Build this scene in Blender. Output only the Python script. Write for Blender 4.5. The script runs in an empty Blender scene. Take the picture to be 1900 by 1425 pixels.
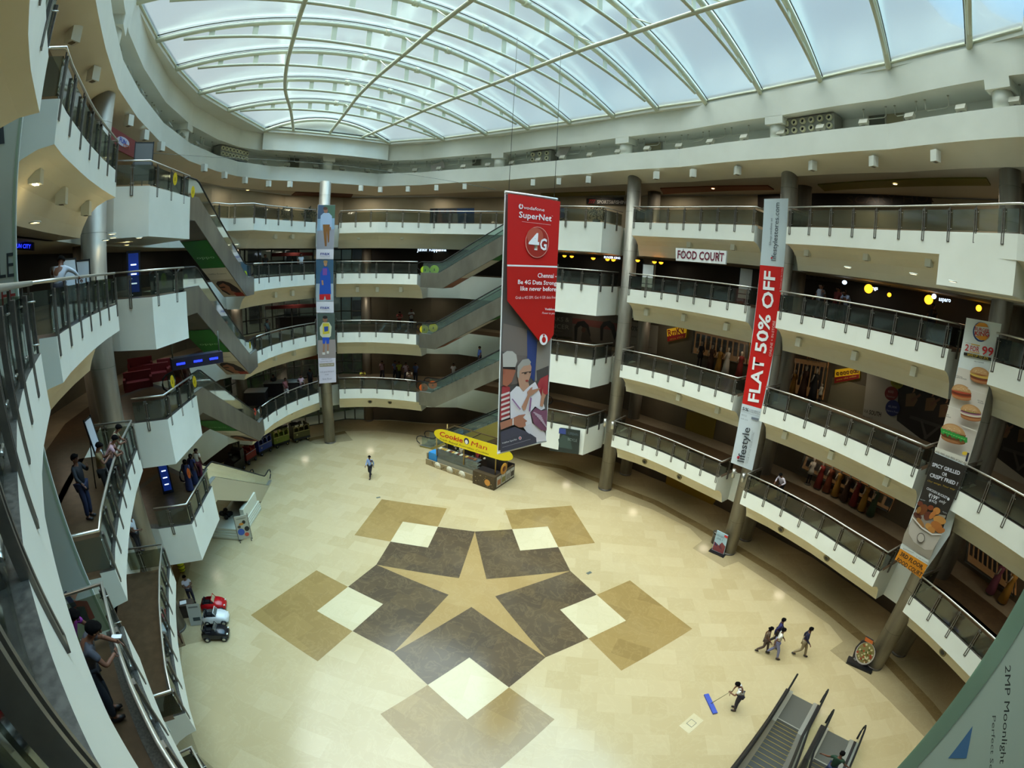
import bpy, bmesh, math, random
import numpy as np
from mathutils import Vector, Matrix
random.seed(7)
scene = bpy.context.scene
COL = scene.collection
PI = math.pi

# ------------------------------------------------------------------ camera
A1, A3, PITCH, ROLL = 0.827372, -0.0152162, 0.260459, 0.0527485      # fisheye law: theta = A1 r + A3 r^3 (r in 700 px)
EYE = Vector((0, 0, 15.0))
RMAT = Matrix(((1, 0, 0), (0, math.sin(PITCH), -math.cos(PITCH)), (0, math.cos(PITCH), math.sin(PITCH)))) @ Matrix.Rotation(ROLL, 3, 'Z')
cd = bpy.data.cameras.new('camera'); cam = bpy.data.objects.new('camera', cd); COL.objects.link(cam)
cam.matrix_world = Matrix.Translation(EYE) @ RMAT.to_4x4()
cd.type = 'PANO'; cd.sensor_width = 36.0; cd.sensor_height = 27.0; cd.sensor_fit = 'HORIZONTAL'
_u = (1900 / 36.0) / 700.0
for tgt in (cd, getattr(cd, 'cycles', None)):
    try:
        tgt.panorama_type = 'FISHEYE_LENS_POLYNOMIAL'
        tgt.fisheye_fov = math.radians(178)
        tgt.fisheye_polynomial_k0 = 0.0
        tgt.fisheye_polynomial_k1 = -A1 * _u
        tgt.fisheye_polynomial_k2 = 0.0
        tgt.fisheye_polynomial_k3 = -A3 * _u ** 3
        tgt.fisheye_polynomial_k4 = 0.0
        break
    except Exception as e:
        pass
cd.clip_start = 0.02; cd.clip_end = 500
scene.camera = cam

def ray(x, y):
    a, b = (x - 950.0) / 700, -(y - 712.5) / 700
    r = math.hypot(a, b); th = A1 * r + A3 * r ** 3; s = math.sin(th) / max(r, 1e-9)
    return RMAT @ Vector((a * s, b * s, -math.cos(th)))
def at(x, y, z=0.0):                 # point of the horizontal plane z seen in direction (x, y)
    d = ray(x, y); t = (z - 15.0) / d.z; return Vector((d.x * t, d.y * t, z))
def vz(x, y, X, Y):                  # height over plan point (X, Y)
    d = ray(x, y); return 15.0 + d.z / math.hypot(d.x, d.y) * math.hypot(X, Y)
def onp(x, y, P, n):                 # point of the plane through P with normal n
    d = ray(x, y); P = Vector(P); n = Vector(n); t = (P - EYE).dot(n) / d.dot(n); return EYE + d * t
def onv(x, y, A, B):                 # point of the vertical plane through plan points A, B
    return onp(x, y, (A[0], A[1], 0), (-(B[1] - A[1]), B[0] - A[0], 0))

# ------------------------------------------------------------------ world and exposure
world = bpy.data.worlds.new('sky'); scene.world = world; world.use_nodes = True
nt = world.node_tree; nt.nodes.clear()
N = nt.nodes.new; Lk = nt.links.new
out = N('ShaderNodeOutputWorld'); bg = N('ShaderNodeBackground'); geo = N('ShaderNodeTexCoord')
nz = N('ShaderNodeTexNoise'); nz.inputs['Scale'].default_value = 2.2; nz.inputs['Detail'].default_value = 4
cr = N('ShaderNodeValToRGB'); cr.color_ramp.elements[0].position = 0.38; cr.color_ramp.elements[1].position = 0.62
cr.color_ramp.elements[0].color = (0.22, 0.53, 0.82, 1); cr.color_ramp.elements[1].color = (0.90, 1.0, 1.0, 1)
sep = N('ShaderNodeSeparateXYZ'); mr = N('ShaderNodeMapRange')
mr.inputs['From Min'].default_value = -0.55; mr.inputs['From Max'].default_value = 0.45; mr.inputs['To Min'].default_value = 0.28; mr.inputs['To Max'].default_value = -0.20
ad = N('ShaderNodeMath'); ad.operation = 'ADD'
Lk(geo.outputs['Generated'], nz.inputs['Vector']); Lk(geo.outputs['Generated'], sep.inputs[0]); Lk(sep.outputs['X'], mr.inputs['Value'])
Lk(nz.outputs['Fac'], ad.inputs[0]); Lk(mr.outputs[0], ad.inputs[1]); Lk(ad.outputs[0], cr.inputs[0])
mz = N('ShaderNodeMapRange'); mz.interpolation_type = 'SMOOTHSTEP'; mz.inputs['From Min'].default_value = .52; mz.inputs['From Max'].default_value = .92; mz.inputs['To Min'].default_value = 1.0; mz.inputs['To Max'].default_value = 9.5
Lk(sep.outputs['Z'], mz.inputs['Value']); Lk(mz.outputs[0], bg.inputs['Strength'])
Lk(cr.outputs[0], bg.inputs['Color']); Lk(bg.outputs[0], out.inputs[0])
sl = bpy.data.lights.new('sun_through_cloud', 'SUN'); sl.energy = 3.2; sl.angle = math.radians(75); sl.color = (1.0, .97, .90)
so = bpy.data.objects.new('sun_through_cloud', sl); COL.objects.link(so); so.location = (0, 15, 40); so.rotation_euler = (math.radians(8), math.radians(-6), 0)
scene.view_settings.view_transform = 'Standard'; scene.view_settings.look = 'None'
scene.view_settings.gamma = 1.0; scene.view_settings.use_curve_mapping = False
scene.view_settings.exposure = 0.05
cy = scene.cycles
cy.max_bounces = 5; cy.diffuse_bounces = 4; cy.glossy_bounces = 2; cy.transmission_bounces = 2; cy.transparent_max_bounces = 14
cy.use_denoising = True; cy.caustics_reflective = False; cy.caustics_refractive = False; cy.sample_clamp_indirect = 6.0
cy.use_adaptive_sampling = True; cy.adaptive_threshold = 0.02

# ------------------------------------------------------------------ materials
def lin(c): return tuple((x / 12.92 if x <= .04045 else ((x + .055) / 1.055) ** 2.4) for x in c)
def hexc(h): return lin(tuple(int(h[i:i + 2], 16) / 255 for i in (0, 2, 4)))
MC = {}
def mat(name, h, rough=.6, metal=0., em=0., spec=None):
    k = (name, h, rough, metal, em)
    if k in MC: return MC[k]
    m = bpy.data.materials.new(name); m.use_nodes = True; b = m.node_tree.nodes['Principled BSDF']
    c = hexc(h); b.inputs['Base Color'].default_value = (*c, 1); b.inputs['Roughness'].default_value = rough; b.inputs['Metallic'].default_value = metal
    if spec is not None: b.inputs['Specular IOR Level'].default_value = spec
    if em: b.inputs['Emission Color'].default_value = (*c, 1); b.inputs['Emission Strength'].default_value = em
    m.diffuse_color = (*c, 1); MC[k] = m; return m
def noisy(name, h1, h2, scale=3., rough=.6, metal=0., lo=.35, hi=.65, detail=5, vec=None, bump=0.):
    m = mat(name, h1, rough, metal); nt = m.node_tree; b = nt.nodes['Principled BSDF']
    if m.get('done'): return m
    tc = nt.nodes.new('ShaderNodeTexCoord'); n = nt.nodes.new('ShaderNodeTexNoise'); r = nt.nodes.new('ShaderNodeValToRGB')
    n.inputs['Scale'].default_value = scale; n.inputs['Detail'].default_value = detail
    mp = nt.nodes.new('ShaderNodeMapping'); mp.inputs['Scale'].default_value = vec or (1, 1, 1)
    r.color_ramp.elements[0].position = lo; r.color_ramp.elements[1].position = hi
    r.color_ramp.elements[0].color = (*hexc(h1), 1); r.color_ramp.elements[1].color = (*hexc(h2), 1)
    nt.links.new(tc.outputs['Object'], mp.inputs[0]); nt.links.new(mp.outputs[0], n.inputs['Vector']); nt.links.new(n.outputs['Fac'], r.inputs[0]); nt.links.new(r.outputs[0], b.inputs['Base Color'])
    if bump:
        bp = nt.nodes.new('ShaderNodeBump'); bp.inputs['Strength'].default_value = bump; nt.links.new(n.outputs['Fac'], bp.inputs['Height']); nt.links.new(bp.outputs[0], b.inputs['Normal'])
    m['done'] = 1; return m
def glassy(name, h, alpha, rough=.05, gl=.12):
    k = (name, h, alpha)
    if k in MC: return MC[k]
    m = bpy.data.materials.new(name); m.use_nodes = True; nt = m.node_tree; nt.nodes.clear()
    o = nt.nodes.new('ShaderNodeOutputMaterial'); t = nt.nodes.new('ShaderNodeBsdfTransparent'); t.inputs[0].default_value = (*hexc(h), 1)
    g = nt.nodes.new('ShaderNodeBsdfGlossy'); g.inputs['Roughness'].default_value = rough; g.inputs[0].default_value = (.8, .85, .85, 1)
    d = nt.nodes.new('ShaderNodeBsdfDiffuse'); d.inputs[0].default_value = (*hexc(h), 1)
    m1 = nt.nodes.new('ShaderNodeMixShader'); m2 = nt.nodes.new('ShaderNodeMixShader'); f = nt.nodes.new('ShaderNodeFresnel'); f.inputs[0].default_value = 1.45
    ml = nt.nodes.new('ShaderNodeMath'); ml.operation = 'MULTIPLY_ADD'; ml.inputs[1].default_value = .8; ml.inputs[2].default_value = gl * .3
    m1.inputs[0].default_value = 1 - alpha; nt.links.new(t.outputs[0], m1.inputs[1]); nt.links.new(d.outputs[0], m1.inputs[2])
    nt.links.new(f.outputs[0], ml.inputs[0]); nt.links.new(ml.outputs[0], m2.inputs[0]); nt.links.new(m1.outputs[0], m2.inputs[1]); nt.links.new(g.outputs[0], m2.inputs[2]); nt.links.new(m2.outputs[0], o.inputs[0])
    m.diffuse_color = (*hexc(h), .3); MC[k] = m; return m

M = {}
M['white'] = noisy('painted_wall_white', 'e9ebe0', 'e2e4d8', .6, .55)
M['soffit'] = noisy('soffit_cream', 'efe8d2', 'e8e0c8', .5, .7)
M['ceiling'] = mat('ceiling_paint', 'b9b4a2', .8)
M['granite'] = noisy('dark_granite', '3a3833', '55524b', 30, .35, detail=8)
M['gfloor'] = noisy('gallery_floor_tile', '8e8069', '9c8e76', 1.2, .35)
M['gborder'] = noisy('gallery_floor_brown', '4c3a26', '5b4630', 4, .35)
M['steel'] = noisy('brushed_steel', 'a8a397', '8c877c', 3, .48, .6, vec=(1, 1, .15))
M['rail'] = mat('rail_steel', 'cac8be', .35, .85)
M['post'] = noisy('post_steel', '7d7870', '6a665f', 8, .42, .75)
M['truss'] = mat('truss_paint', 'd3d6bd', .45)
M['dark'] = mat('dark_recess', '1c1a16', .8)
M['black'] = mat('black_plastic', '111113', .4)
M['rubber'] = mat('black_rubber', '0c0c0c', .6)
M['glass'] = glassy('rail_glass', 'd0d3c6', .975)
M['gasket'] = mat('dark_gasket', '55594f', .6)
M['skin'] = glassy('skylight_membrane', 'f2f8f6', .97, .3, .02)
_n = M['skin'].node_tree; _mx = _n.nodes.new('ShaderNodeMixShader'); _mx.inputs[0].default_value = .07; _tl = _n.nodes.new('ShaderNodeBsdfTranslucent'); _tl.inputs[0].default_value = (.86, .93, .95, 1)
_out = [q for q in _n.nodes if q.type == 'OUTPUT_MATERIAL'][0]; _src = _out.inputs[0].links[0].from_socket; _n.links.new(_src, _mx.inputs[1]); _n.links.new(_tl.outputs[0], _mx.inputs[2]); _n.links.new(_mx.outputs[0], _out.inputs[0])
M['window'] = glassy('window_glass', 'cfd8dc', .9)

# ------------------------------------------------------------------ mesh helpers
class MB:
    def __init__(s): s.v = []; s.f = []; s.m = []; s.mats = []; s.sm = []
    def mi(s, m):
        if m not in s.mats: s.mats.append(m)
        return s.mats.index(m)
    def add(s, vs, fs, m, smooth=False):
        o = len(s.v); s.v += [tuple(p) for p in vs]; k = s.mi(m)
        for f in fs: s.f.append([i + o for i in f]); s.m.append(k); s.sm.append(smooth)
        return s
    def poly(s, pts, m): return s.add(pts, [list(range(len(pts)))], m)
    def box(s, c, size, m, rz=0., R=None):
        x, y, z = [k / 2 for k in size]; R = R or Matrix.Rotation(rz, 3, 'Z'); c = Vector(c)
        vs = [c + R @ Vector((a * x, b * y, d * z)) for d in (-1, 1) for a, b in ((-1, -1), (1, -1), (1, 1), (-1, 1))]
        return s.add(vs, [[3, 2, 1, 0], [4, 5, 6, 7], [0, 1, 5, 4], [1, 2, 6, 5], [2, 3, 7, 6], [3, 0, 4, 7]], m)
    def cyl(s, a, b, r, m, n=12, r2=None, caps=True):
        a = Vector(a); b = Vector(b); r2 = r if r2 is None else r2; d = (b - a).normalized()
        u = d.orthogonal().normalized(); w = d.cross(u); vs = []
        for c, q in ((a, r), (b, r2)):
            vs += [c + (u * math.cos(2 * PI * i / n) + w * math.sin(2 * PI * i / n)) * q for i in range(n)]
        s.add(vs, [[i, (i + 1) % n, n + (i + 1) % n, n + i] for i in range(n)], m, True)
        if caps: s.add(vs, [list(range(n))[::-1], list(range(n, 2 * n))], m)
        return s
    def tube(s, path, r, m, n=8, closed=False):
        P = [Vector(p) for p in path]; vs = []; k = len(P)
        for i, p in enumerate(P):
            if closed: t = P[(i + 1) % k] - P[i - 1]
            else: t = P[min(i + 1, k - 1)] - P[max(i - 1, 0)]
            t = t.normalized(); up = Vector((0, 0, 1)) if abs(t.z) < .95 else Vector((0, 1, 0))
            u = t.cross(up).normalized(); w = u.cross(t); rr = r[i] if isinstance(r, (list, tuple)) else r
            vs += [p + (u * math.cos(2 * PI * j / n) + w * math.sin(2 * PI * j / n)) * rr for j in range(n)]
        fs = [[i * n + j, i * n + (j + 1) % n, ((i + 1) % k) * n + (j + 1) % n, ((i + 1) % k) * n + j] for i in range(k if closed else k - 1) for j in range(n)]
        s.add(vs, fs, m, True)
        if not closed: s.add(vs, [list(range(n))[::-1], list(range((k - 1) * n, k * n))], m)
        return s
    def lathe(s, prof, c, m, n=16, ax=(0, 0, 1)):          # prof: (radius, height)
        c = Vector(c); ax = Vector(ax).normalized(); u = ax.orthogonal().normalized(); w = ax.cross(u); vs = []
        for r, h in prof: vs += [c + ax * h + (u * math.cos(2 * PI * i / n) + w * math.sin(2 * PI * i / n)) * r for i in range(n)]
        k = len(prof); return s.add(vs, [[i * n + j, i * n + (j + 1) % n, (i + 1) * n + (j + 1) % n, (i + 1) * n + j] for i in range(k - 1) for j in range(n)], m, True)
    def ball(s, c, r, m, n=12, sc=(1, 1, 1), R=None):
        c = Vector(c); vs = []; fs = []; k = n // 2
        for i in range(k + 1):
            t = PI * i / k
            for j in range(n):
                q = 2 * PI * j / n; p = Vector((math.sin(t) * math.cos(q) * sc[0], math.sin(t) * math.sin(q) * sc[1], math.cos(t) * sc[2])) * r
                vs.append(c + (R @ p if R else p))
        for i in range(k):
            for j in range(n): fs.append([i * n + j, (i + 1) * n + j, (i + 1) * n + (j + 1) % n, i * n + (j + 1) % n])
        return s.add(vs, fs, m, True)
    def prism(s, pts, z0, z1, m, mtop=None):                # horizontal polygon extruded vertically
        n = len(pts); vs = [(p[0], p[1], z0) for p in pts] + [(p[0], p[1], z1) for p in pts]
        s.add(vs, [[i, (i + 1) % n, n + (i + 1) % n, n + i] for i in range(n)], m); s.add(vs, [list(range(n))[::-1]], m); return s.add(vs, [list(range(n, 2 * n))], mtop or m)
    def build(s, name, parent=None):         # vertices are world coordinates; a child stores them in its thing's frame
        me = bpy.data.meshes.new(name); me.from_pydata(s.v, [], s.f)
        for m in s.mats: me.materials.append(m)
        me.polygons.foreach_set('material_index', s.m); me.polygons.foreach_set('use_smooth', s.sm); me.update()
        bm = bmesh.new(); bm.from_mesh(me); bmesh.ops.remove_doubles(bm, verts=bm.verts, dist=1e-5); bmesh.ops.recalc_face_normals(bm, faces=bm.faces); bm.to_mesh(me); bm.free()
        if parent is not None: me.transform(rootof(parent).matrix_basis.inverted())
        o = bpy.data.objects.new(name, me); COL.objects.link(o)
        if parent is not None: o.parent = parent
        return o
def rootof(o):
    while o.parent is not None: o = o.parent
    return o
def thing(name, label, cat, loc=(0, 0, 0), group=None, rz=0., kind=None):
    o = bpy.data.objects.new(name, None); COL.objects.link(o); o.location = loc; o.rotation_euler = (0, 0, rz); o.empty_display_size = .2
    return tag(o, label, cat, group, kind)
def tag(o, label, cat=None, group=None, kind=None):
    if label: o['label'] = label
    if cat: o['category'] = cat
    if group: o['group'] = group
    if kind: o['kind'] = kind
    return o
def struct(o): o['kind'] = 'structure'; return o
def copy_tree(o, parent=None, loc=None, rz=None):
    c = o.copy(); COL.objects.link(c)
    if parent is not None: c.parent = parent
    if loc is not None: c.location = loc
    if rz is not None: c.rotation_euler = (0, 0, rz)
    for ch in [k for k in o.children]: copy_tree(ch, c)
    return c
def V2(p): return Vector((p[0], p[1]))
def resample(path, step, closed=False):
    P = [Vector(p) for p in path]; L = [0]
    for a, b in zip(P, P[1:]): L.append(L[-1] + (b - a).length)
    n = max(1, round(L[-1] / step)); out = []
    for i in range(n + 1):
        t = L[-1] * i / n; k = max(j for j in range(len(L)) if L[j] <= t + 1e-9); k = min(k, len(P) - 2)
        out.append(P[k].lerp(P[k + 1], (t - L[k]) / max(1e-9, L[k + 1] - L[k])))
    return out
def smooth(path, n=4):                       # Catmull-Rom through plan points
    P = [Vector(p) for p in path]; out = []
    for i in range(len(P) - 1):
        a, b, c, d = P[max(i - 1, 0)], P[i], P[i + 1], P[min(i + 2, len(P) - 1)]
        for k in range(n):
            t = k / n; out.append(.5 * ((2 * b) + (c - a) * t + (2 * a - 5 * b + 4 * c - d) * t * t + (3 * b - a - 3 * c + d) * t ** 3))
    return out + [P[-1]]
def offset(path, d, closed=False):           # to the LEFT of travel, mitred
    P = [V2(p) for p in path]; n = len(P); out = []
    for i in range(n):
        ts = []
        if i > 0 or closed: ts.append((P[i] - P[i - 1]).normalized())
        if i < n - 1 or closed: ts.append((P[(i + 1) % n] - P[i]).normalized())
        ns = [Vector((-t.y, t.x)) for t in ts]; m = sum(ns, Vector((0, 0))).normalized()
        out.append(P[i] + m * (d / max(.35, m.dot(ns[0]))))
    return out
def offe(path, d, e0=None, e1=None):         # offset whose end points slide along given plan directions
    o = offset(path, d); P = [V2(p) for p in path]
    for e, i, a, b in ((e0, 0, 0, 1), (e1, -1, -2, -1)):
        if e: t = (P[b] - P[a]).normalized(); n_ = Vector((-t.y, t.x)); v = Vector(e).normalized(); o[i] = P[i] + v * (d / max(.3, v.dot(n_)))
    return o
def sweep(mb, path, prof, mats, z0, cap0=None, cap1=None, e0=None, e1=None):   # prof: [(offset outward (left), dz)], mats per profile edge
    rows = [[(q.x, q.y, z0 + h) for q in offe(path, o, e0, e1)] for o, h in prof]
    n = len(path)
    for k in range(len(prof) - 1):
        vs = rows[k] + rows[k + 1]
        mb.add(vs, [[i, i + 1, n + i + 1, n + i] for i in range(n - 1)], mats[k], False)
    if cap0 is not None: mb.poly([r[0] for r in rows], cap0)
    if cap1 is not None: mb.poly([r[-1] for r in rows][::-1], cap1)
    return mb
def text(name, s, m, parent, origin, xdir, ydir, h, w=None, ext=.01, bold=0., align='CENTER', shear=0., lift=0.0):
    """lettering as a mesh: cap height h, placed with its centre (or left end) at origin, xdir along the line"""
    cu = bpy.data.curves.new(name, 'FONT'); cu.body = s; cu.size = 1; cu.extrude = 0; cu.offset = bold * .45; cu.shear = shear; cu.resolution_u = 2
    tmp = bpy.data.objects.new(name, cu); COL.objects.link(tmp); dg = bpy.context.evaluated_depsgraph_get()
    me = bpy.data.meshes.new_from_object(tmp.evaluated_get(dg)); bpy.data.objects.remove(tmp)
    X = Vector(xdir).normalized(); Y = Vector(ydir).normalized(); Z = X.cross(Y).normalized()
    co = [v.co.copy() for v in me.vertices]; x0 = min(c.x for c in co); x1 = max(c.x for c in co); cap = .70
    sc = h / cap; sx = sc if w is None else w / max(1e-6, x1 - x0)
    cx = (x0 + x1) / 2 if align == 'CENTER' else x0
    O = Vector(origin) + Z * (.006 + lift)
    for v, c in zip(me.vertices, co): v.co = O + X * ((c.x - cx) * sx) + Y * ((c.y - cap / 2) * sc)
    if ext:
        bm = bmesh.new(); bm.from_mesh(me); bmesh.ops.recalc_face_normals(bm, faces=bm.faces)
        bm.to_mesh(me); bm.free()
    if parent is not None: me.transform(rootof(parent).matrix_basis.inverted())
    me.materials.clear(); me.materials.append(m); me.name = name
    o = bpy.data.objects.new(name, me); COL.objects.link(o)
    if parent is not None: o.parent = parent
    return o
# ------------------------------------------------------------------ plan of the building (metres)
Z = [0.0, 4.68, 9.36, 14.04, 18.1]
B = [(3, -1.2), (0, -.12), (-2.63, 1.28), (-5.08, 2.9), (-7, 4.5), (-8.9, 6.45), (-10.1, 7.87), (-12.1, 10.6), (-14, 13.5), (-15.5, 17), (-16.4, 21), (-16.6, 26), (-16.5, 29.4), (-15.3, 33.1),
     (-13.8, 34.5), (-11.4, 34.9), (-7.65, 34.55), (-3.5, 33), (0, 31.2), (3.3, 30.2), (6.65, 27.35), (8.66, 25.47), (10.44, 22.81), (11.9, 20.4), (13.6, 17.3), (14.9, 13.88), (15.8, 10.8), (16.25, 7.2), (16.3, 4), (15.5, 0), (13.5, -3.5), (10, -5), (6.5, -4)]
RL = [(3.5, -3.4), (-.9, -2.0), (-3.7, -.4), (-6.2, 1.25), (-8.4, 3.0), (-10.4, 5.1), (-11.7, 6.7), (-13.9, 9.6), (-16.3, 12.6), (-18.2, 17), (-19.4, 21), (-19.6, 25.6), (-18.6, 27.4), (-18.4, 30), (-17.0, 34.2), (-14.4, 36.5), (-11.4, 37), (-7.4, 36.8), (-4.6, 37.2),
      (-1.5, 35.8), (2.5, 33.6), (6.5, 30.9), (8.4, 28.6), (10.2, 26.7), (12.1, 24), (13.7, 21.2), (15.6, 17.9), (16.8, 14.4), (17.8, 11), (18.25, 7.4), (18.3, 4), (17.4, -.8), (15, -5), (10.5, -7), (6, -6)]
W = offset(RL, 3.4, True)
OUT = offset(RL, 8.0, True)
def ring(name, inner, outer, z0, z1, mi, mt, mb_, mo=None):
    m = MB(); n = len(inner); P = lambda q, z: (q[0], q[1], z)
    for i in range(n):
        j = (i + 1) % n
        m.poly([P(inner[i], z0), P(inner[j], z0), P(inner[j], z1), P(inner[i], z1)], mi)
        m.poly([P(inner[i], z1), P(inner[j], z1), P(outer[j], z1), P(outer[i], z1)], mt)
        m.poly([P(inner[i], z0), P(inner[j], z0), P(outer[j], z0), P(outer[i], z0)], mb_)
        m.poly([P(outer[i], z0), P(outer[j], z0), P(outer[j], z1), P(outer[i], z1)], mo or mi)
    return struct(m.build(name))
# ---- ground floor with the star inlay
Sx, Sy, SR, ROT, RI, AA = -1.3938, 17.2443, 5.3017, 1.62951, .2199, .5037
def marble(name, h1, h2, h3, tile, rot):
    m = mat(name, h1, .16, 0, 0, .5); nt = m.node_tree; b = nt.nodes['Principled BSDF']; n = nt.nodes.new; L = nt.links.new
    tc = n('ShaderNodeTexCoord'); mp = n('ShaderNodeMapping'); mp.inputs['Rotation'].default_value = (0, 0, rot); L(tc.outputs['Object'], mp.inputs[0])
    br = n('ShaderNodeTexBrick'); br.inputs['Scale'].default_value = 1; br.inputs['Brick Width'].default_value = tile * 1.5; br.inputs['Row Height'].default_value = tile
    br.inputs['Mortar Size'].default_value = .004; br.inputs['Color1'].default_value = (*hexc(h1), 1); br.inputs['Color2'].default_value = (*hexc(h2), 1); br.inputs['Mortar'].default_value = (*hexc(h2), 1); br.inputs['Bias'].default_value = -.1
    L(mp.outputs[0], br.inputs[0])
    ns = n('ShaderNodeTexNoise'); ns.inputs['Scale'].default_value = 1.1; ns.inputs['Detail'].default_value = 9; ns.inputs['Roughness'].default_value = .65; ns.inputs['Distortion'].default_value = 1.2
    L(mp.outputs[0], ns.inputs['Vector']); r = n('ShaderNodeValToRGB'); e = r.color_ramp.elements; e[0].position = .47; e[0].color = (0, 0, 0, 1); e[1].position = .5; e[1].color = (1, 1, 1, 1); e2 = e.new(.53); e2.color = (0, 0, 0, 1)
    L(ns.outputs['Fac'], r.inputs[0]); mx = n('ShaderNodeMix'); mx.data_type = 'RGBA'; mx.inputs[7].default_value = (*hexc(h3), 1)
    ml = n('ShaderNodeMath'); ml.operation = 'MULTIPLY'; ml.inputs[1].default_value = .22; L(r.outputs[0], ml.inputs[0]); L(ml.outputs[0], mx.inputs[0]); L(br.outputs[0], mx.inputs[6]); L(mx.outputs[2], b.inputs['Base Color'])
    return m
m_cream = marble('cream_marble', 'b5a37d', 'ab9870', 'c1b18b', .9, .16)
m_cream2 = marble('pale_marble', 'c2b593', 'bbad8a', 'ae9f7d', 1.3, .16)
m_tan = marble('tan_marble', '917849', '836b3f', 'ac9262', 1.0, .5)
m_star = marble('gold_marble', '9c8254', '967b4e', 'b2986a', 1.4, .2)
m_brown = marble('dark_emperador_marble', '4d4132', '594a35', '8f7b58', .8, .3)
m_band = marble('brown_border_marble', '6d5a38', '7b6743', '8f7c55', .9, .1)
m_walk = marble('walkway_marble', '9a8a68', '8f7f5e', 'a89a78', 1.2, .1)
fl = MB(); 
fl.poly([(p[0], p[1], -.02) for p in OUT], m_walk)
fl.poly([(p[0], p[1], -.012) for p in offset(B, 2.4, True)], m_band)
fl.poly([(p[0], p[1], -.008) for p in offset(B, 1.75, True)], m_walk)
inner = [at(*q) for q in [(345, 1003), (382, 955), (404, 905), (440, 860), (470, 832), (505, 815), (540, 802), (585, 824), (600, 824), (655, 817), (640, 800), (700, 799), (780, 808), (860, 815), (960, 850), (1024, 873), (1066, 896), (1107, 918), (1117, 928), (1137, 920), (1210, 945), (1280, 980), (1303, 1003), (1285, 1017), (1343, 1052), (1370, 1042), (1450, 1095), (1540, 1160), (1564, 1190), (1540, 1207), (1610, 1262), (1650, 1300), (1718, 1370)]]
tail = [Vector((16.9, 4)), Vector((16.2, 0)), Vector((13.5, -4)), Vector((9, -5.5)), Vector((3, -3)), Vector((-2, .5)), Vector((-6.6, 3.4)), Vector((-8.0, 5.4))]
tail += [at(*q) for q in [(370, 1402), (337, 1305), (337, 1198), (383, 1188), (372, 1120), (338, 1125), (357, 1030)]]
fl.poly([(p[0], p[1], -.004) for p in inner + tail], m_cream)
def P2(v, z): return (v.x, v.y, z)
T = [Vector((Sx + SR * math.cos(ROT + 2 * PI * k / 5), Sy + SR * math.sin(ROT + 2 * PI * k / 5))) for k in range(5)]
I = [Vector((Sx + SR * RI * math.cos(ROT + 2 * PI * (k + .5) / 5), Sy + SR * RI * math.sin(ROT + 2 * PI * (k + .5) / 5))) for k in range(5)]
for k in range(5):
    u = T[k] - I[k]; v = T[(k + 1) % 5] - I[k]; o = I[k]
    q = lambda a, b: P2(o + a * u + b * v, 0)
    fl.poly([q(0, 0), q(1, 0), q(1, AA), q(AA, AA)], m_brown); fl.poly([q(0, 0), q(AA, AA), q(AA, 1), q(0, 1)], m_brown)
    fl.poly([q(AA, AA), q(1, AA), q(1, 1), q(AA, 1)], m_cream2)
    c = 1 + AA
    fl.poly([q(1, AA), q(c, AA), q(c, c), q(1, c)], m_tan); fl.poly([q(AA, 1), q(1, 1), q(1, c), q(AA, c)], m_tan)
fl.poly([P2(x, 0.0005) for k in range(5) for x in (T[k], I[k])], m_star)
for qx, qy, s in [(702, 923, .28), (1093, 1063, .3), (1066, 896, .0), (1283, 1342, .9)]:
    if s:
        p = at(qx, qy); fl.box((p.x, p.y, .001), (s, s * .55, .006), M['gasket'] if s < .5 else m_cream2, .6)
        if s > .5: fl.box((p.x, p.y, .005), (s * .35, s * .3, .004), M['gasket'], .6); fl.box((p.x, p.y, .0075), (s * .3, s * .26, .004), m_cream2, .6)
struct(fl.build('floor'))

# ---- upper floors: ring slabs behind the galleries, walls, roof
for k in (1, 2, 3, 4):
    zc = Z[k]
    m = MB(); n = len(RL)
    for i in range(n):
        j = (i + 1) % n; a, b, c, d = RL[i], RL[j], W[j], W[i]
        mid1 = [Vector(a).lerp(Vector(d), .55), Vector(b).lerp(Vector(c), .55)]
        m.poly([(*a, zc - 1.95), (*b, zc - 1.95), (*b, zc - .1), (*a, zc - .1)], M['white'])
        m.poly([(*a, zc - .1), (*b, zc - .1), (*mid1[1], zc - .1), (*mid1[0], zc - .1)], M['gborder'])
        m.poly([(*mid1[0], zc - .1), (*mid1[1], zc - .1), (c[0], c[1], zc - .1), (d[0], d[1], zc - .1)], M['gfloor'])
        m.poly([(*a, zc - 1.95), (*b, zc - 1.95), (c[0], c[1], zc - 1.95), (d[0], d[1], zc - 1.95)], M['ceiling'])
    struct(m.build('floor'))
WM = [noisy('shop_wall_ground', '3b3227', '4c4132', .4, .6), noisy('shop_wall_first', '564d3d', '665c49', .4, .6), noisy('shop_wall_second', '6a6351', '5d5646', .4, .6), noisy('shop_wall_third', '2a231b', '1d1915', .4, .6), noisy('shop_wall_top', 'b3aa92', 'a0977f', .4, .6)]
GZ = {12: (.3, 1), 13: (0, 1), 14: (0, 1), 15: (0, .45)}
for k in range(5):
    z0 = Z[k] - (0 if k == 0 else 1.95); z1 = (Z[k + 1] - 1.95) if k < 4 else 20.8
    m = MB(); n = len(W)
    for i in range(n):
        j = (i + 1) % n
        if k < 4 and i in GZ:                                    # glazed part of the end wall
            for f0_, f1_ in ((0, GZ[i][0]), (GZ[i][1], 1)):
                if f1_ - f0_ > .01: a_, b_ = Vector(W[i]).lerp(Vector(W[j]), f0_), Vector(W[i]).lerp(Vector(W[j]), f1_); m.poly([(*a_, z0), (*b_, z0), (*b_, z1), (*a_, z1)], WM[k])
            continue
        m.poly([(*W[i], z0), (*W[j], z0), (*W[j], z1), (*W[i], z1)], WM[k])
    struct(m.build('wall_shops'))
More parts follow.
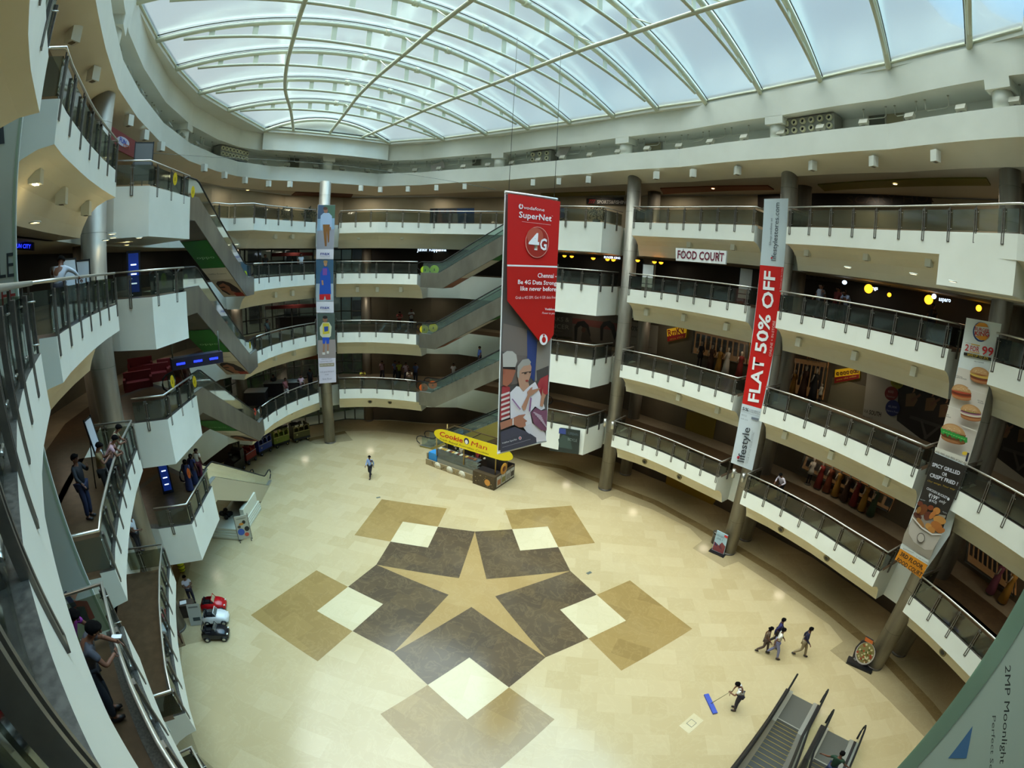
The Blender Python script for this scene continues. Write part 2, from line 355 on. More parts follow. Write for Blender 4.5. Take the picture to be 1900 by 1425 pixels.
# glazed end: mullions and panes
m = MB(); g = MB()
for k in range(4):
    z0 = Z[k]; z1 = Z[k + 1] - 1.95
    for i, (fa, fb) in GZ.items():
        a, b = Vector((*W[i], 0)).lerp(Vector((*W[i + 1], 0)), fa), Vector((*W[i], 0)).lerp(Vector((*W[i + 1], 0)), fb); nn = max(2, round((b - a).length / 1.3))
        for q in range(nn + 1):
            p = a.lerp(b, q / nn); m.box((p.x, p.y, (z0 + z1) / 2), (.1, .1, z1 - z0), M['gasket'])
        for h in (z0 + .05, z0 + 1.1, z1 - .05):
            m.cyl((a.x, a.y, h), (b.x, b.y, h), .05, M['gasket'], 6)
        g.poly([(a.x, a.y, z0), (b.x, b.y, z0), (b.x, b.y, z1), (a.x, a.y, z1)], M['window'])
wf = struct(m.build('window_1')); g.build('pane', wf)
# added outside to darken the glazed end: hedge and a pale apartment facade
hd = noisy('hedge_screen', '1c2a10', '4c6a2c', 1.6, .8); fc_ = noisy('facade_screen', '8d8a72', '99957c', .3, .8); FX = offset(RL, 13, True); m = MB()
A_, B_ = Vector(FX[11]), Vector(FX[17]); m.poly([(*A_, -.2), (*B_, -.2), (*B_, 8.5), (*A_, 8.5)], hd); dn = (B_ - A_).normalized(); pn = Vector((-dn.y, dn.x))
A2, B2 = A_ + pn * 3, B_ + pn * 3; m.poly([(*A2, 8), (*B2, 8), (*B2, 21), (*A2, 21)], fc_); fx = mat('outside_window_dark', '2c2e2c', .4)
for r_ in range(4):
    for c_ in range(9):
        q = A2.lerp(B2, (c_ + .35) / 9) - pn * .06; q2 = q + dn * 1.3; m.poly([(*q, 9.2 + r_ * 2.9), (*q2, 9.2 + r_ * 2.9), (*q2, 10.9 + r_ * 2.9), (*q, 10.9 + r_ * 2.9)], fx)
struct(m.build('trim_outside'))
# service level (L5) slab, wall and parapet, traced in plan at its own height
Z5a, Z5b, ZRa, ZRb = 21.45, 22.55, 23.65, 25.0
L5 = [at(x, y, Z5a).xy for x, y in [(181, 20), (196, 90), (220, 165), (255, 218), (300, 266), (350, 298), (400, 317), (440, 327), (500, 334), (600, 339), (700, 346), (780, 343.5), (930, 335), (1080, 323), (1260, 310), (1450, 293), (1650, 277), (1890, 254)]]
L5 = [(3, -1.4), (0, -.2), (-2.6, .9), (-5.2, 2.6), (-7.4, 4.4)] + [tuple(p) for p in L5] + [(16.4, 6), (16.4, 3), (15.5, -.5), (13, -3.7), (9.5, -4.7), (6.5, -3.6)]
L5 = [Vector(p) for p in L5]
ceil5 = [Vector(p) for p in W]
m = MB(); n = len(L5); s1 = offset(L5, 1.3, True)
for i in range(n):
    j = (i + 1) % n; a, b, c, d = L5[i], L5[j], s1[j], s1[i]
    m.poly([(*a, Z5a), (*b, Z5a), (*b, Z5b), (*a, Z5b)], M['white'])
    m.poly([(*a, Z5a), (*b, Z5a), (*c, 20.85), (*d, 20.85)], M['soffit'])
    m.poly([(*a, Z5b), (*b, Z5b), (*c, Z5b), (*d, Z5b)], M['white'])
struct(m.build('ceiling'))
def stitch(m, inner, outer, z, mt):          # flat annulus between two closed plan loops
    import mathutils
    bm = bmesh.new(); vi = [bm.verts.new((*p, z)) for p in inner]; vo = [bm.verts.new((*p, z)) for p in outer]
    es = [bm.edges.new((l[i], l[(i + 1) % len(l)])) for l in (vi, vo) for i in range(len(l))]
    bmesh.ops.triangle_fill(bm, edges=es, use_beauty=True); bm.verts.ensure_lookup_table(); bm.verts.index_update()
    m.add([v.co.copy() for v in bm.verts], [[v.index for v in f.verts] for f in bm.faces], mt); bm.free()
OUT2 = offset(RL, 9.0, True)
m = MB(); stitch(m, s1, OUT2, 20.85, M['ceiling']); struct(m.build('ceiling'))
bw = offset(L5, 1.7, True)
m = MB()
for i in range(n):
    j = (i + 1) % n; m.poly([(*bw[i], Z5b - .01), (*bw[j], Z5b - .01), (*bw[j], ZRa + .01), (*bw[i], ZRa + .01)], M['white']); m.poly([(*s1[i], Z5b), (*s1[j], Z5b), (*bw[j], Z5b), (*bw[i], Z5b)], M['white'])
struct(m.build('wall_service'))
# ---- roof ring beam
Rp = [(723.6, 267.7), (823.7, 261), (902.8, 251), (980.3, 240.8), (1057.8, 230.7), (1138.6, 219), (1219.4, 205.5), (1310.5, 193.7), (1411.6, 175), (1522.7, 153.3), (1649, 126.3), (1799, 91), (1899, 64)]
Lp = [(490, 244), (422, 207), (368, 175), (325, 130), (289, 77)]
RS = [at(*q, ZRb).xy for q in Rp]; LS = [at(*q, ZRb).xy for q in Lp]
UA = Vector((math.cos(math.radians(41)), math.sin(math.radians(41)))); A0 = Vector((-6.32, 23.0)); AX = Vector((.615, -.788))
for k in range(5, 13):
    r = RS[k] - A0; det = AX.x * UA.y - AX.y * UA.x; t = (AX.x * r.y - AX.y * r.x) / det; LS.append(RS[k] - UA * 2 * t)
RR = LS[::-1] + RS                     # clockwise: near-left ... far-left, far-right ... near-right
RRc = [Vector((p.x, p.y)) for p in RR] + []
m = MB(); n = len(RRc); o1 = offset(RRc, .45, True)
# ring beam face leans out slightly: its foot follows the ring, traced at beam soffit height
foot = [Vector(p) for p in L5]
for i in range(len(foot)):
    j = (i + 1) % len(foot)
stitch(m, RRc, offset(L5, .25, True), ZRb, M['white'])
f0 = L5
for i in range(len(f0)):
    j = (i + 1) % len(f0); m.poly([(*f0[i], ZRa), (*f0[j], ZRa), (*f0[j], ZRb + .02), (*f0[i], ZRb + .02)], M['white'])
stitch(m, f0, OUT2, ZRa, M['white'])
stitch(m, RRc, OUT2, ZRb + .35, M['ceiling'])
for i in range(len(OUT2)):
    j = (i + 1) % len(OUT2); m.poly([(*OUT2[i], -.1), (*OUT2[j], -.1), (*OUT2[j], ZRb + .35), (*OUT2[i], ZRb + .35)], M['ceiling']) if not 12 <= i <= 16 else m.poly([(*OUT2[i], 20.8), (*OUT2[j], 20.8), (*OUT2[j], ZRb + .35), (*OUT2[i], ZRb + .35)], M['ceiling'])
for i in range(n):
    j = (i + 1) % n; m.poly([(*RRc[i], ZRb), (*RRc[j], ZRb), (*RRc[j], ZRb + .35), (*RRc[i], ZRb + .35)], M['white'])
struct(m.build('trim_roof_ring'))

# ---- skylight: trusses, purlins, membrane bays
RT = [1.33, 1.42, 1.75, 2.1, 2.2, 2.25, 2.25, 2.25, 2.2, 2.0, 1.8, 1.5, 1.0]
RB = [.55, .78, 1.04, 1.14, 1.16, 1.2, 1.2, 1.2, 1.15, 1.05, .95, .75, .5]
def arc(k, f, h, z0=ZRb + .02):
    a, b = LS[k], RS[k]; return Vector((*(a.lerp(b, f)), z0 + 4 * h * f * (1 - f)))
nodes = [.1, .18, .255, .335, .41, .49, .57, .65, .725, .81, .89]
tword = ['nearest the curved end wall', 'second from the curved end wall', 'third from the curved end wall', 'fourth from the curved end wall', 'fifth from the curved end wall', 'sixth from the curved end wall', 'seventh from the curved end wall', 'eighth from the curved end wall', 'ninth from the curved end wall', 'tenth from the curved end wall', 'at the camera end of the roof']
for k in range(1, 12):
    a = LS[k]; t = thing('roof_truss', 'cream tubular arched roof truss, ' + tword[k - 1], 'roof truss', (a.x, a.y, ZRb), 'arched trusses under the glazed roof')
    MB().tube([arc(k, i / 24, RT[k]) for i in range(25)], .13, M['truss'], 8).build('top_chord', t)
    MB().tube([arc(k, .05 + .9 * i / 24, RB[k], ZRb - .05) for i in range(25)], .085, M['truss'], 8).build('bottom_chord', t)
    for f in nodes:
        p = arc(k, f, RT[k]); q = arc(k, f, RB[k], ZRb - .05); p.z -= .1
        MB().box((p + q) / 2, (.26, .05, p.z - q.z), M['truss'], math.radians(41)).build('web_plate', t)
    m = MB(); 
    for s in (-.014, .014): m.tube([arc(k, i / 24, RT[k] + s * 0) + Vector((0, 0, .2)) + Vector((AX.x, AX.y, 0)) * s * 9 for i in range(25)], .03, M['gasket'], 6)
    m.build('glazing_bar', t)
    for f in (.45, .6):
        p = arc(k, f, RT[k]); MB().cyl(p - Vector((UA.x, UA.y, 0)) * .14, p + Vector((UA.x, UA.y, 0)) * .14, .19, M['truss'], 10).build('flange', t)
for q, f in enumerate((.255, .49, .725)):
    P = [arc(0, (.22, .5, .76)[q], RB[0] - .2) - Vector((AX.x, AX.y, 0)) * .1] + [arc(k, f, RB[k], ZRb - .1) for k in range(1, 12)]
    t = thing('roof_purlin', ['left', 'middle', 'right'][q] + 'most long cream tube running under the trusses toward the end wall' if q != 1 else 'middle long cream tube running under the trusses toward the end wall', 'roof beam', P[0])
    MB().tube(smooth(P, 3), .11, M['truss'], 8).build('tube', t)
    MB().box(P[0] + Vector((-.15 * AX.x, -.15 * AX.y, 0)), (.5, .12, .5), M['white'], math.radians(41)).build('anchor_plate', t)
    for k in range(1, 11):
        a = arc(k, f, RB[k], ZRb); b = arc(k, f, RT[k]); c = arc(k + 1, f, RB[k + 1], ZRb); d = a.lerp(c, .38)
        MB().cyl(b, d, .035, M['truss'], 6).build('brace', t)
# tympanum wall at the far end
m = MB(); P = [arc(0, i / 16, RT[0]) for i in range(17)]; bk = Vector((-AX.x, -AX.y, 0)) * .25
m.poly([p + bk for p in P] + [Vector((*RS[0], ZRa)) + bk, Vector((*LS[0], ZRa)) + bk], M['white']); struct(m.build('wall_end_arch'))
t = thing('roof_edge_tube', 'cream curved edge tube along the arched top of the end wall', 'roof beam', P[0]); MB().tube(P, .13, M['truss'], 8).build('tube', t); MB().tube([p + Vector((0, 0, .2)) for p in P], .05, M['gasket'], 6).build('glazing_bar', t)
t = thing('skylight_roof', 'translucent barrel vaulted skylight covering the whole atrium', 'skylight', (A0.x, A0.y, ZRb))
for k in range(12):
    m = MB(); A = [arc(k, i / 16, RT[k]) + Vector((0, 0, .24)) for i in range(17)]; C2 = [arc(k + 1, i / 16, RT[k + 1]) + Vector((0, 0, .24)) for i in range(17)]
    m.add(A + C2, [[i, i + 1, 18 + i, 17 + i] for i in range(16)], M['skin'], True); m.build('membrane_panel', t)
m = MB(); C2 = [arc(12, i / 16, RT[12]) for i in range(17)]; m.poly(C2, M['skin']); m.build('end_panel', t)
t = thing('roof_gutter_rail', 'dark gasket rail and cream tube along the skylight edge', 'roof trim', (RRc[0].x, RRc[0].y, ZRb + .4))
E1 = [Vector((*p, ZRb + .42)) for p in RR]; MB().tube(E1, .06, M['gasket'], 6).build('gasket', t); MB().tube([p - Vector((0, 0, .2)) for p in E1], .07, M['truss'], 6).build('edge_tube', t)

# added fill: soft warm lights without fixtures over the walkways, brightening shop walls
LR = resample([Vector((*p, 0)) for p in offset(RL, 1.9, True)], 6.5)
for k in range(5):
    zc = (20.7 if k == 4 else Z[k + 1] - 2.05)
    for i, p in enumerate(LR):
        if p.y < -2 or (p.x > -4 and p.y < 3 and p.x < 14): continue
        l = bpy.data.lights.new('gallery_fill', 'AREA'); l.shape = 'DISK'; l.size = .7; l.energy = (9, 12, 13, 8, 34)[k]; l.color = (1, .86, .66); o = bpy.data.objects.new('gallery_fill', l); COL.objects.link(o); o.location = (p.x, p.y, zc)
# ------------------------------------------------------------------ galleries
PR = [(0, 0), (0, -.81), (.3, -.88), (.6, -1.03), (.9, -1.30), (1.08, -1.65), (1.19, -1.95), (2.2, -1.95), (2.2, -.1), (.35, -.1), (.35, 0), (0, 0)]
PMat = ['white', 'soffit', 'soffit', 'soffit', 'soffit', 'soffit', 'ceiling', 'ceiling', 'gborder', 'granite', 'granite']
POST = MB()
for s_ in (-.042, .042): POST.box((s_, -.035, .22), (.036, .05, 1.16), M['post'])
POST.box((0, -.035, .785), (.12, .05, .07), M['post']); POST.box((0, .0, .85), (.03, .03, .12), M['post']); POST.box((0, -.035, -.345), (.12, .05, .03), M['post'])
for h in (.12, .7): POST.cyl((-.09, .02, h), (.09, .02, h), .012, M['rail'], 6)
_po = POST.build('baluster'); POSTME = _po.data; bpy.data.objects.remove(_po)
LEVEL = ['ground', 'first', 'second', 'third', 'top']
def railing(path, z, label, group, step=1.15, closed_ends=True, rail_h=.95, ins=.0, through=None):
    P = [Vector((p[0], p[1], 0)) for p in path]; root = thing('balcony_railing', label, 'railing', (P[0].x, P[0].y, z), group)
    MB().tube([(p.x, p.y, z + rail_h) for p in P], .036, M['rail'], 10).build('handrail', root)
    seg = []
    for a, b in zip(P, P[1:]):
        if (b - a).length > .3: seg.append((a, b))
    # posts follow the whole run
    L = sum((b - a).length for a, b in zip(P, P[1:])); n = max(1, round(L / step)); S = []
    d = [0]
    for a, b in zip(P, P[1:]): d.append(d[-1] + (b - a).length)
    def ev(t):
        k = max(j for j in range(len(d)) if d[j] <= t + 1e-6); k = min(k, len(P) - 2); f = (t - d[k]) / max(1e-6, d[k + 1] - d[k]); return P[k].lerp(P[k + 1], f), (P[k + 1] - P[k]).normalized()
    ts = [L * (i + .5) / n for i in range(n)]
    if through:                                            # posts spaced so that one stands at this plan point
        t0 = min([L * j / 2000 for j in range(2001)], key=lambda q_: (ev(q_)[0].xy - Vector(through)).length) % step; ts = []
        while t0 < L - .1: ts.append(t0); t0 += step
    for tq in ts:
        p, tg = ev(tq)
        o = bpy.data.objects.new('baluster', POSTME); COL.objects.link(o); o.parent = root
        o.location = Vector((p.x, p.y, z)) - root.location; o.rotation_euler = (0, 0, math.atan2(tg.y, tg.x))
    cuts = [0] + ts + [L]; cuts += [q for q in d[1:-1] if (ev(q + .01)[1] - ev(q - .01)[1]).length > .3]
    cuts = sorted(set(round(c, 3) for c in cuts)); root['bays'] = 0; del root['bays']
    for a, b in zip(cuts, cuts[1:]):
        if b - a < .12: continue
        A, _ = ev(a + .02); Bq, _ = ev(b - .02); tg = (Bq - A); nn = Vector((-tg.y, tg.x, 0)).normalized() * .03
        mid = (A + Bq) / 2 + nn
        MB().box((mid.x, mid.y, z + .43), (tg.length, .012, .74), M['glass'], math.atan2(tg.y, tg.x)).build('glass_panel', root)
    return root
def gallery(path, z, cap=(True, True), prof=PR, e0=None, e1=None):
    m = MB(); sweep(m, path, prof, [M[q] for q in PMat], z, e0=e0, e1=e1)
    for e, fl_ in ((0, cap[0]), (-1, cap[1])):
        if fl_:
            rows = [offe(path, o, e0, e1)[e] for o, h in prof]; pts = [(r.x, r.y, z + h[1]) for r, h in zip(rows, prof)][:-1]
            bm = bmesh.new(); vs = [bm.verts.new(p) for p in pts]; es = [bm.edges.new((vs[i], vs[(i + 1) % len(vs)])) for i in range(len(vs))]
            bmesh.ops.triangle_fill(bm, edges=es, use_beauty=True); bm.verts.index_update(); m.add([v.co.copy() for v in bm.verts], [[v.index for v in f.verts] for f in bm.faces], M['white']); bm.free()
    return struct(m.build('floor'))
def block(poly, z, h=1.87):
    m = MB(); n = len(poly)
    m.prism(poly, z - h, z, M['white'], M['granite']); 
    inn = offset(poly, .35, True)
    c = sum((Vector(p) for p in poly), Vector((0, 0))) / n
    if (inn[0] - c).length > (Vector(poly[0]) - c).length: inn = offset(poly, -.35, True)
    m.poly([(p.x, p.y, z + .004) for p in inn], M['gborder']); return struct(m.build('floor'))
SEG = {
 'nearL': [(3, -1.2), (1, -.55), (0, -.14), (-.87, .27), (-1.66, .70), (-2.63, 1.29), (-3.6, 1.88), (-4.4, 2.42), (-5.1, 2.93), (-6.36, 3.92)],
 'farL': [(-7.72, 5.15), (-8.3, 5.75), (-8.9, 6.45), (-9.5, 7.15), (-10.1, 7.87), (-11.1, 9.15), (-12.1, 10.55)],
 'G0': [(-16.55, 26.0), (-16.65, 27.5), (-16.5, 29.4), (-16.05, 31.2), (-15.4, 32.85)],
 'G1': [(-14.1, 34.15), (-12.7, 34.6), (-11.4, 34.85), (-9.9, 34.85), (-8.7, 34.75), (-7.65, 34.55)],
 'G2': [(6.68, 27.27), (7.7, 26.4), (8.66, 25.4), (9.6, 24.15), (10.44, 22.85), (11.0, 22.0), (11.55, 21.16)],
 'G3': [(12.4, 19.6), (13.15, 18.35), (13.75, 17.1), (14.3, 15.8), (14.65, 14.75), (14.95, 13.75), (15.3, 12.7), (15.6, 11.72)],
 'G4': [(15.96, 9.9), (16.15, 8.6), (16.25, 7.2), (16.33, 5.75), (16.3, 4), (16.0, 2)]}
WHERE = {'nearL': 'nearest left gallery below the camera', 'farL': 'left gallery short of the escalator landing', 'G0': 'back gallery left of the poster column', 'G1': 'back gallery right of the poster column',
 'G2': 'right gallery between the red banner and the lifestyle banner', 'G3': 'right gallery between the lifestyle banner and the burger banner', 'G4': 'right gallery beyond the burger banner'}
for k in (1, 2, 3, 4):
    z = Z[k]
    for nm, path in SEG.items():
        p = [Vector(q) for q in path]; zz = z
        if k == 4 and nm == 'G0': zz = 18.0; p = [at(x, y, zz).xy for x, y in [(399, 404), (425, 405.5), (471, 404), (500, 407), (545, 410), (586, 412.6)]]
        if k == 4 and nm == 'G1': zz = 18.0; p = [at(x, y, zz).xy for x, y in [(630, 413.6), (700, 412), (777, 413.6), (800, 414.5), (860, 415), (935, 416)]]
        if k == 4 and nm == 'G3': p = [at(x, y, zz).xy for x, y in [(1460, 421), (1520, 422), (1580, 424), (1660, 427), (1747, 429.5), (1820, 431.5), (1889, 433.7)]] + [Vector((16.2, 5.5)), Vector((16.2, 2.5))]
        if k == 4 and nm == 'G4': continue
        VD = (-.41, .912); E0 = VD if nm == 'G1' else None; E1 = VD if nm == 'G0' else None
        gallery(p, zz, e0=E0, e1=E1)
        ends = []
        o2 = offe(p, 1.6, E0, E1); a0 = [o2[0]] if nm not in ('G0',) or k == 4 else []; a1 = [o2[-1]] if nm not in ('G1',) else []
        o0 = offset(p, .04); run = a0 + o0 + a1
        wh = WHERE[nm] if not (k == 4 and nm == 'G3') else 'right gallery from the lifestyle banner to the picture edge'
        railing(run, zz, '%s floor glass railing, %s' % (LEVEL[k], wh), 'steel and glass balcony railings', 1.15 if nm not in ('G1', 'G0') else 1.28, through=(-1.66, .72) if nm == 'nearL' else None)
PL = {1: [(-14.3, 12.46), (-13.03, 13.32), (-14.2, 16.6)], 2: [(-14.2, 12.45), (-13.05, 13.25), (-13.95, 16.3)], 3: [(-14.2, 12.33), (-12.7, 12.8), (-13.0, 15.1)], 4: [(-14.35, 12.43), (-13.4, 13.4), (-14.45, 17.1)]}
for k in (1, 2, 3, 4):
    a, b, c = PL[k]; back = [(c[0] - 4, c[1] + 1.2), (-18.2, 14.5), (-16, 12)]
    block([a, b, c] + back, Z[k]); dirv = (Vector(c) - Vector(b)).normalized()
    railing([Vector(a) + Vector((-.0, .04)), Vector(b) + Vector((-.05, 0)), Vector(c) + Vector((-.05, -.05))], Z[k], '%s floor railing round the pointed landing at the head of the left escalators' % LEVEL[k], 'railings on the escalator landings', 1.25)
for k in (1, 2, 3, 4):
    a, b, c = (2.25, 29.4), (5.0, 28.1), (6.55, 29.6)
    zz = Z[k] if k < 4 else 18.0
    block([a, b, c, (7.2, 31.5), (4, 34.5), (2.4, 34)], zz)
    railing([Vector(q) for q in (a, b, c)], zz, '%s floor railing round the landing behind the red hanging banner' % LEVEL[k], 'railings on the escalator landings', 1.25)
# landing box at the right edge of the top floor
bx = [at(1747, 430, 18.1).xy, at(1889, 434, 18.1).xy]; bx2 = offset(bx, 2.2)
m = MB(); m.prism([bx[0] - (bx2[0] - bx[0]) * .02, bx[1], bx2[1], bx2[0]], 16.2, 18.05, M['white']); struct(m.build('floor'))

# ------------------------------------------------------------------ columns
CP = {'c1': (-15.2, 34.0), 'c2': (7.02, 28.75), 'c3': (13.2, 20.7), 'c4': (17.0, 10.5), 'cl': (-14.3, 11.42), 'cn': (-8.6, 3.7)}
CL = {'c1': 'tall steel clad round column carrying the menswear poster strip', 'c2': 'tall steel clad round column right of the big red banner', 'c3': 'tall steel clad round column behind the lifestyle banner',
      'c4': 'tall steel clad round column behind the burger banner', 'cl': 'tall steel clad round column beside the left escalator landing', 'cn': 'steel clad round column at the left edge behind the sale banner'}
for k, (x, y) in CP.items():
    t = thing('column', CL[k], 'column', (x, y, 0), 'steel clad atrium columns'); r0 = .47 if k != 'cl' else .5
    MB().cyl((x, y, 0), (x, y, 21.3), r0, M['steel'], 32, r0 * .93).build('shaft', t)
    m = MB()
    for h in (2.2, 4.4, 7, 9.4, 11.8, 14.1, 16.4, 18.9, 20.2): m.cyl((x, y, h), (x, y, h + .012), r0 * 1.005, M['gasket'], 32, caps=False)
    m.build('joint_ring', t)
    MB().lathe([(r0 + .015, 0), (r0 + .015, .1), (r0, .11)], (x, y, 0), M['post'], 32).build('base_ring', t)
BC = [((9.1, 31.3), 'dark back column standing in shadow behind the column right of the red banner'), ((15.0, 22.0), 'dark back column standing in shadow behind the lifestyle column'), ((19.0, 10.8), 'dark back column standing in shadow behind the burger column'), ((-16.6, 12.7), 'dark back column in shadow behind the left landing column'), ((-13.6, 40.0), 'dark column at the glazed entrance under the back gallery'), ((-20.5, 29.5), 'dark column inside the back gallery left of the poster column')]
for (x, y), lb in BC:
    t = thing('column', lb, 'column', (x, y, 0), 'columns in the back row'); MB().cyl((x, y, 0), (x, y, 20.9 if x > -20 and y < 39 else 16.1), .45, M['steel'], 24).build('shaft', t); MB().lathe([(.47, 0), (.47, .1), (.45, .11)], (x, y, 0), M['post'], 24).build('base_ring', t)
# ------------------------------------------------------------------ fittings on soffits, service level and ceilings
ORD = ['first', 'second', 'third', 'fourth', 'fifth', 'sixth', 'seventh', 'eighth', 'ninth', 'tenth', 'eleventh', 'twelfth', 'thirteenth', 'fourteenth', 'fifteenth', 'sixteenth', 'seventeenth', 'eighteenth', 'nineteenth', 'twentieth',
       'twenty-first', 'twenty-second', 'twenty-third', 'twenty-fourth', 'twenty-fifth', 'twenty-sixth', 'twenty-seventh', 'twenty-eighth', 'twenty-ninth', 'thirtieth', 'thirty-first', 'thirty-second', 'thirty-third', 'thirty-fourth', 'thirty-fifth', 'thirty-sixth', 'thirty-seventh', 'thirty-eighth', 'thirty-ninth', 'fortieth']
def hit(x, y, poly, closed=False, far=False):     # first vertical face of a plan polyline met by the sight line; returns point, unit tangent
    d = ray(x, y); best = None; n = len(poly)
    for i in range(n if closed else n - 1):
        a = Vector((poly[i][0], poly[i][1])); b = Vector((poly[(i + 1) % n][0], poly[(i + 1) % n][1])); e = b - a
        det = d.x * -e.y + e.x * d.y
        if abs(det) < 1e-9: continue
        t = (a.x * -e.y + e.x * a.y) / det; s = (d.x * a.y - d.y * a.x) / det
        if t > .3 and -1e-6 <= s <= 1 + 1e-6 and (best is None or (t < best[0]) != far): best = (t, e.normalized())
    if best is None: return None, None
    return EYE + d * best[0], Vector((best[1].x, best[1].y, 0))
Wi = offset(W, -.12, True)
m_lamp = mat('warm_lamp', 'ffe9b0', .4, 0, 14)
m_off = mat('lamp_recess', '6d6550', .5)
# square spotlight boxes under the top ring
ring_px = [(136.4, 64), (173.5, 138), (239, 224), (268.4, 251), (298.7, 272), (379, 311.5), (416.6, 325), (454.7, 334.5), (498.5, 341), (538, 342), (669.7, 349.3), (705.8, 352), (757, 351), (810, 348.6), (862.4, 346), (988.7, 339), (1036.6, 336.8), (1091.5, 333.5), (1217.8, 325.4), (1286, 321.6), (1368.5, 316.6), (1508, 308), (1621, 300), (1736, 290)]
def spotbox(p, label, group, lit=False, s=.3, rz=0):
    t = thing('spotlight_box', label, 'spotlight', p, group, rz)
    b = MB(); b.box(Vector(p), (s, s, s * 1.5), M['white'], rz); b.build('housing', t)
    MB().box(Vector(p) - Vector((0, 0, s * .75 + .005)), (s * .6, s * .4, .02), m_lamp if lit else m_off, rz).build('lens', t); return t
for i, (x, y) in enumerate(ring_px):
    p = at(x, y, 21.02); spotbox(p, 'small white square spotlight box under the top ring, %s from the left' % ORD[i], 'spotlight boxes under the top ring', s=.3)
G4P = [at(x, y, 18.1).xy for x, y in [(1460, 421), (1580, 424), (1747, 429.5), (1889, 433.7)]]
G0P = [at(x, y, 18.0).xy for x, y in [(425, 405.5), (471, 404), (500, 407), (586, 412.6)]]; G1P = [at(x, y, 18.0).xy for x, y in [(630, 413.6), (777, 413.6), (935, 416)]]
gs = [('top', 'left gallery soffit', SEG['farL'], [(67, 323), (114.5, 364), (160, 387)]), ('top', 'back gallery soffit left of the poster column', G0P, [(510, 438), (542, 438)]), ('top', 'back gallery soffit right of the poster column', G1P, [(666, 440), (707.5, 440), (746, 439.6)]),
      ('top', 'right gallery soffit over the food sign', SEG['G2'], [(1279.5, 453), (1361, 457.4)]), ('top', 'right gallery soffit toward the picture edge', G4P, [(1498.5, 467.5), (1608.6, 475), (1724, 486)]),
      ('third', 'right gallery soffit left of the lifestyle banner', SEG['G2'], [(1200, 579.5), (1269.4, 589.6), (1348, 606.4)]), ('third', 'right gallery soffit right of the lifestyle banner', SEG['G3'], [(1482, 635), (1586, 660), (1696, 689)]),
      ('second', 'right gallery soffit right of the lifestyle banner', SEG['G3'], [(1457, 807), (1543, 844), (1645.7, 893)]), ('second', 'right gallery soffit left of the lifestyle banner', SEG['G2'], [(1260, 737), (1332, 760)]),
      ('third', 'back gallery soffit left of the poster column', SEG['G0'], [(510, 547), (542, 544)]), ('third', 'back gallery soffit right of the poster column', SEG['G1'], [(663.7, 537), (700.7, 537), (744.5, 537)]), ('second', 'back gallery soffit left of the poster column', SEG['G0'], [(510, 664), (545, 655)])]
for lv, nm, path, pts in gs:
    off_ = offset([Vector(q) for q in path], .62)
    for i, (x, y) in enumerate(pts):
        p, tg = hit(x, y, off_)
        if p is None: continue
        spotbox(p, 'white spotlight box, %s floor %s, %s from left' % (lv, nm, ORD[i]), 'spotlight boxes under the galleries', lit=(x < 70), s=.26, rz=math.atan2(tg.y, tg.x))
for i, (x, y) in enumerate([(513.7, 778.7), (541, 765), (686.5, 744.5), (723.5, 745.7), (1196.6, 856), (1261, 884.6), (1449.5, 982), (1534.5, 1035), (1750.3, 1209.7)]):
    path = SEG['G0'] if x < 600 else SEG['G1'] if x < 800 else SEG['G2'] if x < 1300 else SEG['G3'] if x < 1600 else SEG['G4']
    p, tg = hit(x, y, offset([Vector(q) for q in path], .95))
    if p is None: continue
    nrm = Vector((tg.y, -tg.x, -.25)).normalized()
    t = thing('air_nozzle', 'round dark air nozzle in the cream soffit just above the ground floor, %s from left' % ORD[i], 'air vent', p, 'round air nozzles over the ground floor')
    MB().lathe([(.17, 0), (.19, .06), (.13, .08), (.1, .02)], p, mat('nozzle_rim', '8f8768', .5), 16, nrm).build('rim', t); MB().lathe([(.11, .05), (0, .05)], p, M['black'], 16, nrm).build('throat', t)
# floodlights on the service ledge
fl_px = [(224, 59), (243, 103), (265.7, 148), (291.6, 183.6), (316, 210.5), (340.8, 230.7), (366.7, 247.6), (489.7, 300.8), (533, 305), (585.6, 307), (635, 312), (681.5, 315.6), (724, 318), (769.8, 316.6), (814.6, 314), (860, 310.5), (905.5, 306.5), (950, 303), (998.8, 298.7), (1044, 294), (1094.8, 289.7), (1147, 284.6), (1201, 278), (1260, 273), (1318, 267.8), (1381, 261), (1449.3, 252.6), (1522.7, 243), (1603, 233), (1688.5, 220.6), (1783.8, 205.5), (1883, 188.6)]
m_fl = mat('floodlight_body', 'a9a795', .5); m_gl = mat('floodlight_glass', '70706a', .15)
for i, (x, y) in enumerate(fl_px):
    p, tg = hit(x, y, offset(L5, .18, True), True)
    if p is None: continue
    p.z = Z5b + .2; a = math.atan2(tg.y, tg.x); nr = Vector((-tg.y, tg.x, 0))
    t = thing('floodlight', 'grey floodlight standing on the service ledge, %s from the left' % ORD[i], 'floodlight', (p.x, p.y, Z5b), 'floodlights along the service ledge')
    R = Matrix.Rotation(a, 3, 'Z') @ Matrix.Rotation(math.radians(-30), 3, 'X')
    MB().box(p + Vector((0, 0, .03)), (.42, .2, .26), m_fl, R=R).build('housing', t); MB().box(p + Vector((0, 0, .03)) + R @ Vector((0, 0, .135)), (.36, .15, .02), m_gl, R=R).build('lens', t)
    MB().box((p.x, p.y, Z5b + .06), (.08, .08, .13), M['post'], a).build('foot', t)
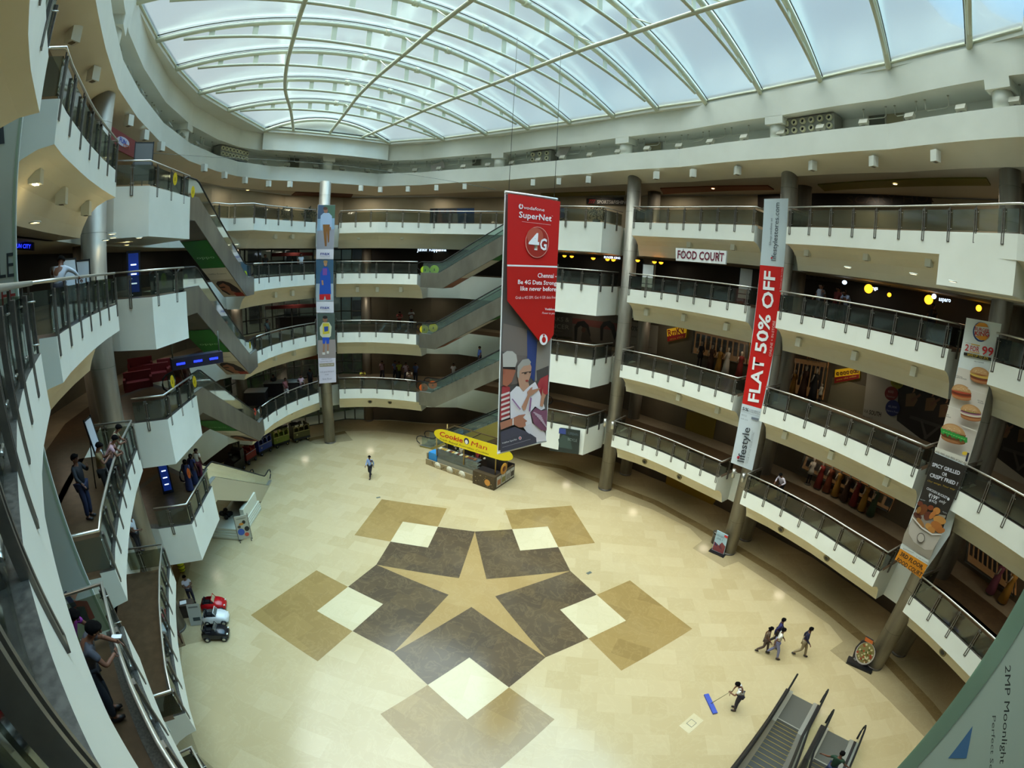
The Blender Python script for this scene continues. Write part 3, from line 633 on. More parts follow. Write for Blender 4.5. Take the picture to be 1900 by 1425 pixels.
# piers and stub columns of the service level
for i, (x, y) in enumerate([(355, 207), (611.5, 284), (923.6, 280), (1155, 254), (1436, 215), (1848, 135), (232, 40)]):
    p, tg = hit(x, y, offset(L5, .05, True), True)
    if p is None: continue
    a = math.atan2(tg.y, tg.x); nr = Vector((-tg.y, tg.x, 0)); q = p + nr * .45
    m = MB(); m.box((q.x, q.y, 23.47), (1.0, 1.0, .42), M['white'], a); m.cyl((q.x, q.y, Z5b), (q.x, q.y, 23.3), .42, M['white'], 20); struct(m.build('trim_pier'))
# U shaped pipe hangers under the ring beam
JB = [hit(*q, offset(L5, .55, True), True)[0].xy for q in ((1475, 226), (1525, 224), (1003, 285), (425, 266), (449, 274))]
loop = resample([Vector((*p, 0)) for p in offset(L5, .75, True)][4:25], 1.55); m_pipe = mat('white_pipe', 'd9d8c8', .5); k = 0
for i in range(len(loop) - 1):
    if i % 7 == 6: continue
    a = loop[i]; b = loop[i].lerp(loop[i + 1], .72); z = ZRa
    if any((Vector((a.x, a.y)) - c_).length < 1.9 for c_ in JB): continue
    t = thing('pipe_hanger', 'thin white U shaped pipe under the roof ring beam, %s from the left' % (ORD[k] if k < 40 else 'forty' + ORD[k - 40]), 'pipe', (a.x, a.y, z), 'U shaped pipes hanging in the service level')
    MB().tube([(a.x, a.y, z), (a.x, a.y, z - .42), (a.x * .9 + b.x * .1, a.y * .9 + b.y * .1, z - .5), (a.x * .1 + b.x * .9, a.y * .1 + b.y * .9, z - .5), (b.x, b.y, z - .42), (b.x, b.y, z)], .022, m_pipe, 6).build('pipe', t)
    m = MB(); [m.lathe([(.06, 0), (.03, -.05)], (q.x, q.y, z), m_fl, 8).build('flange', t) and m.__init__() for q in (a, b)]; k += 1
# jet nozzle boxes and loose cover sheets
m_box = mat('nozzle_box_grey', '8d8c80', .6); m_jet = mat('jet_nozzle_cream', 'cfcaa6', .4)
def jetbox(pl, pr, z0, z1, nx, label):
    A, tg = hit(*pl, offset(L5, .55, True), True); Bp, _ = hit(*pr, offset(L5, .55, True), True)
    if A is None or Bp is None: return
    A.z = Bp.z = 0; tg = (Bp - A).normalized(); nr = Vector((-tg.y, tg.x, 0)); c = (A + Bp) / 2; w = (Bp - A).length; a = math.atan2(tg.y, tg.x)
    t = thing('air_jet_unit', label, 'air unit', (c.x, c.y, z0)); q = c + nr * .4; MB().box((q.x, q.y, (z0 + z1) / 2), (w, .8, z1 - z0), m_box, a).build('casing', t)
    for i in range(nx):
        for h in (.28, .74):
            p = A + tg * w * (i + .5) / nx; p.z = z0 + (z1 - z0) * h; r = min(.14, w / nx * .4)
            j = MB().lathe([(r * 1.15, 0), (r * 1.1, .1), (r * .75, .13), (r * .6, .05)], p, m_jet, 14, -nr).build('jet_nozzle', t); MB().lathe([(r * .62, .04), (0, .04)], p, M['black'], 14, -nr).build('throat', j)
    MB().box((q.x, q.y, z0 - .04), (w * .95, .7, .08), M['black'], a).build('underside', t)
jetbox((1452, 228), (1548, 222), 22.72, 23.6, 6, 'grey air unit with two rows of six round nozzles, upper right')
jetbox((983, 285), (1022, 284), 22.72, 23.55, 3, 'grey air unit with two rows of three round nozzles, above the red banner')
jetbox((411, 262), (461, 278), 22.72, 23.6, 8, 'grey air unit with two rows of eight round nozzles, upper left')
m_sheet = mat('cover_sheet_grey', 'a09a90', .7); m_sheet2 = mat('cover_sheet_white', 'c9c9bd', .7)
def sheet(c, s, rz, tilt, label, mm):
    p, tg = hit(*c, offset(L5, .5, True), True)
    if p is None: return
    R = Matrix.Rotation(math.atan2(tg.y, tg.x) + rz, 3, 'Z') @ Matrix.Rotation(tilt, 3, 'Y'); p.z = max(p.z, Z5b + s[1] * .5); o = MB().box(p, (s[0], .03, s[1]), mm, R=R).build('cover_sheet'); tag(o, label, 'panel')
sheet((1045, 280), (.75, 1.1), .2, .5, 'loose grey cover sheet leaning beside the three column air unit', m_sheet)
sheet((812, 309), (1.2, .6), .1, -.3, 'loose grey cover sheet lying on the service ledge above the back gallery', m_sheet)
sheet((400, 240), (.6, 1.1), -.2, .4, 'tilted grey cover sheet beside the eight column air unit', m_sheet)
sheet((272, 130), (.7, 1.0), .2, -.4, 'upper of two tilted white sheets on the left service ledge', m_sheet2)
sheet((290, 150), (.5, .9), .4, .4, 'lower of two tilted white sheets on the left service ledge', m_sheet2)
m_gr = mat('service_grille', '6a695c', .7)
for c, w, h, lb, mm in [((545, 290), 1.0, .8, 'dark grille in the service level wall above the back gallery', m_gr), ((1628, 223), .9, .75, 'dark grille beside the beige door at the upper right', m_gr), ((1660, 216), .9, .8, 'beige door in the service level wall at the upper right', mat('beige_door', 'a89f80', .6)), ((885, 300), .8, .5, 'dark grille low in the service level wall left of the red banner', m_gr), ((1212, 272), 1.2, .45, 'beige hatch in the service wall above the column', mat('beige_door', 'a89f80', .6))]:
    p, tg = hit(*c, offset(L5, 1.62, True), True)
    if p is None: continue
    t = thing('wall_hatch', lb, 'hatch', p); a = math.atan2(tg.y, tg.x); z = min(p.z, ZRa - h / 2)
    m = MB().box((p.x, p.y, max(z, Z5b + h / 2)), (w, .05, h), mm, a); m.build('panel', t); nr = Vector((tg.y, -tg.x, 0)) * .04
    [MB().box(Vector((p.x, p.y, max(z, Z5b + h / 2))) + nr + tg * (sx * w / 2), (.06, .03, h), M['ceiling'], a).build('frame_post', t) for sx in (-1, 1)]
# ceiling colour panels and small downlights
for px, h, lb in [([(1517, 343), (1830, 331), (1838, 344), (1530, 354)], '6f681c', 'olive ceiling panel over the top gallery at the upper right'), ([(1225, 350), (1425, 345), (1436, 352), (1231, 360)], '7a4212', 'rust orange ceiling panel over the top gallery right of the column'),
                  ([(548, 357), (655, 361), (650, 369), (540, 363)], '5c3414', 'brown ceiling panel over the top back gallery'), ([(371, 347), (520, 362), (505, 367), (380, 354)], '6f681c', 'olive ceiling strip over the landing at the upper left'), ([(1003, 360), (1160, 356), (1160, 362), (1010, 366)], '6f681c', 'olive ceiling strip behind the top of the red banner')]:
    P = [at(x, y, 20.80) for x, y in px]; o = MB().prism([(p.x, p.y) for p in P], 20.78, 20.85, mat('ceiling_panel', h, .7)).build('ceiling_panel'); tag(o, lb, 'ceiling panel')
dl = [((65, 411), 16.13), ((208, 432.6), 16.13), ((210, 439.6), 16.13), ((196, 444.6), 16.13), ((258, 440), 16.13), ((235, 453.7), 16.13), ((1660.9, 341), 20.77), ((1323, 349.6), 20.77), ((1573, 495), 16.13), ((1695, 507), 16.13), ((1768, 521), 16.13), ((459, 353.5), 20.83), ((439, 453), 16.13), ((650, 486), 16.1)]
lbls = ['under the near left top gallery', 'upper one under the upper left landing', 'second one under the upper left landing', 'leftmost one under the upper left landing', 'rightmost one under the upper left landing', 'lowest one under the upper left landing', 'in the olive ceiling panel at upper right', 'in the orange ceiling panel', 'left one over the third floor at right', 'middle one over the third floor at right', 'right one over the third floor at right', 'above the left escalator head', 'beside the left escalators under the top floor', 'under the top back gallery']
for (q, z), lb in zip(dl, lbls):
    p = at(*q, z)
    if (p - EYE).length > 60: continue
    t = thing('downlight', 'small lit round downlight, ' + lb, 'downlight', p, 'round ceiling downlights'); MB().lathe([(.12, 0), (.14, -.02), (.1, -.03)], p, M['white'], 14).build('trim', t); MB().lathe([(.1, -.012), (0, -.012)], p, m_lamp, 14).build('lamp', t)
# ------------------------------------------------------------------ escalators
m_clad = noisy('escalator_cladding', '8c877b', 'a19b8c', 1.2, .33, .75, vec=(1, 1, .4))
m_under = noisy('escalator_underside', '6f6a60', '7c766a', 1.0, .4, .6)
m_step = mat('step_metal', '4b4a45', .45, .6); m_stepy = mat('step_edge_yellow', '8a7630', .5); m_comb = mat('landing_plate', '6f6e66', .4, .6)
m_eg = glassy('escalator_glass', 'b9cfc4', .9)
def escalator(lo, hi, z0, z1, label, group=None, wid=1.55, detail=False, clad=None, kind='escalator', under=1.0, land=None):
    lo = Vector((*lo, z0)); hi = Vector((*hi, z1)); d = Vector((hi.x - lo.x, hi.y - lo.y, 0)); L = d.length; s = d.normalized(); w = Vector((-s.y, s.x, 0)); run = (z1 - z0) / math.tan(math.radians(30))
    f0 = (L - run) / 2 if land is None else land; f1 = f0 + run; t = thing(kind, label, 'escalator', lo, group); cl = clad or m_clad
    def P(a, b, h): return lo + s * a + w * b + Vector((0, 0, h))
    H = z1 - z0; hw = wid / 2
    prof = [(0, 0), (f0, 0), (f1, H), (L, H)]
    for sd, nm in ((-1, 'side'), (1, 'side')):
        m = MB(); b = sd * hw; b2 = sd * (hw - .06)
        topz = [(x, h + .12) for x, h in prof]; bot = [(L, H - under), (f1 + .35, H - under), (f0 + .35, -under + .0), (0, -under + .0)] if z0 > .1 else [(L, H - under), (f1 + .35, H - under), (f0 + under / math.tan(math.radians(30)) + .35, 0), (0, 0)]
        pts = topz + bot
        q0 = len(pts); 
        for bb in (b, b2):
            bm = bmesh.new(); vs = [bm.verts.new(P(x, bb, h)) for x, h in pts]; es = [bm.edges.new((vs[i], vs[(i + 1) % q0])) for i in range(q0)]; bmesh.ops.triangle_fill(bm, edges=es, use_beauty=True); bm.verts.index_update()
            m.add([v.co.copy() for v in bm.verts], [[v.index for v in f.verts] for f in bm.faces], cl); bm.free()
        for i in range(q0):
            a1, a2 = pts[i], pts[(i + 1) % q0]; m.poly([P(a1[0], b, a1[1]), P(a2[0], b, a2[1]), P(a2[0], b2, a2[1]), P(a1[0], b2, a1[1])], cl)
        m.build('side_panel', t)
        g = MB(); q = sd * (hw - .12); gp = [(.15, .12), (f0, .12), (f1, H + .12), (L - .15, H + .12)]; gt = [(x, h + .78) for x, h in gp]
        for i in range(3): g.poly([P(gp[i][0], q, gp[i][1]), P(gp[i + 1][0], q, gp[i + 1][1]), P(gt[i + 1][0], q, gt[i + 1][1]), P(gt[i][0], q, gt[i][1])], m_eg)
        g.build('glass_balustrade', t)
        loop = [(-.05, .25), (-.32, .42), (-.38, .62), (-.28, .84), (0, .94), (f0, .94), (f0 + .3, 1.0), (f1 - .2, H + .86), (f1 + .1, H + .94), (L, H + .94), (L + .28, H + .84), (L + .38, H + .62), (L + .32, H + .42), (L + .05, H + .25)]
        MB().tube([P(x, q, h) for x, h in loop], .042, M['rubber'], 8).build('handrail', t)
        sk = MB(); 
        for i in range(3):
            a1, a2 = prof[i], prof[i + 1]; mid = sd * (.5 + (abs(b) - .5) * .5)
            sk.poly([P(a1[0], sd * .5, a1[1] + .14), P(a2[0], sd * .5, a2[1] + .14), P(a2[0], mid, a2[1] + .14), P(a1[0], mid, a1[1] + .14)], M['rail']); sk.poly([P(a1[0], mid, a1[1] + .14), P(a2[0], mid, a2[1] + .14), P(a2[0], b, a2[1] + .14), P(a1[0], b, a1[1] + .14)], cl if detail else M['rail']); sk.poly([P(a1[0], sd * .5, a1[1] - .1), P(a2[0], sd * .5, a2[1] - .1), P(a2[0], sd * .5, a2[1] + .14), P(a1[0], sd * .5, a1[1] + .14)], M['rail'])
        sk.build('skirt', t)
    u = MB(); bt = [(0, -under if z0 > .1 else .0), (f0 + .35 if z0 > .1 else f0 + under / math.tan(math.radians(30)) + .35, -under if z0 > .1 else 0), (f1 + .35, H - under), (L, H - under)]
    for i in range(3): a1, a2 = bt[i], bt[i + 1]; u.poly([P(a1[0], -hw + .02, a1[1]), P(a2[0], -hw + .02, a2[1]), P(a2[0], hw - .02, a2[1]), P(a1[0], hw - .02, a1[1])], m_under)
    if z0 > .1: u.poly([P(.01, -hw + .02, -under), P(.01, hw - .02, -under), P(.01, hw - .02, 0), P(.01, -hw + .02, 0)], m_under)
    u.build('underside', t)
    for a1, a2, h in ((0, f0 - .3, .0), (f1 + .3, L, H)): MB().box(P((a1 + a2) / 2, 0, h - .01), (a2 - a1, 1.0, .04), m_comb, math.atan2(s.y, s.x)).build('landing_plate', t)
    m = MB(); x = f0 - .3; n = round((run + .6) / .4); 
    for i in range(n):
        xa = f0 - .3 + (run + .6) * i / n; xb = xa + (run + .6) / n; hh = min(H, max(0, (xb - f0) * H / run)); m.box(P((xa + xb) / 2, 0, hh - .12), (xb - xa, 1.0, .24), m_step, math.atan2(s.y, s.x))
        if detail: m.box(P(xa + .02, 0, hh + .004), (.02 if i else .05, 1.0, .01), m_stepy if i else M['rail'], math.atan2(s.y, s.x))
    m.build('steps', t)
    t['_f'] = 0; del t['_f']; return t, P, (f0, f1, L, H, hw, under)
def out_pt(a, b, k):                     # shift a->b line outward (left of travel a->b)
    a = Vector(a); b = Vector(b); t = (b - a).normalized(); n = Vector((-t.y, t.x)) * k; return (a + n), (b + n)
LVN = ['ground', 'first', 'second', 'third', 'top']
ban = mat('green_banner', '1f6a1e', .55); banw = mat('pale_banner', 'b8ab9a', .6); banw2 = mat('pale_banner_top', 'd3cabd', .6)
PLC = {1: (-14.2, 16.6), 2: (-13.95, 16.3), 3: (-13.2, 15.4), 4: (-14.45, 17.1)}
hairc = mat('print_dark_hair', '2a1613', .6); skinc = mat('print_skin', '9a6248', .6); redc = mat('print_red', '8c2a1a', .6); pwhite = mat('print_white', 'e8e6e0', .55)
for k in (0, 1, 2, 3):
    up = Vector(PL[k + 1][2]); lo_ = Vector((-16.5, 26.0)) if k < 3 or True else 0
    b, a = (up, lo_); tt = (a - b).normalized(); nn = Vector((-tt.y, tt.x)); a2 = a + nn * .85; b2 = b + nn * .85
    t, P, g = escalator(a2, b2, Z[k], Z[k + 1], 'left escalator rising from the %s floor to the %s floor' % (LVN[k], LVN[k + 1]), 'escalators on the left side', clad=(m_clad if k else mat('escalator_cream_side', 'b5a98a', .45)))
    f0, f1, L, H, hw, un = g
    if k >= 1:
        o = thing('hanging_banner', 'green and pale phone advert banner under the %s to %s floor left escalator' % (LVN[k], LVN[k + 1]), 'banner', P(f0, 0, 0), 'banners under the left escalators')
        def Q(u, v, l=0.0): x = f0 + .45 + (f1 - f0) * (1 - v) * .98; return P(x, -hw + .03 + (2 * hw - .06) * u, (x - f0 - .35) * H / (f1 - f0) - un - .03 - l)     # v = 0 at the upper end, 1 at the foot
        def QP(pts, mm, l, nm): return MB().poly([Q(u, v, l) for u, v in pts], mm)
        bd = MB(); bd.poly([Q(0, .2), Q(1, .2), Q(1, .55), Q(0, .55)], ban); bd.poly([Q(0, .55), Q(1, .55), Q(1, .72), Q(0, .72)], banw2); bd.poly([Q(0, .72), Q(1, .72), Q(1, 1), Q(0, 1)], banw); bd.build('sheet', o)
        X = Q(1, .5) - Q(0, .5); Y = Q(.5, 0) - Q(.5, 1)
        sgn = 1 if X.cross(Y).z < 0 else -1
        text('lettering', 'oppo', mat('print_pale_green', '9fd39a', .5), o, Q(.5, .4, .01), X * sgn, Y, .28, 1.05, ext=0)
        text('lettering', 'Selfie Expert', mat('print_grey', '6b5f58', .5), o, Q(.5, .63, .01), X * sgn, Y, .14, 1.1, ext=0)
        MB().poly([Q(.12, .78, .01), Q(.25, .745, .01), Q(.5, .74, .01), Q(.72, .77, .01), Q(.9, .86, .01), Q(.95, .97, .01), Q(.3, .97, .01), Q(.15, .9, .01)], hairc).poly([Q(.2, .8, .02), Q(.45, .77, .02), Q(.6, .83, .02), Q(.55, .9, .02), Q(.7, .93, .02), Q(.8, .975, .02), Q(.42, .975, .02), Q(.3, .9, .02), Q(.15, .86, .02)], skinc).poly([Q(.6, .93, .03), Q(.98, .93, .03), Q(1, .99, .03), Q(.6, .99, .03)], redc).poly([Q(.17, .83, .03), Q(.4, .82, .03), Q(.42, .84, .03), Q(.18, .85, .03)], hairc).build('printed_portrait', o)
for k in (0, 1, 2, 3):
    a = Vector((-7.4, 34.4)); b = Vector((2.2, 31.0)); tt = (b - a).normalized(); nn = Vector((-tt.y, tt.x)); a2 = a + nn * .85 ; b2 = b + nn * .85
    t, P, g = escalator(a2, b2, Z[k], Z[k + 1], 'right rear escalator rising from the %s floor to the %s floor' % (LVN[k], LVN[k + 1]), 'escalators behind the red banner', clad=(m_clad if k else mat('escalator_yellow_side', '86793c', .4)))
    f0, f1, L, H, hw, un = g
    if k >= 2:
        o = thing('hanging_banner', 'green strip banner under the %s to %s floor right rear escalator' % (LVN[k], LVN[k + 1]), 'banner', P(f0, 0, 0), 'banners under the right rear escalators')
        def Q(u, v, l=0.0): x = f0 + .45 + (f1 - f0) * (1 - v) * .98; return P(x, -hw + .03 + (2 * hw - .06) * u, (x - f0 - .35) * H / (f1 - f0) - un - .03 - l)
        MB().poly([Q(0, .1), Q(1, .1), Q(1, .45), Q(0, .45)], ban).poly([Q(0, .45), Q(1, .45), Q(1, .8), Q(0, .8)], banw2).poly([Q(0, .8), Q(1, .8), Q(1, 1), Q(0, 1)], skinc).build('sheet', o)
# the pair in the foreground, bottom right
su = Vector((-.762, -.647)); sn = Vector((.647, -.762)); O1 = Vector((11.9, 10.4))
for i, (lat, al) in enumerate(((.86, .2), (2.92, 1.1))):
    a = O1 + sn * lat + su * al; b = a + su * 10.6
    t, P, g = escalator(a, b, 0, Z[1], ['left one of the two foreground escalators at the lower right, empty steps', 'right one of the two foreground escalators, carrying a man in green'][i], 'foreground escalators', wid=1.72, detail=True, land=1.9, clad=mat('escalator_dark_deck', '2c2624', .35))
    if i == 1: ESC = P; ESG = g
c = O1 + su * 10.9 + sn * 1.9
poly = [c - sn * 2.4, c + sn * 2.2, c + sn * 2.2 + su * 3.4, c - sn * 2.4 + su * 3.4]
block([tuple(p) for p in poly], Z[1])
# oval caution discs at the escalator ends
def disc(px, z, col, label, w=.28, h=.5, plane=None):
    p = plane if plane is not None else at(*px, z)
    t = thing('caution_disc', label, 'caution sign', p, 'oval caution discs by the escalators'); view = (EYE - p); view.z = 0; view.normalize(); sd = Vector((-view.y, view.x, 0))
    P = [p + view * .0 + sd * (w * math.cos(a)) + Vector((0, 0, h * math.sin(a))) for a in [2 * PI * i / 20 for i in range(20)]]
    m = MB(); m.poly([q + view * .02 for q in P], col); m.poly(P[::-1], col); n = 20
    for i in range(n): m.poly([P[i], P[(i + 1) % n], P[(i + 1) % n] + view * .02, P[i] + view * .02], col)
    m.build('plate', t); s = MB(); s.poly([p + view * .026 + sd * (a * w * .3) + Vector((0, 0, b * h * .3)) for a, b in ((-.6, -1), (.6, -1), (.2, 0), (.5, .2), (0, 1), (-.5, .2), (-.2, 0))], M['black']); s.build('pictogram', t)
m_lime = mat('lime_plastic', 'b6cf2c', .4); m_yel = mat('yellow_plastic', 'd3b81c', .4); m_ora = mat('orange_plastic', 'cf5a1a', .4)
def dpt(x, y, D): d = ray(x, y); t = D / math.hypot(d.x, d.y); return EYE + d * t
for px, D_, c, lb, w in [((304, 519), 18.9, m_lime, 'lime oval caution disc on the third floor left landing', .27), ((345, 519), 20.3, m_lime, 'lime oval caution disc at the tip of the third floor left landing', .22), ((325, 332), 18.8, m_yel, 'yellow and white oval caution disc on the top floor left landing', .2), ((358, 356), 20.5, m_yel, 'yellow oval caution disc at the tip of the top floor left landing', .2),
                      ((320, 708), 18.2, m_yel, 'yellow oval caution disc on the second floor left landing', .2), ((361, 708), 20.0, m_yel, 'yellow striped oval disc at the tip of the second floor left landing', .2), ((350, 878), 19.6, m_ora, 'orange oval caution disc on the first floor left landing', .18), ((455, 510), 30.0, m_lime, 'lime caution disc at the foot of the third floor left escalator', .3), ((463, 640), 30.0, m_yel, 'yellow caution disc at the foot of the second floor left escalator', .2), ((473, 764), 30.0, mat('red_plastic', 'c84a35', .4), 'red caution disc at the foot of the first floor left escalator', .2),
                      ((789, 501), 35.6, m_lime, 'left lime square disc at the foot of the third floor rear escalator', .35), ((806, 500), 35.6, m_lime, 'right lime square disc at the foot of the third floor rear escalator', .35), ((787, 611), 35.6, m_yel, 'left yellow disc at the foot of the second floor rear escalator', .35), ((804, 608), 35.6, m_yel, 'right yellow disc at the foot of the second floor rear escalator', .35), ((786, 719), 35.6, m_ora, 'left orange disc at the foot of the first floor rear escalator', .35), ((803, 714), 35.6, m_ora, 'right orange disc at the foot of the first floor rear escalator', .35)]:
    disc(px, 0, c, lb, w * .42 if D_ < 31 else w, (.25 if D_ < 31 else .33), dpt(*px, D_ + (.6 if D_ < 21 else -.3)))
# ------------------------------------------------------------------ banners and signs
def pm(h, r=.5): return mat('print_' + h, h, r)
class Face:
    """an upright printed face: plane through two plan points; all printing is laid on it in layers a few millimetres apart"""
    def __init__(s, A, Bp, root=None, zo=(0, 0, 1.0), step=.004):
        s.A = Vector((A[0], A[1], 0)); s.B = Vector((Bp[0], Bp[1], 0)); s.X = (s.B - s.A).normalized(); s.n = Vector((s.X.y, -s.X.x, 0))
        if s.n.dot(EYE - s.A) < 0: s.n = -s.n
        s.root = root; s.zo = zo; s.k = 0; s.step = step
    def p(s, x, y): return onp(s.zo[0] + x * s.zo[2], s.zo[1] + y * s.zo[2], s.A, s.n)
    def poly(s, pts, h, m=None, lift=0):
        s.k += 1; b = s.buf if hasattr(s, 'buf') else None; P = [s.p(*q) + s.n * (s.k * s.step * .35 + lift) for q in pts]
        (b or s.new()).poly(P, m or pm(h)); return s
    def new(s): s.buf = MB(); return s.buf
    def flush(s, name):
        if hasattr(s, 'buf') and s.buf.f: o = s.buf.build(name, s.root); del s.buf; return o
    def ell(s, cx, cy, rx, ry, h, n=24, a0=0, a1=360, rot=0, m=None):
        c, q = math.cos(rot), math.sin(rot); P = [(cx + rx * math.cos(math.radians(a0 + (a1 - a0) * i / n)) * c - ry * math.sin(math.radians(a0 + (a1 - a0) * i / n)) * q, cy + rx * math.cos(math.radians(a0 + (a1 - a0) * i / n)) * q + ry * math.sin(math.radians(a0 + (a1 - a0) * i / n)) * c) for i in range(n + (0 if a1 - a0 == 360 else 1))]
        return s.poly(P, h, m)
    def text(s, t, h, L, R, top, ext=0, bold=0., name='lettering', m=None, shear=0.):
        s.k += 1; a, b, c = s.p(*L), s.p(*R), s.p(*top); X = (b - a); w = X.length; Xn = X.normalized(); Y = c - a; Y = Y - Xn * Y.dot(Xn); hh = Y.length
        return text(name, t, m or pm(h), s.root, a + Y * .5 + s.n * s.k * s.step * .35 - (s.n if Xn.cross(Y).dot(s.n) > 0 else -s.n) * 0, Xn, Y, hh, w, ext=ext, bold=bold, align='LEFT', shear=shear)
    def slab(s, pts, th, mm, name='sheet'):                        # the carrier: a thin solid behind the printing
        P = [s.p(*q) for q in pts]; m = MB(); n = len(P); Qb = [q - s.n * th for q in P]; m.poly(P, mm); m.poly(Qb[::-1], mm)
        for i in range(n): m.poly([P[i], P[(i + 1) % n], Qb[(i + 1) % n], Qb[i]], mm)
        return m.build(name, s.root)
def plan(x, y, D): q = dpt(x, y, D); return (q.x, q.y)
def face(lpx, lD, rpx, rD, name, label, cat, zo=(0, 0, 1.0), group=None, step=.012):
    A = plan(*lpx, lD); Bp = plan(*rpx, rD); t = thing(name, label, cat, (A[0], A[1], 15.0), group); return Face(A, Bp, t, zo, step)
# --- red phone banner hanging in the void
F = face((930, 600), 20.0, (1026, 600), 21.6, 'hanging_banner', 'tall red and photo printed phone network banner hanging in the atrium', 'banner')
F.slab([(937, 356), (1034, 370), (1013, 818), (923, 841)], .03, pm('e9e9e6'))
F.poly([(938.5, 360.5), (1033, 374.5), (1012, 815), (924.5, 836)], '5b5450')
F.zo = (900, 600, .18244)
for pts, h in [([(185, 0), (425, 60), (430, 330), (320, 380), (170, 280)], '776a63'), ([(425, 60), (470, 100), (530, 190), (500, 590), (430, 520)], '2d3f78'), ([(530, 190), (672, 90), (650, 520), (505, 590)], '8b8178'), ([(520, 480), (645, 430), (640, 620), (530, 660)], '4a4442'), ([(530, 620), (560, 560), (640, 520), (632, 720), (560, 730)], 'a93a3f'), ([(170, 300), (420, 330), (400, 600), (150, 640)], '6f625c')]: F.poly(pts, h)
F.poly([(170, 640), (210, 630), (250, 650), (245, 960), (145, 985)], 'a83a40')
for i in range(6): F.poly([(160, 720 + i * 48), (245, 690 + i * 48), (245, 712 + i * 48), (158, 744 + i * 48)], 'dcc9c4')
F.poly([(175, 460), (290, 450), (305, 480), (290, 520), (265, 590), (215, 640), (172, 620)], 'a6634c'); F.poly([(172, 310), (215, 278), (270, 280), (310, 315), (320, 380), (300, 440), (175, 440)], 'b9b1a8'); F.poly([(175, 440), (300, 448), (300, 468), (175, 458)], '2b2322'); F.ell(185, 490, 12, 28, 'a05c47')
F.poly([(245, 700), (310, 635), (420, 650), (500, 590), (525, 640), (560, 730), (600, 860), (560, 880), (500, 840), (450, 900), (470, 1010), (380, 1050), (250, 960)], 'ded6da'); F.poly([(380, 1050), (470, 1010), (560, 1060), (600, 1110), (612, 1185), (500, 1205), (420, 1110)], 'd6ced2')
F.poly([(320, 480), (350, 400), (440, 380), (462, 440), (455, 520), (430, 590), (440, 630), (380, 690), (340, 640), (325, 560)], 'b98c74'); F.poly([(315, 500), (320, 430), (370, 365), (430, 355), (458, 390), (440, 420), (380, 430), (340, 480), (335, 560), (318, 540)], 'a39c94'); F.poly([(360, 497), (460, 480), (460, 487), (360, 504)], '3c302c'); F.ell(415, 578, 16, 10, '9c3b38'); F.poly([(385, 500), (410, 494), (412, 506), (388, 512)], '3f3028'); F.poly([(435, 492), (452, 488), (452, 498), (437, 502)], '3f3028')
F.poly([(360, 840), (420, 720), (415, 690), (450, 650), (470, 640), (465, 670), (550, 650), (540, 665), (470, 720), (440, 740), (400, 870), (380, 880)], 'b37f66'); F.poly([(545, 830), (555, 760), (570, 660), (610, 640), (620, 690), (590, 760), (575, 840)], 'b37f66'); F.poly([(570, 640), (610, 625), (625, 700), (600, 720), (575, 700)], 'a8343c')
F.poly([(140, 1000), (270, 955), (330, 925), (400, 915), (370, 950), (415, 985), (395, 1000), (400, 1030), (370, 1050), (330, 1050), (280, 1020), (145, 1075)], 'ab7058'); F.poly([(264, 960), (276, 956), (276, 1025), (264, 1028)], 'd8d0cc')
F.poly([(450, 900), (500, 850), (560, 880), (618, 870), (610, 1080), (560, 1080), (480, 1010)], '7a4a62')
for i in range(7): F.poly([(470 + i * 18, 900 + i * 20), (480 + i * 18, 890 + i * 20), (560 + i * 8, 930 + i * 18), (555 + i * 8, 942 + i * 18)], 'b39aa8')
F.poly([(250, 760), (262, 755), (345, 860), (335, 870)], '9b6f93'); F.poly([(440, 740), (455, 750), (440, 890), (425, 880)], '8e5d88')
F.poly([(140, 1090), (280, 1040), (400, 1090), (500, 1160), (505, 1205), (140, 1300)], '454353'); F.poly([(138, 1190), (300, 1130), (440, 1110), (500, 1150), (500, 1205), (137, 1300)], '3f3e4c')
F.flush('printed_photo')
F.text('Vodafone SuperNet', 'e8e6ea', (152, 1213), (302, 1172), (150, 1196)); F.ell(335, 1153, 15, 17, 'd9c6ca'); F.poly([(330, 1140), (342, 1150), (338, 1165), (328, 1158)], 'b3202a'); F.poly([(155, 1245), (440, 1162), (440, 1166), (155, 1249)], '8f8d98')
F.zo = (900, 340, .19656)
F.k += 3; F.poly([(191, 102), (684, 176), (655, 780), (183, 767)], 'c41410'); F.poly([(183, 782), (654, 796), (622, 1420), (603, 1450), (560, 1500), (523, 1520), (480, 1475), (185, 1105)], 'b9140c'); F.poly([(184, 767), (655, 780), (654, 796), (184, 782)], 'f0eceb')
F.flush('printed_red_field')
F.text('vodafone', 'efe6e6', (337, 246), (532, 270), (337, 215), bold=.01); F.text('SuperNet', 'f2ecec', (292, 325), (598, 362), (292, 268), bold=.03); F.text('TM', 'e3d0d0', (598, 316), (610, 318), (598, 308)); F.poly([(320, 363), (590, 394), (590, 397), (320, 366)], 'e0b0ae')
F.ell(310, 223, 21, 25, 'efe6e6'); F.ell(312, 224, 10, 12, 'c41410'); F.poly([(305, 200), (322, 198), (312, 212)], 'c41410')
F.ell(461, 557, 111, 146, 'd98c80'); F.ell(461, 557, 104, 139, 'a3281c'); F.ell(440, 500, 78, 78, 'bb5340'); F.flush('printed_disc')
F.text('4', 'f4eef0', (376, 620), (474, 629), (376, 465), bold=.05); F.text('G', 'f4eef0', (482, 624), (545, 630), (482, 520), bold=.06)
F.text('Chennai -', 'f2ecec', (463, 887), (640, 891), (463, 845), bold=.03); F.text('Be 4G Data Strong', 'f2ecec', (277, 947), (637, 957), (277, 907), bold=.03); F.text('like never before', 'f2ecec', (300, 1008), (634, 1014), (300, 967), bold=.03)
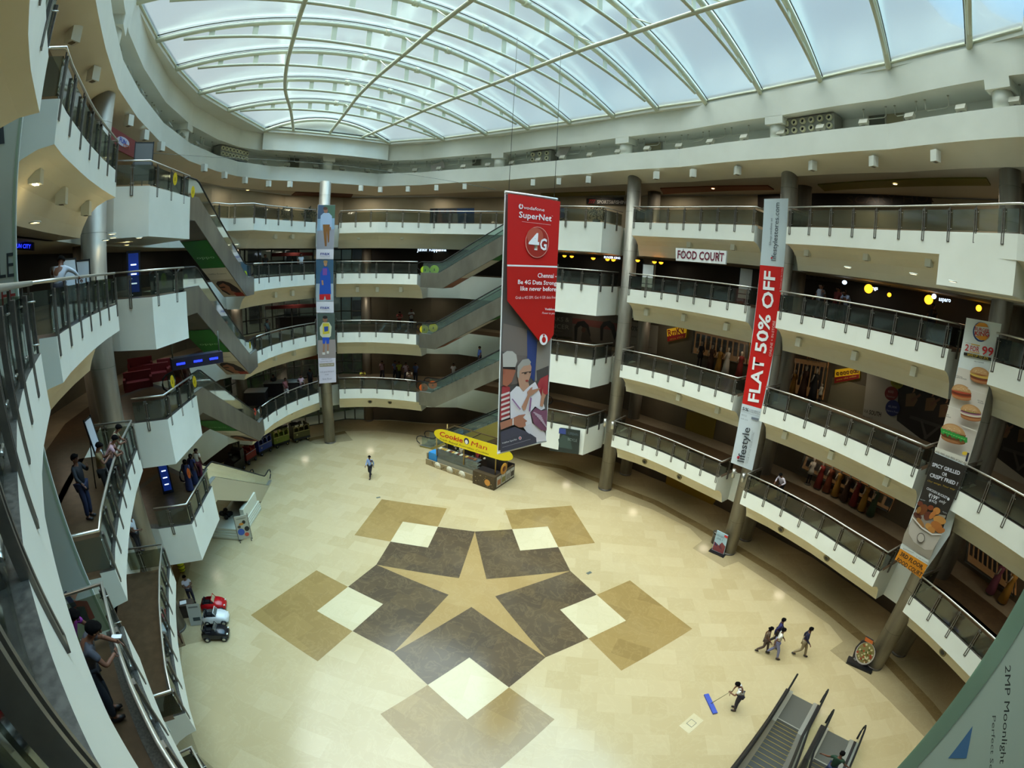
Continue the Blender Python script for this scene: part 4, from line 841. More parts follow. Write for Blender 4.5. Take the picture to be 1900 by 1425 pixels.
F.text('Grab a 4G SIM. Get 4 GB data free', 'e6c5c4', (253, 1087), (632, 1083), (253, 1060)); F.text('Vodafone', 'f2ecec', (528, 1190), (626, 1194), (528, 1168), bold=.02); F.text('Power to you', 'e6d5d4', (502, 1226), (622, 1230), (502, 1206), shear=.25)
F.zo = (900, 600, .18244); F.ell(557, 153, 41, 56, 'f2eeee'); F.ell(560, 156, 20, 30, 'b9140c'); F.poly([(548, 100), (572, 104), (556, 132)], 'b9140c'); F.flush('printed_emblem')
for a, b in (((937, 356), (1034, 370)), ((923, 841), (1013, 818))):
    F.zo = (0, 0, 1); MB().cyl(F.p(*a), F.p(*b), .06, pm('d8d8d4'), 10).build('hem_bar', F.root)
for q in ((944, 357), (1028, 369)):
    a = F.p(*q); MB().cyl(a, (a.x, a.y, 25.6), .012, M['gasket'], 6).build('cord', F.root)
# --- lifestyle banner
F = face((1390, 600), 24.0, (1440, 600), 23.9, 'column_banner', 'long white and red sale banner strapped to the right middle column', 'banner', (1340, 360, .18253))
F.slab([(427, 50), (673, 45), (552, 1195), (505, 1560), (305, 2810), (88, 2725)] if 0 else [(427, 50), (673, 45), (620, 760), (460, 1990), (305, 2812), (88, 2728), (300, 1480), (385, 720)], .05, pm('cfd8dc'))
L1_ = [(427, 50), (673, 45), (626, 744), (385, 722)]; F.poly(L1_, 'c3d0d4'); F.k += 1
F.poly([(385, 722), (626, 744), (600, 985), (551, 1440), (398, 2182), (203, 2128), (243, 1870), (313, 1424), (345, 1150)], 'c4120c'); F.poly([(203, 2128), (398, 2182), (305, 2812), (88, 2728)], 'c9d2d8'); F.flush('printed_field')
F.text('lifestylestores.com', '39424a', (545, 680), (583, 90), (497, 677)); F.text('Shop online at', '6c777d', (497, 522), (513, 245), (474, 520)); F.ell(503, 650, 10, 8, 'c4122c')
F.text('OFF', 'eef0f0', (510, 1170), (540, 790), (400, 1150), bold=.05); F.text('50%', 'eef0f0', (442, 1620), (495, 1230), (330, 1600), bold=.05); F.text('FLAT', 'eef0f0', (368, 2120), (430, 1670), (262, 2090), bold=.05)
F.text('ONLINE + IN-STORE', 'e5c3c0', (498, 1652), (540, 1290), (474, 1648)); F.text('*Conditions apply. T&C on display', 'dba9a4', (595, 968), (615, 755), (584, 966))
F.text('5%', '2c3238', (203, 2190), (268, 2208), (205, 2158), bold=.03); F.text('CASHBACK', '5c646a', (275, 2196), (388, 2226), (276, 2180)); F.text('(UNLIMITED)', '5c646a', (272, 2212), (385, 2244), (273, 2198)); F.poly([(200, 2205), (380, 2258), (380, 2261), (200, 2208)], '9aa2a8'); F.text('SIMPLYCLICK', '7a8288', (195, 2245), (250, 2262), (196, 2230)); F.poly([(300, 2260), (375, 2280), (370, 2302), (297, 2282)], '6a7280'); F.text('bank card', '7a8288', (190, 2280), (260, 2300), (192, 2268))
F.text('lifestyle', '2f353b', (222, 2725), (288, 2375), (154, 2710), bold=.02); F.ell(166, 2673, 14, 16, 'b01c34'); F.text('YOUR STYLE. YOUR STORE.', '868e94', (262, 2735), (330, 2415), (248, 2730)); F.poly([(237, 2735), (240, 2736), (312, 2400), (309, 2399)], 'a2a9ae'); F.flush('printed_rules')
# --- burger banner
F = face((1740, 800), 19.25, (1800, 800), 19.2, 'column_banner', 'long burger and chicken bucket banner strapped to the right front column', 'banner', (1640, 580, .21053))
F.slab([(728, 45), (1038, 100), (935, 620), (740, 1320), (580, 1960), (362, 2280), (128, 2115), (240, 1810), (462, 1200), (605, 690)], .05, pm('dfe8e8'))
F.poly([(728, 45), (1038, 100), (938, 600), (905, 740), (745, 1318), (462, 1200), (605, 690), (660, 470)], 'e2e8e4'); F.poly([(655, 480), (948, 560), (905, 740), (742, 1322), (462, 1200), (605, 690)], 'd8cec0'); F.k += 1
F.ell(856, 170, 72, 88, '24447c'); F.ell(862, 165, 66, 80, 'e2e8e4'); F.poly([(800, 120), (840, 88), (890, 92), (925, 130)], 'e2952a'); F.poly([(800, 205), (925, 215), (895, 245), (845, 240)], 'e2952a')
F.ell(865, 120, 50, 30, 'e2952a', a0=180, a1=360); F.ell(865, 205, 45, 26, 'e2952a', a0=0, a1=180)
F.poly([(770, 272), (848, 288), (846, 296), (768, 280)], 'd9a93a'); F.poly([(755, 340), (845, 355), (844, 362), (753, 347)], 'd9a93a'); F.poly([(706, 348), (946, 398), (944, 426), (704, 374)], '1f1a16'); F.flush('printed_logo')
F.text('BURGER', 'b5281c', (800, 152), (927, 180), (802, 122), bold=.04); F.text('KING', 'b5281c', (800, 198), (927, 212), (803, 162), bold=.06)
F.text('2', 'bc1f22', (712, 330), (745, 338), (716, 275), bold=.04); F.text('FOR', 'bc1f22', (760, 335), (838, 348), (764, 290), bold=.03); F.text('99', 'bc1f22', (860, 366), (960, 384), (866, 292), bold=.04); F.text('SAVE UP TO 37%', 'd3b23a', (736, 375), (918, 414), (739, 354), bold=.02); F.text('YOU GET ANY', '4a4a44', (720, 266), (765, 275), (721, 260)); F.text('VEG SURPRISE', '4a4a44', (795, 432), (880, 448), (797, 422))
def burger(c, s, sk, layers):
    cx, cy = c
    def e(dx, dy, rx, ry, h, a0=0, a1=360): F.poly([(cx + s * (dx + rx * math.cos(math.radians(a))), cy + s * (dy + rx * math.cos(math.radians(a)) * sk * 0 + ry * math.sin(math.radians(a)) + sk * (dx + rx * math.cos(math.radians(a))))) for a in range(a0, a1 + 1, 12)], h)
    e(0, 36, 84, 26, 'a3683c'); e(0, 30, 84, 24, 'b5794a')
    for i, h in enumerate(layers): e(0, 18 - i * 11, 86 + 2 * (i % 2), 18, h)
    e(0, -14, 84, 62, 'b88a58', 180, 360); e(-6, -24, 62, 44, 'c69a68', 180, 360)
    for q in range(14): a = random.uniform(-52, 52); b = random.uniform(-58, -28); e(a * .9, b + abs(a) * .3, 2.6, 1.8, 'e3cfa6')
burger((852, 560), 1.05, .22, ['8a3c1c', '7a4a2a', 'd8b054', 'c9a24c', '8e2e1c']); burger((687, 705), 1.0, .2, ['b5562a', '7c3418', '6e2c14', 'b2472c']); burger((770, 880), 1.05, .2, ['8a4a28', 'e0d8c0', 'c9a3a0', '7a3a58', '94a44a']); burger((620, 1060), 1.25, .24, ['8a5a34', 'a55f3c', '6d3c20', '94512c'])
P = []; Q2 = []
for i in range(13): x = 515 + i * 19; y = 1005 + i * 7.2; P.append((x, y - 12 + (i % 2) * 6)); Q2.append((x, y + 32 + (i % 2) * 18 - (8 if i % 3 else 0)))
F.poly(P + Q2[::-1], '2f8a3a')
for i in range(9): F.ell(540 + i * 22, 1030 + i * 8, 10, 6, '5bb04e')
F.poly([(745, 655), (912, 708), (911, 713), (744, 660)], 'ddd6ca'); F.poly([(575, 800), (688, 838), (687, 843), (573, 805)], 'ddd6ca'); F.poly([(700, 975), (828, 1022), (826, 1028), (698, 981)], 'ddd6ca'); F.poly([(470, 1160), (755, 1260), (744, 1318), (462, 1202)], 'd2cdbf'); F.ell(722, 1213, 24, 16, 'd9b63a'); F.poly([(745, 1205), (762, 1212), (742, 1285), (725, 1278)], '2b2a3c')
F.flush('printed_burgers')
F.text('CHICKEN', '3c3730', (645, 548), (700, 566), (647, 538)); F.text('KEEMA BURGER', '3c3730', (642, 562), (735, 584), (644, 552)); F.text("VEG GRILL", '3c3730', (828, 760), (880, 775), (830, 750)); F.text('BURGER', '3c3730', (834, 778), (882, 792), (836, 768)); F.text('MY', '3c3730', (566, 885), (585, 892), (568, 872)); F.text('BURGER', '3c3730', (562, 898), (602, 910), (564, 888)); F.text('ADD FRIES AND PEPSI AT JUST ₹60', '2a2622', (468, 1202), (735, 1310), (472, 1186), bold=.02)
F.zo = (1640, 820, .18248); F.k += 2
F.poly([(530, 75), (855, 212), (660, 700), (568, 965), (490, 1140), (215, 975), (330, 690), (438, 370)], '2a241f'); F.poly([(330, 700), (355, 640), (650, 700), (590, 900), (490, 1140), (215, 975), (240, 880)], '9a9080'); F.poly([(600, 780), (665, 690), (600, 900), (560, 990)], '241d1a')
F.poly([(325, 690), (420, 800), (520, 870), (612, 880), (560, 980), (520, 1040), (440, 1040), (330, 960), (282, 880), (283, 830)], 'b7aea2'); F.ell(468, 795, 165, 70, '8f8478', rot=.55)
for cx, cy, rx, ry, h, r in [(395, 580, 28, 24, '6b2f1c', .3), (420, 640, 60, 44, '6e3a18', -.9), (500, 620, 30, 26, '7a3a1c', 0), (370, 700, 48, 26, '54281a', .6), (470, 700, 36, 46, '5e2c1c', .5), (400, 770, 60, 24, '9a6c3a', 1.0), (560, 650, 36, 36, 'b8793a', 0), (520, 690, 24, 48, 'b06c32', .7), (590, 740, 66, 40, 'b8803e', .35), (560, 800, 64, 44, 'a8662e', .6), (600, 840, 44, 30, 'a3622c', 0), (480, 800, 34, 30, 'c08a48', .8), (510, 835, 40, 28, 'b57a3a', .6), (385, 640, 20, 36, '8a5a24', .3)]: F.ell(cx, cy, rx, ry, h, 16, rot=r)
F.poly([(322, 700), (420, 808), (520, 872), (612, 872), (612, 884), (515, 886), (412, 820), (318, 712)], 'd6cfc6'); F.ell(407, 915, 40, 50, '544b42'); F.ell(407, 915, 33, 42, 'b7aea2'); F.poly([(215, 975), (490, 1140), (478, 1165), (205, 1000)], 'c9ccc6'); F.poly([(205, 1018), (478, 1180), (408, 1318), (150, 1130)], 'd98a1e'); F.poly([(203, 1000), (480, 1162), (476, 1182), (203, 1018)], 'cfd2cc'); F.flush('printed_bucket')
F.text('SPICY GRILLED', 'd3d4dc', (513, 200), (785, 290), (520, 165), bold=.05); F.text('OR', 'd3d4dc', (610, 290), (660, 305), (618, 258), bold=.04); F.text('CRISPY FRIED ?', 'd3d4dc', (490, 302), (765, 395), (500, 268), bold=.05); F.text('Our wings, Your way', 'a8871e', (470, 350), (742, 440), (475, 334), shear=.3); F.text('CHICKEN BUCKET', 'd3d4dc', (460, 428), (660, 525), (466, 405), bold=.03); F.ell(677, 525, 12, 15, 'c9cad0'); F.flush('printed_dot'); F.text('₹199*', 'd9dadf', (478, 505), (580, 545), (492, 468), bold=.04); F.text('only', 'd9dadf', (585, 552), (650, 575), (590, 520), shear=.3); F.text('(8 PCS)', 'd3d4dc', (487, 545), (560, 570), (492, 522), bold=.03)
F.text('3RD FLOOR,', '1d1812', (200, 1080), (425, 1225), (212, 1040), bold=.05); F.text('FOOD COURT', '1d1812', (165, 1142), (408, 1295), (178, 1100), bold=.05); F.text('Redefining the taste', '5c5c54', (235, 1020), (340, 1060), (238, 1010)); F.text('T: 044 2225000', '4c4c44', (362, 1096), (480, 1165), (366, 1084))
F.text('NOW', 'b9bac0', (400, 530), (450, 545), (402, 520)); F.text('ALSO', 'b9bac0', (620, 650), (662, 670), (622, 638))
# --- menswear poster strip on the back column
F = face((590, 540), 36.62, (622, 540), 36.55, 'column_banner', 'long fashion poster strip with three models on the back column', 'banner', (340, 340, .15789))
F.slab([(1582, 252), (1787, 256), (1765, 900), (1798, 2325), (1600, 2348), (1560, 900)], .05, pm('d9d6dc'))
F.poly([(1585, 255), (1786, 258), (1768, 776), (1570, 776)], '4a5f7c'); F.poly([(1640, 258), (1786, 258), (1780, 450), (1720, 470), (1700, 300)], '51705c'); F.poly([(1575, 560), (1780, 520), (1768, 776), (1570, 776)], '9a9aa4'); F.poly([(1578, 420), (1780, 410), (1776, 540), (1575, 560)], '8fb0cc')
F.poly([(1640, 485), (1722, 485), (1715, 690), (1700, 700), (1688, 560), (1685, 740), (1665, 740), (1655, 650)], '8a5c2e'); F.poly([(1615, 380), (1650, 350), (1715, 350), (1748, 385), (1748, 530), (1728, 530), (1722, 485), (1640, 485), (1628, 560), (1610, 540)], 'a9bfdc'); F.ell(1675, 320, 24, 32, '9c6c58'); F.ell(1670, 296, 26, 18, '5a3c30'); F.poly([(1715, 515), (1738, 515), (1735, 550), (1718, 550)], '9c6c58')
F.k += 1; F.poly([(1570, 776), (1768, 776), (1765, 890), (1562, 890)], 'dddae2'); F.poly([(1562, 898), (1765, 898), (1765, 1385), (1560, 1385)], '3d5f7a'); F.poly([(1562, 1180), (1765, 1180), (1765, 1385), (1560, 1385)], 'a8b4bc'); F.poly([(1600, 1300), (1730, 1300), (1732, 1368), (1680, 1370), (1665, 1320), (1650, 1370), (1602, 1370)], 'c01c24'); F.poly([(1612, 1050), (1648, 985), (1700, 985), (1728, 1050), (1738, 1300), (1600, 1305)], '1c4fae'); F.poly([(1640, 1000), (1690, 1000), (1690, 1080), (1640, 1080)], '7a4a9a'); F.ell(1672, 945, 20, 30, 'b08468'); F.ell(1672, 922, 26, 16, 'a5824e'); F.poly([(1625, 1140), (1645, 1140), (1650, 1195), (1630, 1195)], 'b08468')
F.poly([(1562, 1390), (1768, 1390), (1770, 1520), (1565, 1520)], 'dddae2'); F.zo = (340, 560, .15789)
F.poly([(1575, 135), (1780, 135), (1792, 660), (1590, 660)], '4c5a54'); F.poly([(1585, 450), (1790, 440), (1794, 660), (1590, 660)], '9c8f8c'); F.poly([(1635, 410), (1718, 410), (1715, 490), (1685, 492), (1678, 440), (1665, 492), (1640, 490)], '1c4fc0'); F.poly([(1605, 300), (1640, 240), (1715, 240), (1745, 290), (1735, 400), (1720, 415), (1635, 415), (1610, 390)], 'd3cfae'); F.poly([(1640, 250), (1715, 250), (1720, 370), (1640, 380)], 'd0bd3a'); F.poly([(1655, 290), (1705, 285), (1705, 340), (1660, 350)], '2a4a9a'); F.ell(1668, 205, 27, 34, '8c5f4a'); F.ell(1668, 180, 28, 18, '241c1c'); F.poly([(1645, 490), (1665, 490), (1662, 590), (1642, 590)], 'a67a62'); F.poly([(1690, 490), (1712, 490), (1708, 580), (1692, 580)], 'a67a62'); F.poly([(1635, 590), (1668, 590), (1668, 618), (1636, 618)], 'd8d4d0'); F.poly([(1688, 575), (1712, 575), (1712, 605), (1688, 605)], 'd8d4d0')
F.k += 1; F.poly([(1590, 660), (1792, 655), (1798, 940), (1600, 955)], 'd6cfdc'); F.poly([(1602, 722), (1775, 712), (1775, 752), (1604, 760)], '9a8c74'); F.flush('printed_models')
F.text('max', '2b3684', (1612, 80), (1722, 80), (1612, 45), bold=.04); F.text('choose more', '6c6470', (1625, 678), (1745, 668), (1625, 664)); F.text('spend less cash', '6c6470', (1612, 705), (1755, 694), (1612, 692)); F.text('SALE ON 50% OFF', 'e6e0d2', (1610, 748), (1765, 740), (1610, 730)); F.text('first floor', '8c8496', (1640, 912), (1750, 905), (1640, 890)); F.text('max', '5c5470', (1668, 855), (1712, 852), (1668, 842)); F.text('looks good, feels good', '7c7488', (1612, 826), (1772, 815), (1612, 810)); F.zo = (340, 340, .15789); F.text('max', '2b3684', (1612, 845), (1724, 845), (1612, 805), bold=.04); F.text('look good. feel good', '6a6a8a', (1612, 864), (1724, 864), (1612, 854))
# --- banner at the left picture edge
F = face((60, 700), 8.2, (28, 540), 8.36, 'column_banner', 'white sale banner with fashion sketches at the left edge behind the near railing', 'banner', step=.006)
F.A = Vector((-7.24, 4.15, 0)); F.B = Vector((-8.3, 3.25, 0)); F.X = (F.B - F.A).normalized(); F.n = Vector((F.X.y, -F.X.x, 0)); F.n = F.n if F.n.dot(EYE - F.A) > 0 else -F.n
def LB(u, z): return F.A + F.X * u + Vector((0, 0, z))
t = F.root; m = MB(); m.box(LB(.75, 12.6) - F.n * .02, (1.5, .03, 14.4), pm('c4d2cb'), math.atan2(F.X.y, F.X.x)); m.build('sheet', t)
def lb_poly(pts, h, nm, l=.004): return MB().poly([LB(u, z) + F.n * l for u, z in pts], pm(h)).build(nm, t)
lb_poly([(.02, 5.4), (.06, 5.4), (.06, 19.8), (.02, 19.8)], '9fb8a2', 'hem')
XR = -F.X
text('lettering', 'SALE', pm('3f474a'), t, LB(.36, 15.3), XR, (0, 0, 1), .36, .62, ext=0); text('lettering', 'OFF', pm('a3433c'), t, LB(.30, 14.85), XR, (0, 0, 1), .32, .5, ext=0); text('lettering', 'T&C apply', pm('4a5256'), t, LB(.3, 14.45), XR, (0, 0, 1), .06, .4, ext=0)
lb_poly([(.06, 14.6), (.9, 14.6), (.9, 14.62), (.06, 14.62)], '8f8f8c', 'rule')
for dz, nm in ((.9, 'a'), (-8.0, 'b'), (-9.7, 'c')):
    z = 17.2 + dz; MB().poly([LB(u, z + v) + F.n * .006 for u, v in [(.2, .3), (.5, .38), (.62, .1), (.45, -.2), (.2, -.1)]], pm('a4473c')).poly([LB(u, z + v) + F.n * .008 for u, v in [(.3, .2), (.48, .22), (.5, -.5), (.35, -1.0), (.26, -1.0), (.36, -.5)]], pm('3a464e')).poly([LB(u, z + v) + F.n * .008 for u, v in [(.52, .6), (.62, .55), (.56, .2), (.44, .25)]], pm('2c3450')).poly([LB(u, z + v) + F.n * .007 for u, v in [(.16, -.3), (.22, -.28), (.7, -1.1), (.64, -1.15)]], pm('6c3a3a')).poly([LB(u, z + v) + F.n * .009 for u, v in [(.3, .52), (.4, .6), (.5, .5), (.42, .38)]], pm('b58a72')).build('printed_sketch', t)
# --- banner at the right picture edge, near the camera
A = plan(1800, 1260, 6.0); t = thing('hanging_banner', 'near white banner with green margin at the lower right picture edge', 'banner', (A[0], A[1], 9)); Av = Vector((*A, 0)); Xd = (Vector(plan(1800, 1300, 5.98)) - Vector(A)).normalized()
Xd = Vector((.42, -.907, 0)); nrm = Vector((-.907, -.42, 0)); m = MB(); m.box(Av + Xd * 1.25 + Vector((0, 0, 10.4)), (2.5, .03, 11.0), pm('b4c4b8'), math.atan2(Xd.y, Xd.x)); m.build('sheet', t)
ff = glassy('green_film', 'bfe0c8', .6, .2); m = MB(); m.box(Av - Xd * .0 + Xd * .09 + Vector((0, 0, 10.4)) + nrm * .03, (.22, .012, 11.0), ff, math.atan2(Xd.y, Xd.x)); m.build('green_margin_film', t)
F = Face(A, (Av + Xd).xy, t, (1640, 1130, .207), .004)
def rb(pts, h, nm): P = [F.p(*q) + nrm * .022 for q in pts]; return MB().poly(P, pm(h)).build(nm, t)
rb([(800, 1040), (580, 1330), (745, 1330)], '4f79a6', 'printed_triangle')
F.k = 6; F.text('2MP Moonlight', '2c3230', (1090, 500), (1040, 1380), (1140, 520)); F.text('Perfect Selfie', '59625e', (975, 950), (935, 1560), (1008, 955))
# ------------------------------------------------------------------ shop fronts, boards and lamps
def wface(pl, pr, name, label, cat, group=None, off=.14, th=.05, step=.01, D=None):
    wl = offset(W, -off - .05, True); A, _ = hit(*pl, wl, True, False); Bp, _ = hit(*pr, wl, True, False)
    if D: A = dpt(*pl, D[0]); Bp = dpt(*pr, D[1])
    t = thing(name, label, cat, (A.x, A.y, A.z), group); return Face(A.xy, Bp.xy, t, (0, 0, 1.0), step)
def board(px, h, name, label, cat='sign', th=.06, D=None, group=None, em=0, off=.14):
    F = wface(px[0], px[1], name, label, cat, group, off, D=D); F.slab(px, th, mat('board_' + h, h, .5, 0, em) if em else pm(h), 'board'); F.k = 2; return F
# hanging food court sign
F = board([(1253.5, 460), (1347.5, 465.5), (1346, 490.5), (1254, 483.5)], 'e4e6e4', 'hanging_sign', 'white food court sign with dark red letters hung under the top right gallery', D=(25.6, 24.5), th=.18)
F.text('FOOD COURT', '6e1f36', (1257, 479), (1343, 485), (1257.3, 464.5), bold=.05, ext=.0); 
for x in (1268, 1335):
    a = F.p(x, 461 + (x - 1253) * .06); MB().cyl(a, (a.x, a.y, 16.2), .02, M['gasket'], 6).build('hanger_rod', F.root)
F = board([(1088, 368), (1157, 366), (1157, 380), (1088.3, 378.5)], '16120f', 'shop_sign', 'black sports and fishing shop sign with white letters on the top floor')
F.text('SPORTS&FISHING', 'd8d8d4', (1108, 377.5), (1166, 378.5), (1108, 371.5), bold=.03); F.text('777', '8a1c18', (1092, 377.5), (1105, 377.5), (1092, 370.5), bold=.06, shear=.2)
F = board([(1406, 361.5), (1690, 361), (1830, 362), (1830, 382), (1690, 383), (1406, 384)], '1d1410', 'shop_sign', 'long dark fascia with faint outlined haunted attraction letters on the top right floor')
F.text('SCARY HOUSE', '3a2a1e', (1572, 378), (1780, 377), (1572, 364)); 
F = board([(1237.5, 611), (1275, 603.5), (1271.5, 626.5), (1238.5, 634)], 'd9a916', 'shop_sign', 'small yellow and red silk shop sign on the second floor, left of the mannequins', em=.25)
F.poly([(1238, 624.5), (1273, 617.5), (1271.5, 626.5), (1238.5, 634)], '9c1f18'); F.flush('red_band'); F.text('RmKV', '8c1a14', (1241, 624), (1272, 617), (1241, 612), bold=.06); F.text('since 1924', 'd9b23a', (1243, 631), (1268, 626), (1243, 628))
F = board([(1549.5, 686), (1596, 680), (1594, 702), (1548, 711)], 'd9a916', 'shop_sign', 'yellow and red sign in round regional script on the second floor at right', em=.25)
F.poly([(1548.6, 700), (1594.6, 694), (1594, 702), (1548, 711)], '9c1f18'); F.flush('red_band')
for i, (x, y) in enumerate([(1554, 693.5), (1561, 693), (1567, 692), (1573, 691), (1580, 690), (1586, 689), (1591, 688.5)]): F.ell(x, y, 2.6, 3.4, '5a1a10', 14); F.ell(x + .3, y + .2, 1.4, 1.8, 'd9a916', 12); F.poly([(x + 2, y - 3.6), (x + 2.8, y - 3.6), (x + 2.8, y + 4), (x + 2, y + 4)], '5a1a10')
F.flush('script_letters'); F.text('www silks online', 'd9b23a', (1553, 706.5), (1590, 699), (1553, 703))
F = board([(1169, 596), (1221, 605), (1218, 657), (1168, 651)], '8f8b7e', 'shop_poster', 'pale half price offer poster beside the second floor column right of the landing')
F.text('50% OFF', '4a4642', (1166, 612), (1207, 618), (1166, 603.5), bold=.03); F.text('selected items', '5a5650', (1172, 625), (1204, 630), (1172, 622)); F.text('up to 10% cashback on', '5a5650', (1171, 640), (1210, 646), (1171, 637.5)); F.text('cards', '5a5650', (1189, 650), (1200, 651.5), (1189, 646))
F = board([(1016, 583), (1062, 586), (1062, 626), (1014, 622)], '4d4740', 'shop_poster', 'grey fashion store name board partly hidden behind the red banner')
F.text('MARKS &', '8b857a', (1010, 594), (1056, 597.5), (1010, 586)); F.text('SPENCER', '8b857a', (1004, 606), (1056, 611.5), (1004, 598)); F.text('LONDON', '7b756a', (1022, 613.5), (1043, 616), (1022, 611))
F = board([(1062, 584), (1146, 590), (1146, 640), (1062, 634)], '5d564c', 'shop_poster', 'wide dark poster with stooping figures on the second floor behind the landing')
F.poly([(1062, 590), (1146, 600), (1146, 615), (1062, 600)], '6b3a34'); 
for dx, h in ((0, '1a1816'), (48, '1a1816')): F.poly([(1066 + dx, 606), (1072 + dx, 597), (1084 + dx, 595), (1092 + dx, 603), (1096 + dx, 622), (1092 + dx, 632), (1086 + dx, 612), (1078 + dx, 604), (1072 + dx, 608), (1070 + dx, 632), (1066 + dx, 632)], h)
F.poly([(1078, 628), (1082, 608), (1088, 608), (1098, 634), (1078, 634)], '3c342c'); F.ell(1083, 612, 4, 5, '4a3024'); F.flush('printed_figures')
# restaurant hoardings on the second floor
def hoard(px, dx, label):
    F = board(px, 'aaa698', 'shop_hoarding', label); 
    def S(x, y): return (x + dx[0], y + dx[1])
    F.poly([S(1668, 690), S(1765, 730), S(1755, 850), S(1690, 800), S(1664, 780)], '241e17')
    for cx, cy, a in ((1694, 722, 1.0), (1730, 730, .9), (1756, 742, .9)):
        F.ell(*S(cx, cy), 4.4 * a, 6.5 * a, '96694c', 14); F.ell(*S(cx - 3, cy - 1), 4.6 * a, 7.5 * a, '17110d', 14); F.poly([S(cx - 12 * a, cy + 9), S(cx + 4, cy + 7), S(cx + 9, cy + 20), S(cx + 2, cy + 32), S(cx - 14, cy + 32)], '6e5436'); F.poly([S(cx - 4, cy + 18), S(cx + 14, cy + 8), S(cx + 15, cy + 12), S(cx - 2, cy + 24)], '6b4a36')
    F.poly([S(1690, 770), S(1750, 790), S(1748, 796), S(1688, 776)], '3e3a36'); F.poly([S(1708, 780), S(1712, 780), S(1722, 812), S(1716, 812)], '4a4640'); F.poly([S(1742, 790), S(1746, 792), S(1718, 816), S(1714, 812)], '4a4640')
    F.ell(*S(1666, 707), 12.5, 14.5, '8f8a1c'); F.ell(*S(1655, 730), 12.5, 13, '6e1c1c'); F.ell(*S(1657.5, 757), 13.5, 15, '1c2860'); F.flush('printed_diners')
    F.text('27', '2c2c18', S(1661, 704), S(1671, 706), S(1661, 700)); F.text('Cuisines', '2c2c18', S(1657, 712), S(1674, 716), S(1657, 708)); F.text('600', 'a08a84', S(1649, 728), S(1659, 730), S(1649, 723)); F.text('Seater', 'a08a84', S(1646, 736), S(1662, 739), S(1646, 732)); F.text('45,000', '9aa0b8', S(1649, 755), S(1665, 758), S(1649, 751)); F.text('Square Feet', '9aa0b8', S(1646, 762), S(1668, 767), S(1646, 758.5))
    F.text('VIA', '34322c', S(1604, 765), S(1612, 767), S(1604, 758), name='lettering'); F.text('SOUTH', '34322c', S(1614, 768), S(1636, 773), S(1614, 760), bold=.05); F.text('At Level 3', '44423c', S(1603, 773), S(1620, 777), S(1603, 770))
hoard([(1610, 678), (1790, 728), (1790, 878), (1598, 790)], (0, 0), 'large restaurant hoarding with diners and three coloured discs on the second floor')
hoard([(1803, 735), (1899, 770), (1899, 935), (1803, 885)], (172, 58), 'repeat of the diners hoarding at the right picture edge on the second floor')
F = wface((1458, 500), (1550, 512), 'wall_lettering', 'faint dark restaurant name letters on the third floor wall at right', 'sign'); F.slab([(1456, 492), (1566, 508), (1566, 527), (1456, 512)], .05, pm('4f4b42'), 'board'); F.k = 2
F.text('VIA', '26241f', (1458, 509), (1480, 511), (1459, 497)); F.text('SOUTH', '1b1a17', (1484, 511), (1530, 516), (1484, 498.5), bold=.05); F.text('all day dining', '2b2924', (1510, 521), (1555, 526), (1510, 518))
# M: dark restaurant glass walls, mannequin windows, yellow panels
def panel(px, h, label, cat='panel', em=0, name='hoarding', off=.02): 
    F = wface(px[0], px[1], name, label, cat, off=off); F.slab(px, .05, mat('panel_' + h, h, .5, 0, em), 'panel'); return F
panel([(1275, 763), (1330, 771), (1322, 818), (1270, 803)], '7a6612', 'olive yellow hoarding panel on the first floor left of the lifestyle banner')
panel([(1238, 878), (1330, 925), (1310, 955), (1232, 915)], '8a6a10', 'yellow hoarding panel at ground floor under the right gallery')
panel([(1545, 700), (1610, 718), (1600, 800), (1530, 770)], '8a8268', 'plain beige wall panel beside the regional script sign', off=.0)
m_win = mat('lit_shop_interior', '5a3c1e', .7, 0, .9); m_man = mat('mannequin_cream', 'b8a894', .5)
CL_ = {'gold': 'a9792a', 'brown': '4a2e1c', 'white': 'c9c2b4', 'black': '1c1a1a', 'red': '7c241c', 'green': '33462c', 'rust': '7a3a1c', 'blue': '2c3456', 'pink': '8a4a5a'}
def win(px, label, off=.1):
    F = wface(px[0], px[1], 'shop_window', label, 'shop window', off=off); F.slab(px, .04, m_win, 'backdrop'); A = [F.p(*q) + F.n * .25 for q in px]; m = MB(); m.poly(A, M['window']); m.build('pane', F.root); F.k = 3
    for i in range(len(px)): MB().cyl(A[i], A[(i + 1) % len(px)], .03, M['gasket'], 6).build('frame_bar', F.root)
    for i in range(10):
        a = i / 10; q = [F.p(*px[j]) for j in (0, 1, 2, 3)]; t_ = q[0].lerp(q[1], a + .03); b_ = q[3].lerp(q[2], a + .03); c = random.choice(['6b4a22', '3a2a1c', '8a6a3a', '50341c', '2c2218']); w_ = (q[1] - q[0]) * .07
        MB().poly([t_.lerp(b_, .15) + F.n * .03, t_.lerp(b_, .15) + w_ + F.n * .03, t_.lerp(b_, .75) + w_ + F.n * .03, t_.lerp(b_, .75) + F.n * .03], pm(c)).build('hanging_fabric', F.root)
    return F
win([(1291, 611), (1392, 635), (1388, 676), (1286, 655)], 'shop window with dressed mannequins on the second floor left of the lifestyle banner')
F = win([(1463, 661), (1538, 672), (1527, 742), (1452, 724)], 'warm lit saree shop window on the second floor right of the lifestyle banner'); F.text('Deals', 'c98a4a', (1497, 670), (1522, 674), (1498, 661.5))
win([(1497, 842), (1660, 925), (1650, 948), (1488, 868)], 'long low lit shop window with sarees on the first floor')
win([(1800, 985), (1885, 1050), (1885, 1105), (1795, 1040)], 'jewel coloured shop window on the first floor at the right edge')
